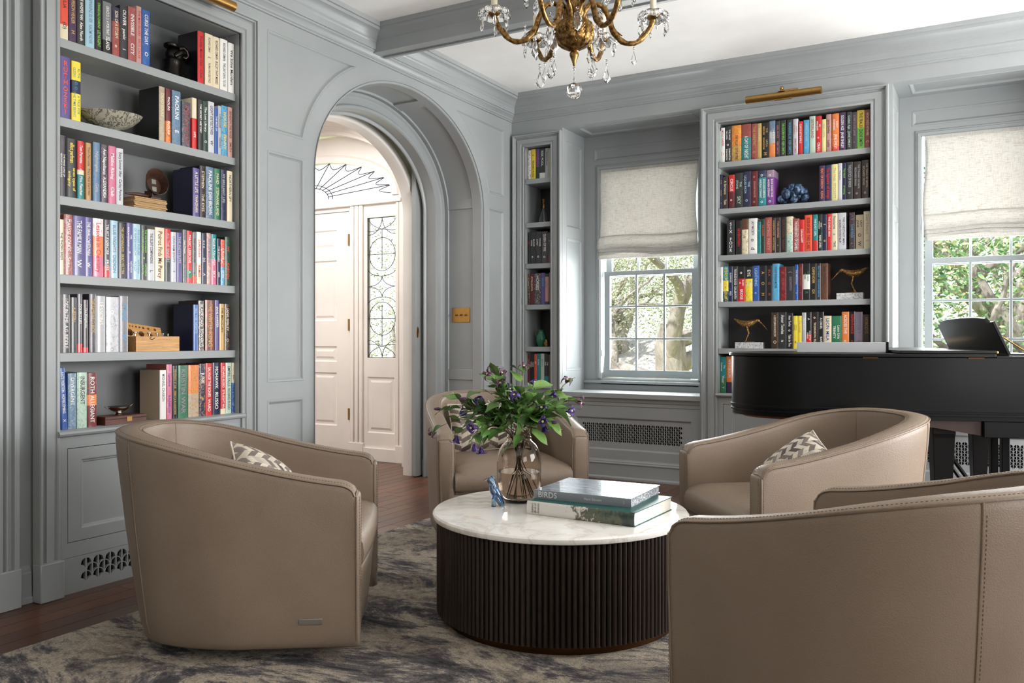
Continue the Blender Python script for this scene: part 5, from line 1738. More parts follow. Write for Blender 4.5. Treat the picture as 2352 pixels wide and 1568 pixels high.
S4 = '''60 106 875; c; ; K;THE THORN BIRDS
108 186 832; D; G.5;w;MARYSE CONDE|Segu
190 291 845; V; p.3;w;THE FAMILY MAN|W
292 361 858; V; U.4;w;THE SWALLOWED MAN|W
368 463 868; .3w .35o .35i; i.6;r;Lessons in|Chemistry
465 523 880; .8d .2r; k.5;w;TRUST EXERCISE|PRESS
525 592 887; S; W.5;u;BLUE NIGHTS|DIDION
595 665 910; k; v.4;A;THE LIGHTNING ROD|BRAD MELTZER
670 726 908; V; ; w;THE/BEDLAM STACKS|o|NATASHA/PULLEY
728 795 918; S; f.5;u;THE LOST FUTURE/OF PEPPERHARROW|NATASHA/PULLEY
797 858 930; k; ; l;THE WATCHMAKER/OF FILIGREE STREET|o|NATASHA/PULLEY
860 924 965; W; ; K;THE SILENT COMPANIONS|L
928 1012 950; c; ; n;Poirot|Finds Me|Percy
1014 1068 962; .55r .45k; ; G;ALL THE SINNERS|
1070 1118 990; W; ; u;GRAHAM SWIFT|T
1120 1170 995; V; ; G;THE INSTITUTE|
1175 1211 968; g; k.6;w;Jojo Moyes|
1213 1260 978; .75r .15e .1r; ; w;MAGIC LESSONS|A
1262 1300 992; .85g .15R; ; K;THE LAST HOURS|o
1302 1344 990; .6w .4c; K.3;r;ZAIN SHAH|RAMOS
1345 1390 1000; v; ; w;o s o|(x)|A
1392 1430 1000; I; w.5;u;FATHER MOTHER|
1432 1481 1010; .5T .5i; ; w;Sandra Newman|SKY
1483 1515 1048; v; ; w;THE STOLEN|HEIR
1518 1555 1058; .6R .4s; w.5;w;A PLACE|HOPE
1557 1605 1035; E; e.7;R;MY|GARDEN'''
S5 = '''65 92 155; N; ; D;AFTER|
95 181 155; K; D.3;w;LOST IN TIME|A.G. RIDDLE
183 250 185; k; ; A;A RESIN|
252 306 152; .85d .15r; ; w;DOUBLE LIES|
310 363 210; .9k .1r; m.5;w;The Kingdoms|
370 441 152; d; k.6;A;THE FAMILIAR CURIOS|
443 533 172; G; I.5;w;LESSONS|
540 668 180; W; g.6;w;o|
671 762 172; g; M.6;s;STARS|W
1413 1462 258; U; ; S;ALL THE NIGHTS|;cv=v
1465 1521 218; N; c.5;w;BLACK CAKE|EDWARDS
1532 1626 213; n; R.6;A;THE WINTER|KING
1628 1673 213; V; ; w;JANE HARPER|
1675 1725 250; A; ; N;THE MAGICIAN|
1727 1780 252; N; a.6;c;JANE SMILEY|O'''
S6 = '''95 158 890; U; v.4;w;KATE MORTON|HOMECOMING|X;lean=.052
160 243 945; u; G.6;w;DIVERGENT|
252 350 935; f; e.4;K;INSURGENT|
352 447 942; .4m .2o .4m; r.4;w;ROTH|ALLEGIANT
1080 1142 912; w; ; g;MICHAEL CHABON|;cv=b
1145 1200 855; i; W.3;P;Landline|RAINBOW;cv=D
1202 1253 868; k; ; A;FEVERED STAR|REBECCA ROANHORSE
1260 1358 865; e; d.6;M;KRISTIN|WAR
1365 1470 862; .55o .45b; D.5;A;OUTLAWED|E
1472 1535 850; v; A.8;w;JUNE|
1537 1602 843; r; ; w;SALVAGE THE BONES|WARD
1605 1680 838; v; k.5;w;MOHAWK|RUSSO
1688 1736 838; .9r .1c; ; w;RICHARD RUSSO|STRAIGHT MAN
1738 1796 838; f; ; K;EMPIRE FALLS|RICHARD RUSSO
1800 1853 838; .4c .6U; S.5;v;Rules|'''
sc1 = 460 / 2352
shelf('L', 0, 2.475, S1, 120, 0, sc1, 'left', .30)
shelf('L', 1, 2.123, S2, 120, 0, sc1, 'left', .30)
sc2 = 460 / 1803
shelf('L', 2, 1.772, S3, 120, 280, sc2, 'left', .30)
shelf('L', 3, 1.422, S4, 120, 280, sc2, 'left', .30)
sc3 = 460 / 2004
shelf('L', 4, 1.071, S5, 120, 640, sc3, 'left', .30)
shelf('L', 5, 0.727, S6, 120, 640, sc3, 'left', .29)
T1 = '''160 197 475; f; ; e;L|
203 261 432; w; ; r;MOLLY HARPER|Red/Queen
265 350 412; K; ; w;THE MASK/FALLING|o|SAMANTHA/SHANNON
355 484 397; .55o .45t; y.7;K;|THE PRIORY|OF THE TREE
488 616 382; .35D .65T; n.7;w;|A DAY OF|NIGHT
620 694 375; D; m.4;A;THE HERETIC|O
698 758 370; A; ; c;FOUNDERS|
762 856 360; k; ; A;THE/BRIDGE|LAYLA/KINGDOM|M
862 943 337; .3u .3G .4o; b.5;w;THE KITE/CIRCUS|
947 1005 340; K; k.3;i;GIRL IN ICE|KEN SMITH
1010 1090 330; K; k.3;l;THE GOLDEN WILD|KEN SMITH
1103 1175 320; K; ; s;WONDERFUL LIE|KEN SMITH
1182 1250 310; W; ; D;CURTIS/SITTENFELD|ROMANTIC COMEDY
1257 1313 343; r; ; w;CURTIS SITTENFELD|
1325 1398 325; s; ; S;AMERICAN WIFE|o
1405 1486 273; f; ; D;SISTERLAND|
1490 1567 270; r; ; w;MR/MERCEDES|o|CRAIG
1572 1628 315; Y; ; b;PREP CURTIS|
1630 1702 247; I; M.5;N;Jane Smiley|Lucky
1712 1804 237; .85o .15R; R.6;w;EARLY/WARNING|JANE SMILEY
1806 1893 222; p; V.4;w;GOLDEN AGE|JANE SMILEY
1907 1976 215; K; g.3;f;Golden Age|JANE SMILEY
1980 2046 217; d; ; M;SOME LUCK JANE|o
2050 2149 190; .45y .55l; ; K;THE FRAUD|ZADIE SMITH
2152 2228 183; D; k.5;c;NIGHT ENDS WITH FIRE|C'''
T2 = '''150 229 1065; v; ; A;X THE|OOOOO|X
232 303 1093; N; ; c;A Servants|Tale
313 394 1065; .5r .5m; k.5;w;CIRCUS|o
400 504 1040; K; E.7;f;THE/STONE|SKY
508 618 1020; v; n.5;S;THE/LIQUID PATH|o
622 706 1017; m; k.4;I;o|BONE SHARD DAUGHTER|o
715 821 1005; .2v .8T; S.2;w;o|BONE SHARD EMPEROR/ANDREA STEWART|o
825 926 1000; .2M .8P; M.3;w;o|BONE SHARD WAR/ANDREA STEWART|o
1537 1612 942; p; ; o;FEAST OF SORROW|KING
1615 1702 935; v; V.3;r;The Signature|of things
1700 1788 922; Y; ; b;The Help|STOCKETT
1790 1848 908; W; ; g;The Farm|
1850 1904 902; v; ; l;The Island|of missing
1908 1992 892; K; k.4;G;THE JUSTICE OF KINGS|o
2000 2098 885; N; k.5;G;THE TYRANNY OF FAITH/RICHARD SWAN|o
2110 2212 865; N; d.5;b;THE TRIALS OF EMPIRE/RICHARD SWAN|o'''
scr = 400 / 2352
shelf('B', 0, 2.457, T1, 1620, 220, scr, 'right', .30)
shelf('B', 1, 2.108, T2, 1620, 220, scr, 'right', .30)
T3 = '''292 396 210; K; ; w;^SIX FOUR
412 490 212; k; ; r;SEVENTEEN
492 576 190; .3n .7c; N.6;m;|o|
582 700 183; w; ; K;LADY MACBETH|o|d
703 749 228; T; v.6;S;o|
752 801 190; E; k.4;R;THE ORDER|
805 895 170; D; ; I;HUNTING|PARTY
897 950 175; N; k.5;A;UNDERGROUND|WHITEHEAD
952 1012 170; N; k.4;I;THE HEAVING|o
1015 1090 165; k; ; n;REPUTATION|SARAH
1095 1180 158; .5c .5f; T.8;i;|
1182 1268 187; D; S.3;w;THE INHERITANCE|OF GAMES;
1270 1335 200; r; ; w;|Catherine HAPPY|
1340 1443 137; R; o.5;k;BOOK OF SAND|THEO CLARE
1452 1515 132; .7T .3r; ; w;THE LAST GIRL|
1520 1580 127; k; e.4;w;PETER/SWANSON|NINE LIVES
1582 1640 130; v; k.6;y;S|O
1643 1703 120; r; ; w;THE CHALK MAN|
1705 1783 115; c; ; K;Nocturne|o|THE
1787 1900 108; W; ; K;THE CHESTNUT MAN/SOREN SVEISTRUP
1945 2016 103; K; i.3;s;I|LOVE RAGE|o
2030 2132 135; b; ; k;LADY/JOKER|O|W
2138 2231 87; c; ; b;Dear Edward|E'''
T4 = '''175 236 840; w; ; D;THE/MATCHMAKER|
238 310 832; .4T .3y .3E; w.4;y;MERCURY|C.M. ADLER
313 367 830; v; U.5;w;SURPRISE|RED
370 438 830; K; ; w;TROUBLED BLOOD|GALBRAITH
443 533 832; .35k .65r; k.3;w;o|BURN/A|BRIDGE
537 636 835; .35k .65y; k.3;w;EYE|MAKE/ME|
640 726 822; U; V.4;S;LIGHTNING|o
732 822 820; k; ; A;A|O|M
825 902 820; k; ; D;IN A|O|M
905 998 795; .99s .01s; S.3;v;A GOOD ENOUGH MOTHER|
1005 1093 835; m; r.5;D;o|THE UNTOLD|o
1097 1202 830; K; ; M;(|SHADOWSTITCH|
1208 1253 807; U; ; c;THE IMMORTALS|o
1260 1316 795; m; ; D;CRAZY FOR YOU|r
1320 1412 793; .3k .4w .3k; ; e;THE GOD/GAME|R
1420 1499 793; k; K.4;A;DEFENDER|GX
1501 1559 790; N; k.5;s;MATTHEW|THOUSAND EARTHS
1563 1650 790; n; N.7;N;THE CROWN|'''
shelf('B', 2, 1.758, T3, 1620, 470, scr, 'right', .29)
shelf('B', 3, 1.409, T4, 1620, 470, scr, 'right', .29)
T5 = '''487 538 87; N; a.3;c;A GENTLEMAN IN MOSCOW|O;
542 597 85; K; ; w;Amor Towles|n
599 646 92; k; ; w;Amor Towles|o|Table for Two
648 680 112; y; ; K;WHO IS/LEAVING|W
681 710 112; y; ; t;THE OTHER|
712 743 88; G; ; w;FRANKLIN|
745 781 85; .6k .4r; ; w;A|END OF THE/WORLD
783 833 83; k; m.5;c;o|THE SEVEN MOONS|MAALI
835 872 83; k; ; w;A CRUEL|RAIN
874 930 112; c; ; U;LEON|MILA 18
931 1004 112; e; ; w;Leon Uris/TRINITY
1007 1060 82; o; ; w;ACROSS THE|o
1062 1105 80; k; ; r;REPENTANCE|o
1107 1160 82; M; ; u;DEEP SALT|o
1162 1214 102; N; k.4;a;NOBODYS|'''
T6 = '''95 153 415; .6T .4e; l.2;w;The/Covenant/of|Water|Y
155 203 412; .7o .3p; ; w;WINTERSON|
205 268 415; .55R .45p; i.5;w;THE BOOK OF|R.F. KUANG|*
270 305 412; p; ; w;CLARA/AND|
307 345 412; U; T.5;y;O|
347 395 412; K; ; w;EVERY|
397 450 414; r; ; w;CIRCE|'''
sc6 = 732 / 2352
shelf('B', 4, 1.058, T5, 1620, 690, sc6, 'right', .29)
shelf('B', 5, 0.722, T6, 1620, 690, sc6, 'right', .29)
scn = 150 / 379
N1 = '''90 123 165; w; K.8;K;|
124 151 158; y; ; K;o|RICHARD RUSSO
152 173 155; .6V .4E; ;r;Somebody Fool|
174 206 153; .8K .2w; ;w;RISK POOL|
207 228 150; G; ;K;Richard Russo|
229 242 150; b; ;K;|'''
N3 = '''92 118 640; k; ;r;SEVEN/DAYS|
120 150 640; K; k.5;w;BLOOD/SONG|o
152 186 635; K; d.5;w;TOWER/LORD|o
188 221 635; d; K.5;w;QUEEN OF FIRE|o
222 242 640; .8N .2m; ;I;A|'''
N4 = '''92 116 882; k; A.6;c;ARIADNE|
118 142 880; m; k.5;c;ATALANTA|
144 181 878; d; w.5;w;HORSES|
182 205 875; V; ;s;BRUCE|
206 227 880; .1v .8I .1v; ;K;The/GALLANT|
228 242 875; n; ;c;|'''
N6 = '''92 118 1345; m; k.4;I;SNAPDRAGON|
119 143 1343; k; ;w;THREE/WISHES|
144 158 1345; R; ;w;HER|
159 178 1343; T; ;w;ECHO|
180 201 1343; f; ;u;BEACH|
202 228 1345; .7k .3T; K.5;w;THE/END|
229 241 1348; n; ;c;|'''
shelf('B', 0, 2.480, N1, 1170, 280, scn, 'narrow', .30)
shelf('B', 2, 1.764, N3, 1170, 280, scn, 'narrow', .30)
shelf('B', 3, 1.417, N4, 1170, 280, scn, 'narrow', .30)
shelf('B', 5, 0.735, N6, 1170, 280, scn, 'narrow', .28)
# ------------------------------------------------------------------ ornaments on the shelves
def Lp(px, py, x=-3.70): return at_x(px, py, x)
# dark bronze clenched-hand sculpture
p = at_x(398, 160, -3.72); zb = 2.475
t = thing('bronze_sculpture', 'dark bronze sculpture of a clenched hand on the top shelf of the left bookcase', 'sculpture', (p.x, p.y, zb))
c = Vector((p.x, p.y, zb))
MB().lathe([(0.052, 0), (0.056, .006), (.050, .03), (.044, .065), (.046, .085), (.050, .095), (.049, .101), (.040, .103), (0, .103)], 20, c + Vector((0, -.02, 0)), Matrix.Rotation(R(-8), 4, 'X'),
           fn=lambda a, z: 1 + .05 * math.sin(3 * a + z * 30)).build('wrist', M_iron, t)
mb = MB()
mb.ball(c + Vector((0, .005, .135)), (.040, .052, .040), 16, 10)
for k in range(4):
    dx = -.028 + k * .019
    base = c + Vector((dx, .01, .165 + .006 * math.sin(k)))
    mb.tube([base, base + Vector((.004, .024, .012)), base + Vector((.006, .046, .000)), base + Vector((.006, .055, -.024)), base + Vector((.004, .038, -.040)), base + Vector((.002, .022, -.036))],
            [.011, .0115, .011, .010, .009, .006], 8)
mb.tube([c + Vector((.036, -.02, .12)), c + Vector((.050, .005, .142)), c + Vector((.040, .034, .150)), c + Vector((.018, .05, .143))], [.013, .0125, .011, .006], 8)
mb.build('hand', M_iron, t, smooth=60)
MB().lathe([(.034, 0), (.037, .004), (.037, .014), (.030, .02), (0, .02)], 16, c + Vector((0, -.015, .172))).build('cuff_ring', M_iron, t)
# marble footed bowl
p = at_x(256, 290, -3.70)
t = thing('marble_bowl', 'oval grey veined stone bowl, second shelf of the left bookcase', 'bowl', (p.x, p.y, 2.123))
M_bowl = marble('veined_stone', (206, 203, 192), (40, 40, 38), 22, .22, .95)
MB().lathe([(0, 0), (.020, 0), (.022, .003), (.016, .010), (.020, .016), (.052, .026), (.090, .050), (.118, .080), (.132, .104), (.1335, .1065), (.130, .107), (.112, .082), (.082, .052), (.044, .030), (0, .026)],
           40, (p.x, p.y, 2.124), Matrix.Rotation(R(4), 4, 'X') @ Matrix.Diagonal((.78, 1.22, .86, 1))).build('bowl_body', M_bowl, t, smooth=60)
# stereoscope lying on a stack of cards
p = at_x(338, 478, -3.70); zb = 1.772
t = thing('card_stack', 'stack of old stereo view cards on the third shelf of the left bookcase', 'card stack', (p.x, p.y, zb))
rr = random.Random(4)
for k in range(11):
    dy, dx = rr.uniform(-.004, .004), rr.uniform(-.004, .004)
    MB().box(p.x - .06 + dx, p.x + .035 + dx, p.y - .098 + dy, p.y + .088 + dy, zb + .0005 + k * .0058, zb + .0052 + k * .0058).build('card', M_card, t, smooth=0)
zt = zb + .065
t = thing('stereoscope', 'antique dark wooden stereoscope viewer resting on the stack of cards', 'stereoscope', (p.x, p.y + .02, zt))
hc = Vector((p.x, p.y + .045, zt + .078))
Mh = Matrix.Translation(hc) @ Matrix.Rotation(R(-28), 4, 'Z') @ Matrix.Rotation(R(70), 4, 'Y') @ Matrix.Rotation(R(-12), 4, 'X')
MB().lathe([(.034, -.02), (.056, .034), (.058, .036), (.060, .034), (.040, -.022), (.034, -.024)], 32, M=Mh @ Matrix.Diagonal((1.25, .95, 1, 1))).build('hood', M_oldwood, t, smooth=50)
MB().lathe([(0, -.012), (.040, -.012), (.040, -.018), (0, -.018)], 32, M=Mh @ Matrix.Diagonal((1.2, .92, 1, 1))).build('lens_board', M_oldwood, t)
for s_ in (-1, 1):
    MB().box(-.013, .013, -.011, .011, -.0125, -.009).xf(Mh @ Matrix.Translation((s_ * .021, 0, 0))).build('lens', M_nickel, t)
MB().tube([(p.x, p.y + .03, zt + .02), (p.x + .005, p.y - .01, zt + .014), (p.x + .01, p.y - .06, zt + .013), (p.x + .01, p.y - .13, zt + .008)], [.007, .008, .010, .004], 10).build('handle', M_oldwood, t)
MB().box(p.x - .012, p.x + .012, p.y + .012, p.y + .075, zt + .003, zt + .014).box(p.x - .03, p.x + .03, p.y + .006, p.y + .014, zt + .01, zt + .042).build('slide_bar', M_oldwood, t, bevel=.002)
# wooden box of balance weights
a = at_x(304, 806, -3.63); b_ = at_x(412, 806, -3.63); zb = 1.071
t = thing('weight_box', 'open honey-coloured wooden box of brass balance weights on the fifth shelf of the left bookcase', 'wooden box', ((a.x - .05), (a.y + b_.y) / 2, zb))
y0, y1 = a.y + .02, b_.y; x1 = -3.63; x0 = -3.735; zt = zb + .075
mb = MB().box(x0, x1, y0, y1, zb + .0005, zb + .006).box(x1 - .008, x1, y0, y1, zb + .006, zt).box(x0, x0 + .008, y0, y1, zb + .006, zt).box(x0 + .008, x1 - .008, y0, y0 + .008, zb + .006, zt).box(x0 + .008, x1 - .008, y1 - .008, y1, zb + .006, zt)
mb.build('box_body', M_pine, t, smooth=0)
MB().box(x0 + .008, x1 - .008, y0 + .008, y1 - .008, zb + .03, zt - .012).build('weight_block', M_pine, t, smooth=0)
# lid standing open with two rows of holes
lw, lh = (y1 - y0) * .93, .085
holes = []
circ = lambda cu, cv, r, n=14: [(cu + r * math.cos(2 * PI * i / n), cv + r * math.sin(2 * PI * i / n)) for i in range(n)]
for i, f in enumerate((.12, .19, .255, .32, .40, .48, .57, .69, .85)): holes.append(circ(lw * f, lh * .80, .0028 + .0006 * i))
for f, r in ((.22, .0205), (.50, .0155), (.72, .011), (.885, .0085)): holes.append(circ(lw * f, lh * .36, r, 20))
Mlid = Matrix.Translation((x0 + .006, y0 - .012, zt + .002)) @ Matrix.Rotation(R(-28), 4, 'Y') @ Matrix.Rotation(R(-9), 4, 'X') @ Matrix(((0, 0, 1, 0), (1, 0, 0, 0), (0, 1, 0, 0), (0, 0, 0, 1)))
ld = plate('lid', Mlid, [rect(0, lw, 0, lh)] + holes, -.014, 0, M_pine, t)
MB().box(0.002, lw - .002, .002, lh - .002, -.02, -.014).xf(Mlid).build('lid_back', M_oldwood, ld, smooth=0)
for f, r, h in ((.10, .013, .03), (.42, .012, .026), (.60, .0085, .022), (.74, .0075, .02), (.86, .006, .018)):
    yy = y0 + (y1 - y0) * f + .01
    MB().lathe([(r * .8, -.03), (r * .8, 0), (r * .25, .002), (r * .22, h * .45), (r, h * .55), (r * .9, h * .75), (0, h * .78)], 16, (x0 + .05, yy, zt)).build('weight', M_silver, t, smooth=50)
MB().tube([(x1 + .002, y0 + .085, zt - .004), (x1 + .003, y0 + .075, zt - .012), (x1 + .003, y0 + .09, zt - .016), (x1 + .003, y0 + .105, zt - .008)], .0015, 6).build('hook', M_iron, t)
# mahogany box with brass latch, silver dish on it
a = at_x(226, 960, -3.62); b_ = at_x(338, 966, -3.62); zb = 0.727
t = thing('mahogany_box', 'flat reddish wooden box with brass latch on the bottom shelf of the left bookcase', 'wooden box', (-3.68, (a.y + b_.y) / 2, zb))
y0, y1 = a.y + .035, b_.y - .004
MB().box(-3.735, -3.62, y0, y1, zb + .0005, zb + .026).build('box_base', M_mahog, t, bevel=.001)
MB().box(-3.735, -3.62, y0, y1, zb + .0268, zb + .040).build('box_lid', M_mahog, t, bevel=.001)
MB().box(-3.62, -3.6175, (y0 + y1) / 2 + .002, (y0 + y1) / 2 + .030, zb + .012, zb + .034).build('latch', M_brass, t, bevel=.0008)
cx, cy_ = -3.675, (y0 + y1) / 2 - .002; zb += .040
t = thing('silver_dish', 'small footed silver dish with two handles on the reddish wooden box', 'dish', (cx, cy_, zb))
MB().lathe([(0, .001), (.022, .0005), (.023, .003), (.016, .006), (.012, .012), (.018, .016), (.036, .024), (.048, .034), (.052, .041), (.050, .0415), (.036, .029), (.016, .021), (0, .020)], 32, (cx, cy_, zb), fn=lambda a_, z: 1 + (.03 * math.cos(8 * a_) if z < .02 else 0)).build('dish_body', M_silver, t, smooth=60)
for s_ in (-1, 1):
    MB().tube([(cx, cy_ + s_ * .048, zb + .038), (cx, cy_ + s_ * .060, zb + .036), (cx, cy_ + s_ * .070, zb + .042), (cx, cy_ + s_ * .077, zb + .047)], [.002, .0026, .002, .001], 6).build('handle', M_silver, t)
# blue mineral cluster
a = at_y(1824, 465, 6.46); zb = 2.108
t = thing('azurite_cluster', 'blue mineral cluster on the second shelf of the right bookcase', 'mineral', (a.x, a.y, zb))
def mineral():
    m = mat('blue_mineral', (60, 84, 112), .3); n = NT(m)
    f = n.noise(n.co(), 26, 6, .7, 1.0)
    n.color(n.ramp(f, [(.3, (14, 24, 36)), (.5, (44, 66, 92)), (.62, (104, 134, 168)), (.74, (190, 204, 218))]))
    n.bump(f, .6, .004); return m
rr = random.Random(5); mb = MB()
for k in range(46):
    an = rr.uniform(0, PI); d = rr.uniform(0, .095)
    x = d * math.cos(an) * 1.15; z = .035 + .118 * (1 - (x / .13) ** 2) * rr.random() ** .6
    y = rr.uniform(-.03, .03); r_ = rr.uniform(.014, .028)
    o = len(mb.v); mb.ball((a.x + x, a.y + y, zb + max(z - .012, r_ * 1.0)), (r_, r_ * .9, r_ * 1.2), 9, 7)
    for i in range(o, len(mb.v)):
        v = Vector(mb.v[i]); nn = noise.noise(v * 60) * .009
        dv = (v - Vector((a.x + x, a.y + y, zb + z))).normalized(); mb.v[i] = tuple(v + dv * nn)
mb.v = [(x_, y_, max(z_, zb + .0005)) for x_, y_, z_ in mb.v]
mb.build('mineral_body', mineral(), t, smooth=50, recalc=False)
# gold sandpipers on marble blocks
def sandpiper(label, bx0, bx1, zb, face, y):
    t = thing('gold_bird', label, 'bird figurine', ((bx0 + bx1) / 2, y, zb))
    cx = (bx0 + bx1) / 2
    MB().box(bx0, bx1, y - .038, y + .038, zb + .0005, zb + .047).build('marble_block', M_marble2, t, bevel=.0015)
    zt = zb + .047; f = face
    MB().lathe([(0, 0), (.036, 0), (.040, .002), (.034, .005), (0, .007)], 14, (cx - .004 * f, y, zt), Matrix.Diagonal((1.05, .7, 1, 1)), fn=lambda a_, z: 1 + .10 * math.sin(5 * a_)).build('ground', M_bird, t)
    # body from tail (behind) to head (in front), face = +1 looks to +x
    S_ = lambda dx, dz, dy=0: (cx + f * dx, y + dy, zt + dz)
    body = MB().tube([S_(-.118, .178), S_(-.100, .168), S_(-.075, .152), S_(-.045, .140), S_(-.010, .138), S_(.020, .147), S_(.040, .157), S_(.052, .163), S_(.062, .163), S_(.070, .157), S_(.076, .150)],
                     [.002, .010, .018, .027, .028, .021, .0145, .0125, .0130, .010, .004], 16, flat=.95)
    body.build('body', M_bird, t, smooth=60)
    MB().tube([S_(.070, .157), S_(.09, .138), S_(.112, .112), S_(.128, .094)], [.0065, .0038, .0028, .0012], 8).build('beak', M_bird, t)
    for s_ in (-1, 1):
        MB().tube([S_(-.02, .125, s_ * .008), S_(-.018, .105, s_ * .008), S_(-.008, .068, s_ * .007), S_(-.020, .035, s_ * .008), S_(-.034 - s_ * .004, .003, s_ * .010)], [.009, .006, .0034, .0026, .003], 8).build('leg', M_bird, t)
        MB().tube([S_(-.115, .17, s_ * .006), S_(-.07, .155, s_ * .018), S_(-.02, .148, s_ * .024), S_(.015, .150, s_ * .018)], [.003, .008, .010, .004], 8, flat=.5).build('wing', M_bird, t, smooth=60)
yb_ = YB + .095
a, b_ = at_y(1923, 680, yb_), at_y(1984, 680, yb_)
sandpiper('gold shorebird on a marble block looking left, fourth shelf of the right bookcase', a.x, b_.x, 1.409, -1, yb_)
a, b_ = at_y(1691, 790, yb_), at_y(1754, 790, yb_)
sandpiper('gold shorebird on a marble block looking right, fifth shelf of the right bookcase', a.x, b_.x, 1.058, 1, yb_)
# little bottle, green jug and gilt pot in the corner bookcase
p = at_y(1249, 500, YB + .08)
t = thing('glass_bottle', 'small clear bottle with long gold neck in the narrow corner bookcase', 'bottle', (p.x, p.y, 2.111))
MB().lathe([(0, .0005), (.040, .0005), (.042, .004), (.040, .03), (.033, .062), (.018, .10), (.0105, .125), (.009, .13), (.007, .13), (.015, .10), (.030, .06), (.037, .03), (.038, .007), (0, .005)], 24, (p.x, p.y, 2.111)).build('bottle_body', M_bottle, t, smooth=60)
MB().lathe([(.0095, .122), (.0105, .128), (.0095, .19), (.014, .196), (.014, .204), (0, .205)], 16, (p.x, p.y, 2.111)).build('gold_neck', M_gilt, t, smooth=50)
p = at_y(1243, 790, YB + .10); zb = 1.062
t = thing('green_jug', 'green glazed ribbed jug with handle in the narrow corner bookcase', 'jug', (p.x, p.y, zb))
M_jug = mat('green_glaze', (44, 112, 84), .18)
MB().lathe([(0, .0005), (.024, .0005), (.026, .004), (.034, .02), (.044, .055), (.043, .085), (.030, .110), (.022, .122), (.024, .138), (.030, .145), (.027, .145), (.019, .124), (0, .11)], 32, (p.x, p.y, zb), fn=lambda a_, z: 1 + (.035 * math.cos(14 * a_) if .01 < z < .11 else 0)).build('jug_body', M_jug, t, smooth=60)
MB().tube([(p.x - .022, p.y, zb + .138), (p.x - .046, p.y, zb + .135), (p.x - .054, p.y, zb + .112), (p.x - .042, p.y, zb + .082)], .0045, 8).build('handle', M_jug, t)
p = at_y(1255, 792, YB + .05)
t = thing('gilt_pot', 'tiny gilt ribbed pot in front of the green jug', 'pot', (p.x, p.y, zb))
MB().lathe([(0, .0005), (.020, .0005), (.022, .004), (.019, .010), (.021, .030), (.023, .036), (.020, .042), (.012, .050), (.013, .060), (0, .062)], 18, (p.x, p.y, zb), fn=lambda a_, z: 1 + .05 * math.cos(9 * a_)).build('pot_body', M_gilt, t, smooth=50)

# ------------------------------------------------------------------ grand piano
PR = R(17)
Pd = Vector((math.cos(PR), math.sin(PR), 0)); Pw = Vector((-math.sin(PR), math.cos(PR), 0))
PO_ = Vector((-1.158, 4.357, 0))
gp = thing('grand_piano', 'black grand piano in front of the right-hand window, lid closed and front flap folded back', 'piano', PO_, PR)
# local coordinates: x along the straight bass side towards the keyboard, y across
def piano_outline(g=0.0):
    P = []
    for i in range(13):                      # tail corner
        a_ = PI * 1.5 - PI / 2 * i / 12
        P.append((.34 + (.34 + g) * math.cos(a_), .30 + (.30 + g) * math.sin(a_)))
    P = P[::-1]                              # from (−g,.30) to (.34,−g)
    P = P + [(1.66 + g, -g), (1.66 + g, 1.40 + g), (1.10, 1.40 + g)]
    c = [(1.10, 1.40), (.86, 1.39), (.72, 1.22), (.52, .98)]
    for i in range(1, 9):
        t_ = i / 8; s_ = 1 - t_
        P.append((sum(k * q[0] for k, q in zip((s_ ** 3, 3 * s_ * s_ * t_, 3 * s_ * t_ * t_, t_ ** 3), c)) - g * .6, sum(k * q[1] for k, q in zip((s_ ** 3, 3 * s_ * s_ * t_, 3 * s_ * t_ * t_, t_ ** 3), c)) + g * .7))
    c = [(.52, .98), (.34, .76), (.0, .80), (.0, .30)]
    for i in range(1, 9):
        t_ = i / 8; s_ = 1 - t_
        P.append((sum(k * q[0] for k, q in zip((s_ ** 3, 3 * s_ * s_ * t_, 3 * s_ * t_ * t_, t_ ** 3), c)) - g * .8, sum(k * q[1] for k, q in zip((s_ ** 3, 3 * s_ * s_ * t_, 3 * s_ * t_ * t_, t_ ** 3), c)) + g * .4))
    return P[:-1] + []
o0 = piano_outline(0.0)
MB().prism(o0, 0.790, 1.040).build('rim', M_piano, gp, local=True, smooth=30)
MB().prism(piano_outline(0.006), 0.778, 0.790).prism(piano_outline(0.0), 0.768, 0.779).prism(piano_outline(-.004), 0.735, 0.769).prism(piano_outline(0.005), .756, .766).build('rim_moulding', M_piano, gp, local=True, smooth=30, bevel=.001)
MB().prism(offs(o0, .06), 0.72, 0.736).build('soundboard', M_pianowood, gp, local=True, smooth=0)
lidp = [p_ for p_ in piano_outline(.014)]
main_lid = []
for x, y in lidp:
    main_lid.append((min(x, 1.22), y))
MB().prism(main_lid, 1.0435, 1.060).build('lid', M_piano, gp, local=True, smooth=30, bevel=.003)
MB().box(0.79, 1.225, -.012, 1.405, 1.0615, 1.0765).build('front_flap', M_piano, gp, local=True, bevel=.003)
MB().tube([(1.229, .0, 1.069), (1.229, 1.38, 1.069)], .006, 8).build('piano_hinge', M_brass, gp, local=True)
for x in (.62, 1.10):
    MB().box(x, x + .07, -.003, .002, 1.037, 1.045).build('lid_hinge', M_bronze, gp, local=True, smooth=0)
MB().box(1.235, 1.66, .03, 1.37, 1.041, 1.050).build('pin_block', M_piano, gp, local=True, smooth=0)
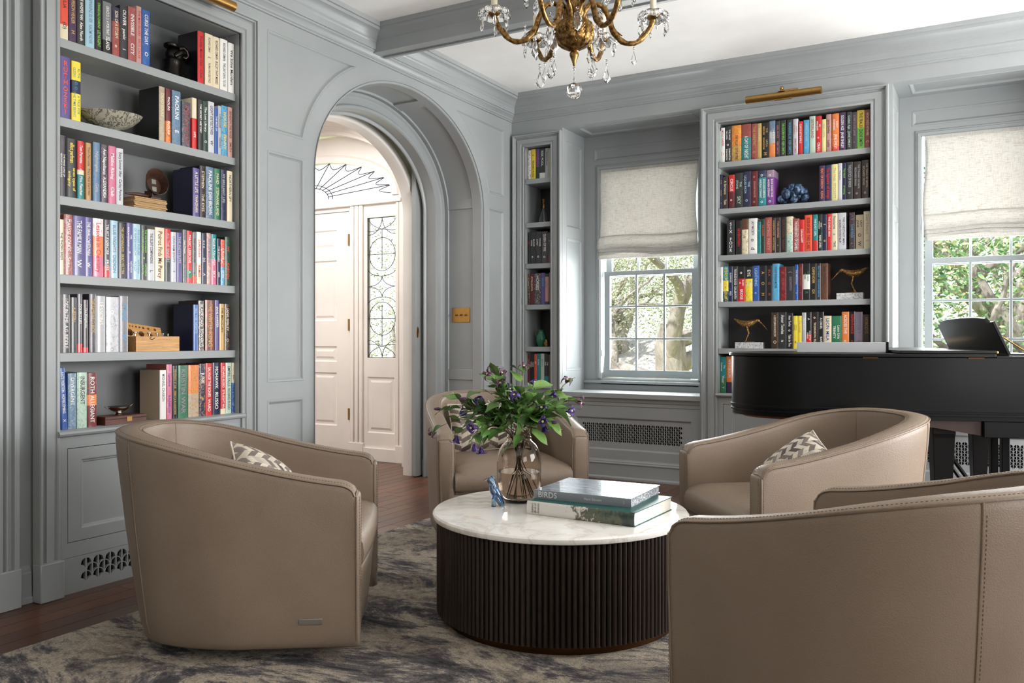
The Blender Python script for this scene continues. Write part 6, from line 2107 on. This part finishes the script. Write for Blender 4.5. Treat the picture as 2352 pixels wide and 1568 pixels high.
# music desk leaning back towards the tail
Md = Matrix.Translation((1.335, 0, 1.051)) @ Matrix.Rotation(R(-24), 4, 'Y')
zz = [(.16, 0), (1.16, 0), (1.16, .185), (1.11, .185), (1.08, .205), (.92, .214), (.66, .217), (.40, .214), (.26, .205), (.23, .185), (.16, .185)]
MB().prism(zz, -.008, .008, Md @ Matrix(((0, 0, 1, 0), (1, 0, 0, 0), (0, 1, 0, 0), (0, 0, 0, 1)))).build('music_desk', M_piano, gp, local=True, smooth=0, bevel=.003)
MB().box(1.32, 1.44, .14, 1.18, 1.050, 1.060).build('desk_tray', M_piano, gp, local=True, bevel=.002)
MB().tube([(1.43, .20, 1.062), (1.30, .19, 1.15)], .004, 6).build('desk_prop', M_brass, gp, local=True)
# arm, key bed and keys beyond the frame
MB().box(1.66, 1.86, 0, .045, .80, .98).box(1.66, 1.86, 1.355, 1.40, .80, .98).box(1.66, 1.86, .0, 1.40, .735, .80).box(1.17, 1.86, .004, 1.396, .655, .734).build('key_bed', M_piano, gp, local=True, bevel=.004)
MB().box(1.665, 1.81, .09, 1.31, .80, .825).build('keys', sol((236, 234, 226), .3), gp, local=True, smooth=0)
# square tapered legs on brass casters
def leg(x, y, w=.062):
    mb = MB(); n_ = [(w, .735), (w, .70), (w * .86, .69), (w * .86, .66), (w * .82, .64), (w * .52, .12), (w * .60, .11), (w * .60, .085)]
    for s_, z in n_: mb.v += [(x - s_, y - s_, z), (x + s_, y - s_, z), (x + s_, y + s_, z), (x - s_, y + s_, z)]
    for i in range(len(n_) - 1):
        for q in range(4): mb.f.append((i * 4 + q, i * 4 + (q + 1) % 4, i * 4 + 4 + (q + 1) % 4, i * 4 + 4 + q)); mb.mi.append(0)
    mb.f.append((0, 1, 2, 3)); mb.mi.append(0); k = (len(n_) - 1) * 4; mb.f.append((k, k + 1, k + 2, k + 3)); mb.mi.append(0)
    lg = mb.build('leg', M_piano, gp, local=True, smooth=0, bevel=.003)
    MB().lathe([(.02, .05), (.02, .086), (0, .086)], 12, (x, y, 0)).tube([(x - .01, y, .026), (x + .01, y, .026)], .026, 14).build('caster', M_brass, lg, local=True)
leg(.34, .42); leg(1.02, .16); leg(1.50, 1.22)
leg(1.62, .10)
# pedal lyre and its braces
lx, ly = 1.44, .66
MB().box(lx - .05, lx + .05, ly - .20, ly + .20, .70, .735).box(lx - .045, lx + .045, ly - .17, ly + .17, .10, .17).build('lyre_box', M_piano, gp, local=True, bevel=.004)
for s_ in (-1, 1):
    MB().box(lx - .02, lx + .02, ly + s_ * .09 - .022, ly + s_ * .09 + .022, .17, .70).build('lyre_column', M_piano, gp, local=True, bevel=.004)
    MB().tube([(lx - .42, ly + s_ * .08, .71), (lx - .03, ly + s_ * .13, .14)], .0105, 8).build('lyre_brace', M_piano, gp, local=True)
for k in (-1, 0, 1):
    MB().tube([(lx + .035, ly + k * .05, .17), (lx + .035, ly + k * .05, .70)], .0035, 6).build('pedal_rod', M_brass, gp, local=True)
    MB().box(lx + .03, lx + .17, ly + k * .06 - .014, ly + k * .06 + .014, .108, .120).build('pedal', M_brass, gp, local=True, bevel=.003)
MB().box(.45, .53, .25, .9, .685, .722).box(.62, 1.16, .55, .64, .685, .722).box(.30, 1.16, .10, .15, .690, .722).build('underside_beam', M_pianowood, gp, local=True, bevel=.002)
MB().prism([(.80, .735), (.80, .722), (1.168, .662), (1.168, .735)], .03, .10, Matrix(((1, 0, 0, 0), (0, 0, -1, .13), (0, 1, 0, 0), (0, 0, 0, 1)))).build('underside_brace', M_pianod, gp, local=True, smooth=0)
# long glossy black box on the lid, its body grey for reflected light
a, b_ = at_z(1893, 789, 1.0605), at_z(2046, 789, 1.0605)
bb = thing('display_box', 'long glossy grey box with black end lying on the closed piano lid', 'box', tuple(PO_ + Pd * .56 + Pw * .30 + Vector((0, 0, 1.0608))), PR - R(6))
MB().box(-.22, .22, -.05, .05, 0, .055).build('box_body', M_gloss, bb, local=True, bevel=.002)
MB().box(.22, .232, -.052, .052, 0, .057).build('end_cap', M_piano, bb, local=True, bevel=.001)
# ------------------------------------------------------------------ chandelier
CHX, CHY = -1.545, 3.265
cd = thing('chandelier', 'six-arm gilt bronze chandelier hung with crystal drops above the round table', 'chandelier', (CHX, CHY, ZC))
C0 = Vector((CHX, CHY, 0))
zc = lambda py: CAM_H + (775 - py) / 1955 * 3.60
leafy = lambda a_, z: 1 + .05 * abs(math.sin(6 * a_)) + .035 * math.sin(24 * abs(math.sin(6 * a_)) * .4 + 420 * z) * (.4 + abs(math.cos(6 * a_)))
bprof = [(0, zc(118)), (.018, zc(117)), (.034, zc(112)), (.055, zc(106)), (.072, zc(97)), (.081, zc(85)), (.083, zc(74)), (.080, zc(64)), (.072, zc(55)), (.060, zc(50)), (.035, zc(48)), (.022, zc(45))]
bp2 = []
for (r0_, z0_), (r1_, z1_) in zip(bprof, bprof[1:]):
    for q in range(4): bp2.append((r0_ + (r1_ - r0_) * q / 4, z0_ + (z1_ - z0_) * q / 4))
bp2.append(bprof[-1])
MB().lathe(bp2, 144, (CHX, CHY, 0), fn=leafy).build('bowl', M_gilt, cd, smooth=60)
MB().lathe([(.022, zc(50)), (.028, zc(42)), (.020, zc(36)), (.030, zc(28)), (.034, zc(20)), (.022, zc(12)), (.018, zc(0)), (.026, zc(-10)), (.016, zc(-25)), (.020, zc(-60)), (.038, zc(-80)), (.020, zc(-100)), (.012, zc(-120)), (.012, zc(-150))],
           32, (CHX, CHY, 0), fn=leafy).build('stem_column', M_gilt, cd, smooth=60)
for k in range(8):     # acanthus leaves round the column
    a_ = 2 * PI * k / 8; d = Vector((math.cos(a_), math.sin(a_), 0))
    MB().tube([C0 + d * .024 + Vector((0, 0, zc(48))), C0 + d * .040 + Vector((0, 0, zc(34))), C0 + d * .036 + Vector((0, 0, zc(18))), C0 + d * .052 + Vector((0, 0, zc(6)))], [.010, .014, .011, .003], 6, flat=.45).build('acanthus_leaf', M_gilt, cd, smooth=60)
MB().lathe([(0, zc(153)), (.005, zc(150)), (.006, zc(146)), (.010, zc(140)), (.0185, zc(128)), (.019, zc(122)), (.011, zc(117)), (.014, zc(113)), (.010, zc(110))], 20, (CHX, CHY, 0), fn=lambda a_, z: 1 + .05 * math.sin(8 * a_ + 90 * z)).build('finial', M_gilt, cd, smooth=60)
for k in range(10):
    a_ = 2 * PI * k / 10
    MB().ball((CHX + .019 * math.cos(a_), CHY + .019 * math.sin(a_), zc(109)), (.0075, .0075, .006), 8, 6).build('rosette', M_gilt, cd)
# chain and canopy up to the ceiling
for k in range(4):
    zz_ = zc(-150) + .014 + k * .030
    pts = [(CHX + (.009 * math.cos(2 * PI * i / 12) if k % 2 else 0), CHY + (0 if k % 2 else .009 * math.cos(2 * PI * i / 12)), zz_ + .017 * math.sin(2 * PI * i / 12)) for i in range(12)]
    MB().tube(pts, .0025, 5, closed=True).build('chain_link', M_gilt, cd)
MB().lathe([(0, ZC - .055), (.012, ZC - .05), (.02, ZC - .035), (.05, ZC - .02), (.058, ZC - .002), (0, ZC - .0005)], 24, (CHX, CHY, 0)).tube([(CHX, CHY, zc(-150) + .10), (CHX, CHY, ZC - .04)], .003, 6).build('canopy', M_gilt, cd, smooth=50)
def kite(mb, top, L, W, T, ang, body=.62):
    """faceted flat drop: narrow top, widest low down, pointed end"""
    c, s_ = math.cos(ang), math.sin(ang)
    def P(u, v, z): return (top.x + c * u - s_ * v, top.y + s_ * u + c * v, top.z - z)
    zt_ = L * body
    ring = [(0, 0), (W * .16, zt_ * .33), (W * .5, zt_), (W * .25, (zt_ + L) / 2), (0, L), (-W * .25, (zt_ + L) / 2), (-W * .5, zt_), (-W * .16, zt_ * .33)] if body > .67 else [(0, 0), (W * .30, L * .12), (W * .5, zt_), (W * .28, L * .86), (0, L), (-W * .28, L * .86), (-W * .5, zt_), (-W * .30, L * .12)]
    inn = [(u * .55, L * .12 + z * .70) for u, z in ring]
    vs = [P(u, 0, z) for u, z in ring] + [P(u, T, z) for u, z in inn] + [P(u, -T, z) for u, z in inn]
    fs = []
    for i in range(8):
        j = (i + 1) % 8
        fs += [(i, j, 8 + j, 8 + i), (j, i, 16 + i, 16 + j)]
    fs += [tuple(range(8, 16)), tuple(range(16, 24))[::-1]]
    mb.add(vs, fs)
def facet_ball(mb, c, r): mb.ball(c, r, 10, 6)
def pendant(p, L=.055, W=.022, beads=1, ang=0.0, body=.66, name='crystal_drop'):
    mb = MB(); z = p.z; wire = MB()
    for k in range(beads):
        facet_ball(mb, Vector((p.x, p.y, z - .007)), .0062); z -= .0145
    kite(mb, Vector((p.x, p.y, z - .002)), L, W, W * .22, ang, body)
    return mb.build(name, M_crystal, cd, smooth=0)
arm_angles = [YAW + R(a_) for a_ in (3, 63, 117, 183, 242, 298)]
ARMS = []
rr = random.Random(2)
for k, an in enumerate(arm_angles):
    d = Vector((math.cos(an), math.sin(an), 0))
    Q = lambda r_, py: C0 + d * r_ + Vector((0, 0, zc(py)))
    ctrl = [Q(.030, 52), Q(.045, 25), Q(.075, 10), Q(.115, 12), Q(.145, 35), Q(.165, 68), Q(.205, 93), Q(.255, 97), Q(.300, 80), Q(.328, 55), Q(.338, 40)]
    pts = []
    for i in range(len(ctrl) - 1):      # Catmull-Rom
        p0, p1, p2, p3 = ctrl[max(i - 1, 0)], ctrl[i], ctrl[i + 1], ctrl[min(i + 2, len(ctrl) - 1)]
        for q in range(4):
            t_ = q / 4
            pts.append(.5 * ((2 * p1) + (p2 - p0) * t_ + (2 * p0 - 5 * p1 + 4 * p2 - p3) * t_ * t_ + (3 * p1 - p0 - 3 * p2 + p3) * t_ ** 3))
    pts.append(ctrl[-1])
    n_ = len(pts)
    rad = [.0135 - .003 * abs(math.sin(i / n_ * PI * 2)) + .0012 * math.sin(i * 1.9) for i in range(n_)]
    am = MB().tube(pts, rad, 10)
    for i in (5, 14, 22, 30):            # cast leaf scrolls on the arm
        am.tube([pts[i], pts[i] + Vector((0, 0, .016)) + d * .004, pts[i + 2] + Vector((0, 0, .024))], [.009, .006, .002], 6)
    arm = am.build('arm', M_gilt, cd, smooth=60)
    E_ = ctrl[-1]
    MB().lathe([(.010, -.006), (.020, 0), (.027, .006), (.025, .014), (.014, .018), (.011, .024), (0, .024)], 16, E_, fn=lambda a_, z: 1 + .10 * math.cos(6 * a_)).build('cup', M_gilt, arm, smooth=50)
    # scalloped crystal drip pan
    pan = MB().lathe([(.012, .020), (.035, .030), (.050, .028), (.062, .014), (.064, -.004), (.060, -.004), (.048, .021), (.034, .024), (.012, .014), (.012, .020)], 48, E_, fn=lambda a_, z: 1 + (.26 * abs(math.cos(4 * a_)) - .14 if z < .029 else .04 * abs(math.cos(4 * a_))))
    pan.build('drip_pan', M_crystal, arm, smooth=0)
    MB().lathe([(.0135, .024), (.0135, .120), (.010, .124), (0, .124)], 16, E_).build('candle_sleeve', sol((236, 226, 200), .5), arm, smooth=50)
    MB().lathe([(.008, .124), (.012, .135), (.015, .150), (.010, .172), (.003, .190), (0, .194)], 12, E_).build('candle_bulb', M_bottle, arm, smooth=60)
    for q in range(6):
        a2 = 2 * PI * q / 6 + rr.uniform(-.1, .1)
        pendant(E_ + Vector((.058 * math.cos(a2), .058 * math.sin(a2), .002)), rr.uniform(.045, .055), .021, 1, rr.uniform(0, PI))
    pendant(pts[20] - Vector((0, 0, .014)) if k % 2 else pts[28] - Vector((0, 0, .013)), .066, .026, 1, YAW + rr.uniform(-.6, .6), .70)
    if k in (1, 2, 4, 5): pendant(Q(.20, 103), .076, .042, 1, YAW + rr.uniform(-.3, .3), .70)
for k in range(6):
    a2 = arm_angles[k] + R(30)
    pendant(C0 + Vector((.125 * math.cos(a2), .125 * math.sin(a2), zc(40))), .085, .040, 1, a2 + PI / 2, .6)
for px, py, L, W in ((1240, 160, .075, .038), (1393, 150, .075, .034), (1362, 132, .065, .036), (1273, 132, .058, .022), (1206, 70, .055, .02), (1228, 95, .07, .03)):
    p_ = at_d(px, py - 14, 3.60 + rr.uniform(-.12, .12)); pendant(p_, L, W * 1.1, 2, YAW + rr.uniform(-.4, .4), .70)
# centre ball on its string of beads
mb = MB()
for z, r_ in ((zc(158), .007), (zc(164), .0028), (zc(167), .0025), (zc(170), .0028), (zc(173), .0025), (zc(176), .0028), (zc(179), .0035), (zc(184), .006)):
    facet_ball(mb, Vector((CHX, CHY, z)), r_)
mb.build('bead_string', M_crystal, cd, smooth=0)
MB().ball((CHX, CHY, zc(208)), .0335, 18, 11).build('crystal_ball', M_crystal, cd, smooth=0)

# ------------------------------------------------------------------ garden seen through the windows
gr = MB().box(-30, 30, 7.1, 60, -0.75, -0.6).build('ground', M_lawn, smooth=0, kind='structure')
def branch(mb, p, d, L, r, depth, rnd, out, gn=.35):
    pts = [p]; rs = [r]; n = 7
    for i in range(n):
        d = (d + Vector((rnd.uniform(-gn, gn), rnd.uniform(-gn, gn), rnd.uniform(-gn * .7, gn)))).normalized()
        pts.append(pts[-1] + d * L / n); rs.append(r * (1 - .55 * (i + 1) / n))
    mb.tube(pts, rs, 9 if depth > 1 else 6, cap=True)
    out.append(pts[-1]); out.append(pts[-3])
    if depth > 0:
        for k in range(3):
            i = rnd.choice((3, 4, 5, 6, 7))
            nd = (d + Vector((rnd.uniform(-1, 1), rnd.uniform(-1, 1), rnd.uniform(-.3, .8)))).normalized()
            branch(mb, pts[i], nd, L * rnd.uniform(.55, .8), rs[i] * .72, depth - 1, rnd, out, gn)
def leaves(name, m, par, centres, per, spread, size, rnd, zmin=-.3):
    vs = []; fs = []
    for c in centres:
        for _ in range(per):
            p = c + Vector((rnd.gauss(0, spread), rnd.gauss(0, spread), rnd.gauss(0, spread * .8)))
            if p.z < zmin or p.y < 7.4 or (m is M_mag and p.x < -1.7 and p.y < 12): continue
            d = Vector((rnd.uniform(-1, 1), rnd.uniform(-1, 1), rnd.uniform(-.6, .6))).normalized(); s_ = d.orthogonal().normalized()
            s_ = (Matrix.Rotation(rnd.uniform(0, 6), 3, d) @ s_)
            l = size * rnd.uniform(.6, 1.3); o = len(vs)
            vs += [p, p + d * l * .28 + s_ * l * .17, p + d * l * .68 + s_ * l * .16, p + d * l, p + d * l * .68 - s_ * l * .16, p + d * l * .28 - s_ * l * .17]; fs.append((o, o + 1, o + 2, o + 3, o + 4, o + 5))
    mb = MB().add(vs, fs); return mb.build(name, m, par, smooth=0, recalc=False, kind='stuff')
def tree(label, x, y, H, r, seed, m, size, per, lean=(0, 0), extra=(), spread=.35):
    rnd = random.Random(seed)
    t = thing('garden_tree', label, 'tree', (x, y, -.6))
    mb = MB(); out = []; p = Vector((x, y, -.6)); d = Vector((lean[0], lean[1], 1)).normalized()
    pts = [p - Vector((0, 0, .0))]; rs = [r * 1.25]
    for i in range(6):
        d = (d + Vector((rnd.uniform(-.12, .12), rnd.uniform(-.12, .12), 0))).normalized(); pts.append(pts[-1] + d * H / 6); rs.append(r * (1 - .06 * i) if i < 5 else r * .35)
    mb.tube(pts, rs, 14)
    for k in range(5):
        i = rnd.choice((3, 4, 5, 6)); a_ = 2 * PI * k / 5 + rnd.uniform(-.4, .4)
        branch(mb, pts[i], Vector((math.cos(a_), math.sin(a_) * .8, rnd.uniform(.15, .8))).normalized(), rnd.uniform(1.4, 2.4), rs[i] * .6, 2, rnd, out, .4)
    mb.build('trunk', M_bark, t, smooth=60)
    leaves('foliage', m, t, [q for q in out] + list(extra), per, spread, size, rnd)
    return t
# through the first window: gnarled oak; through the second: magnolia in front of a thick trunk
tree('gnarled pale-barked oak tree outside the window right of the arch', -4.1, 12.6, 2.0, .30, 4, M_fol, .042, 190, spread=.42)
tree('second oak tree farther back outside the window right of the arch', -6.6, 16.5, 2.6, .22, 9, M_fol, .055, 170, spread=.65)
tree('thick pale tree trunk outside the right-hand window', .35, 10.6, 1.8, .42, 12, M_fol, .05, 30, spread=.5)
rnd = random.Random(21)
ex = [Vector((rnd.uniform(-1.4, .4), rnd.uniform(8.9, 9.8), rnd.uniform(.9, 2.6))) for _ in range(60)]
tree('leafy magnolia close outside the right-hand window', -1.1, 9.6, 1.2, .09, 31, M_mag, .072, 56, extra=ex, spread=.26)
def bush(label, x, y, w_, h_, seed, m, size=.1, n=1500):
    rnd = random.Random(seed); t = thing('garden_shrub', label, 'shrub', (x, y, -.6))
    cs = [Vector((x + rnd.uniform(-w_, w_), y + rnd.uniform(-.6, .6), -.6 + h_ * rnd.random() ** .7)) for _ in range(n // 10)]
    leaves('foliage', m, t, cs, 12, .22, size, rnd, -.62)
    MB().tube([(x, y, -.6), (x + .1, y, -.2), (x, y, h_ * .6)], [.06, .05, .02], 6).build('stem', M_bark, t)
bush('sunlit shrub in the garden right of the oak trunk', -2.9, 15, 1.6, 2.4, 3, M_fol, .055, 6000)
bush('dense hedge behind the magnolia', 0.4, 15.5, 3.0, 3.4, 6, M_mag, .08, 9000)
bush('light green shrub outside the front door sidelight', -7.2, 9.4, .8, 2.2, 8, M_fol, .045, 2600)
bush('tall hedge far behind the oaks', -7.5, 24, 4.5, 5.5, 13, M_fol, .11, 9000)
bush('leafy tree crown outside the front door', -9.0, 13.0, 1.8, 3.8, 18, M_fol, .06, 5000)
# neighbour's shingled roof: rows of separate courses
nb = thing('neighbour_house', 'low grey shingled roof of the neighbouring house beyond the oak', 'house', (-6.2, 15.0, -.6))
MB().box(-10.0, -5.0, 14.9, 17.0, -.6, -.1).build('house_wall', M_brickp, nb, smooth=0)
for i in range(14):
    y = 14.35 + i * .19; z = -.12 + i * .085
    for j in range(12):
        x = -10.4 + j * .46 + (.23 if i % 2 else 0)
        if i == 0 and j == 0:
            s0 = MB().box(0, .452, 0, .25, 0, .02).build('shingle', M_shingle, nb, smooth=0); o = s0; s0.matrix_parent_inverse = wmat(nb).inverted()
        else:
            o = link('shingle', s0.data, nb)
        o.matrix_basis = Matrix.Translation((x, y, z)) @ Matrix.Rotation(R(24), 4, 'X')
MB().prism([(14.45, -.14), (17.05, 1.04), (17.05, -.14)], -10.3, -4.9, Matrix(((0, 0, 1, 0), (1, 0, 0, 0), (0, 1, 0, 0), (0, 0, 0, 1)))).build('roof_deck', M_shingle, nb, smooth=0)

flush()
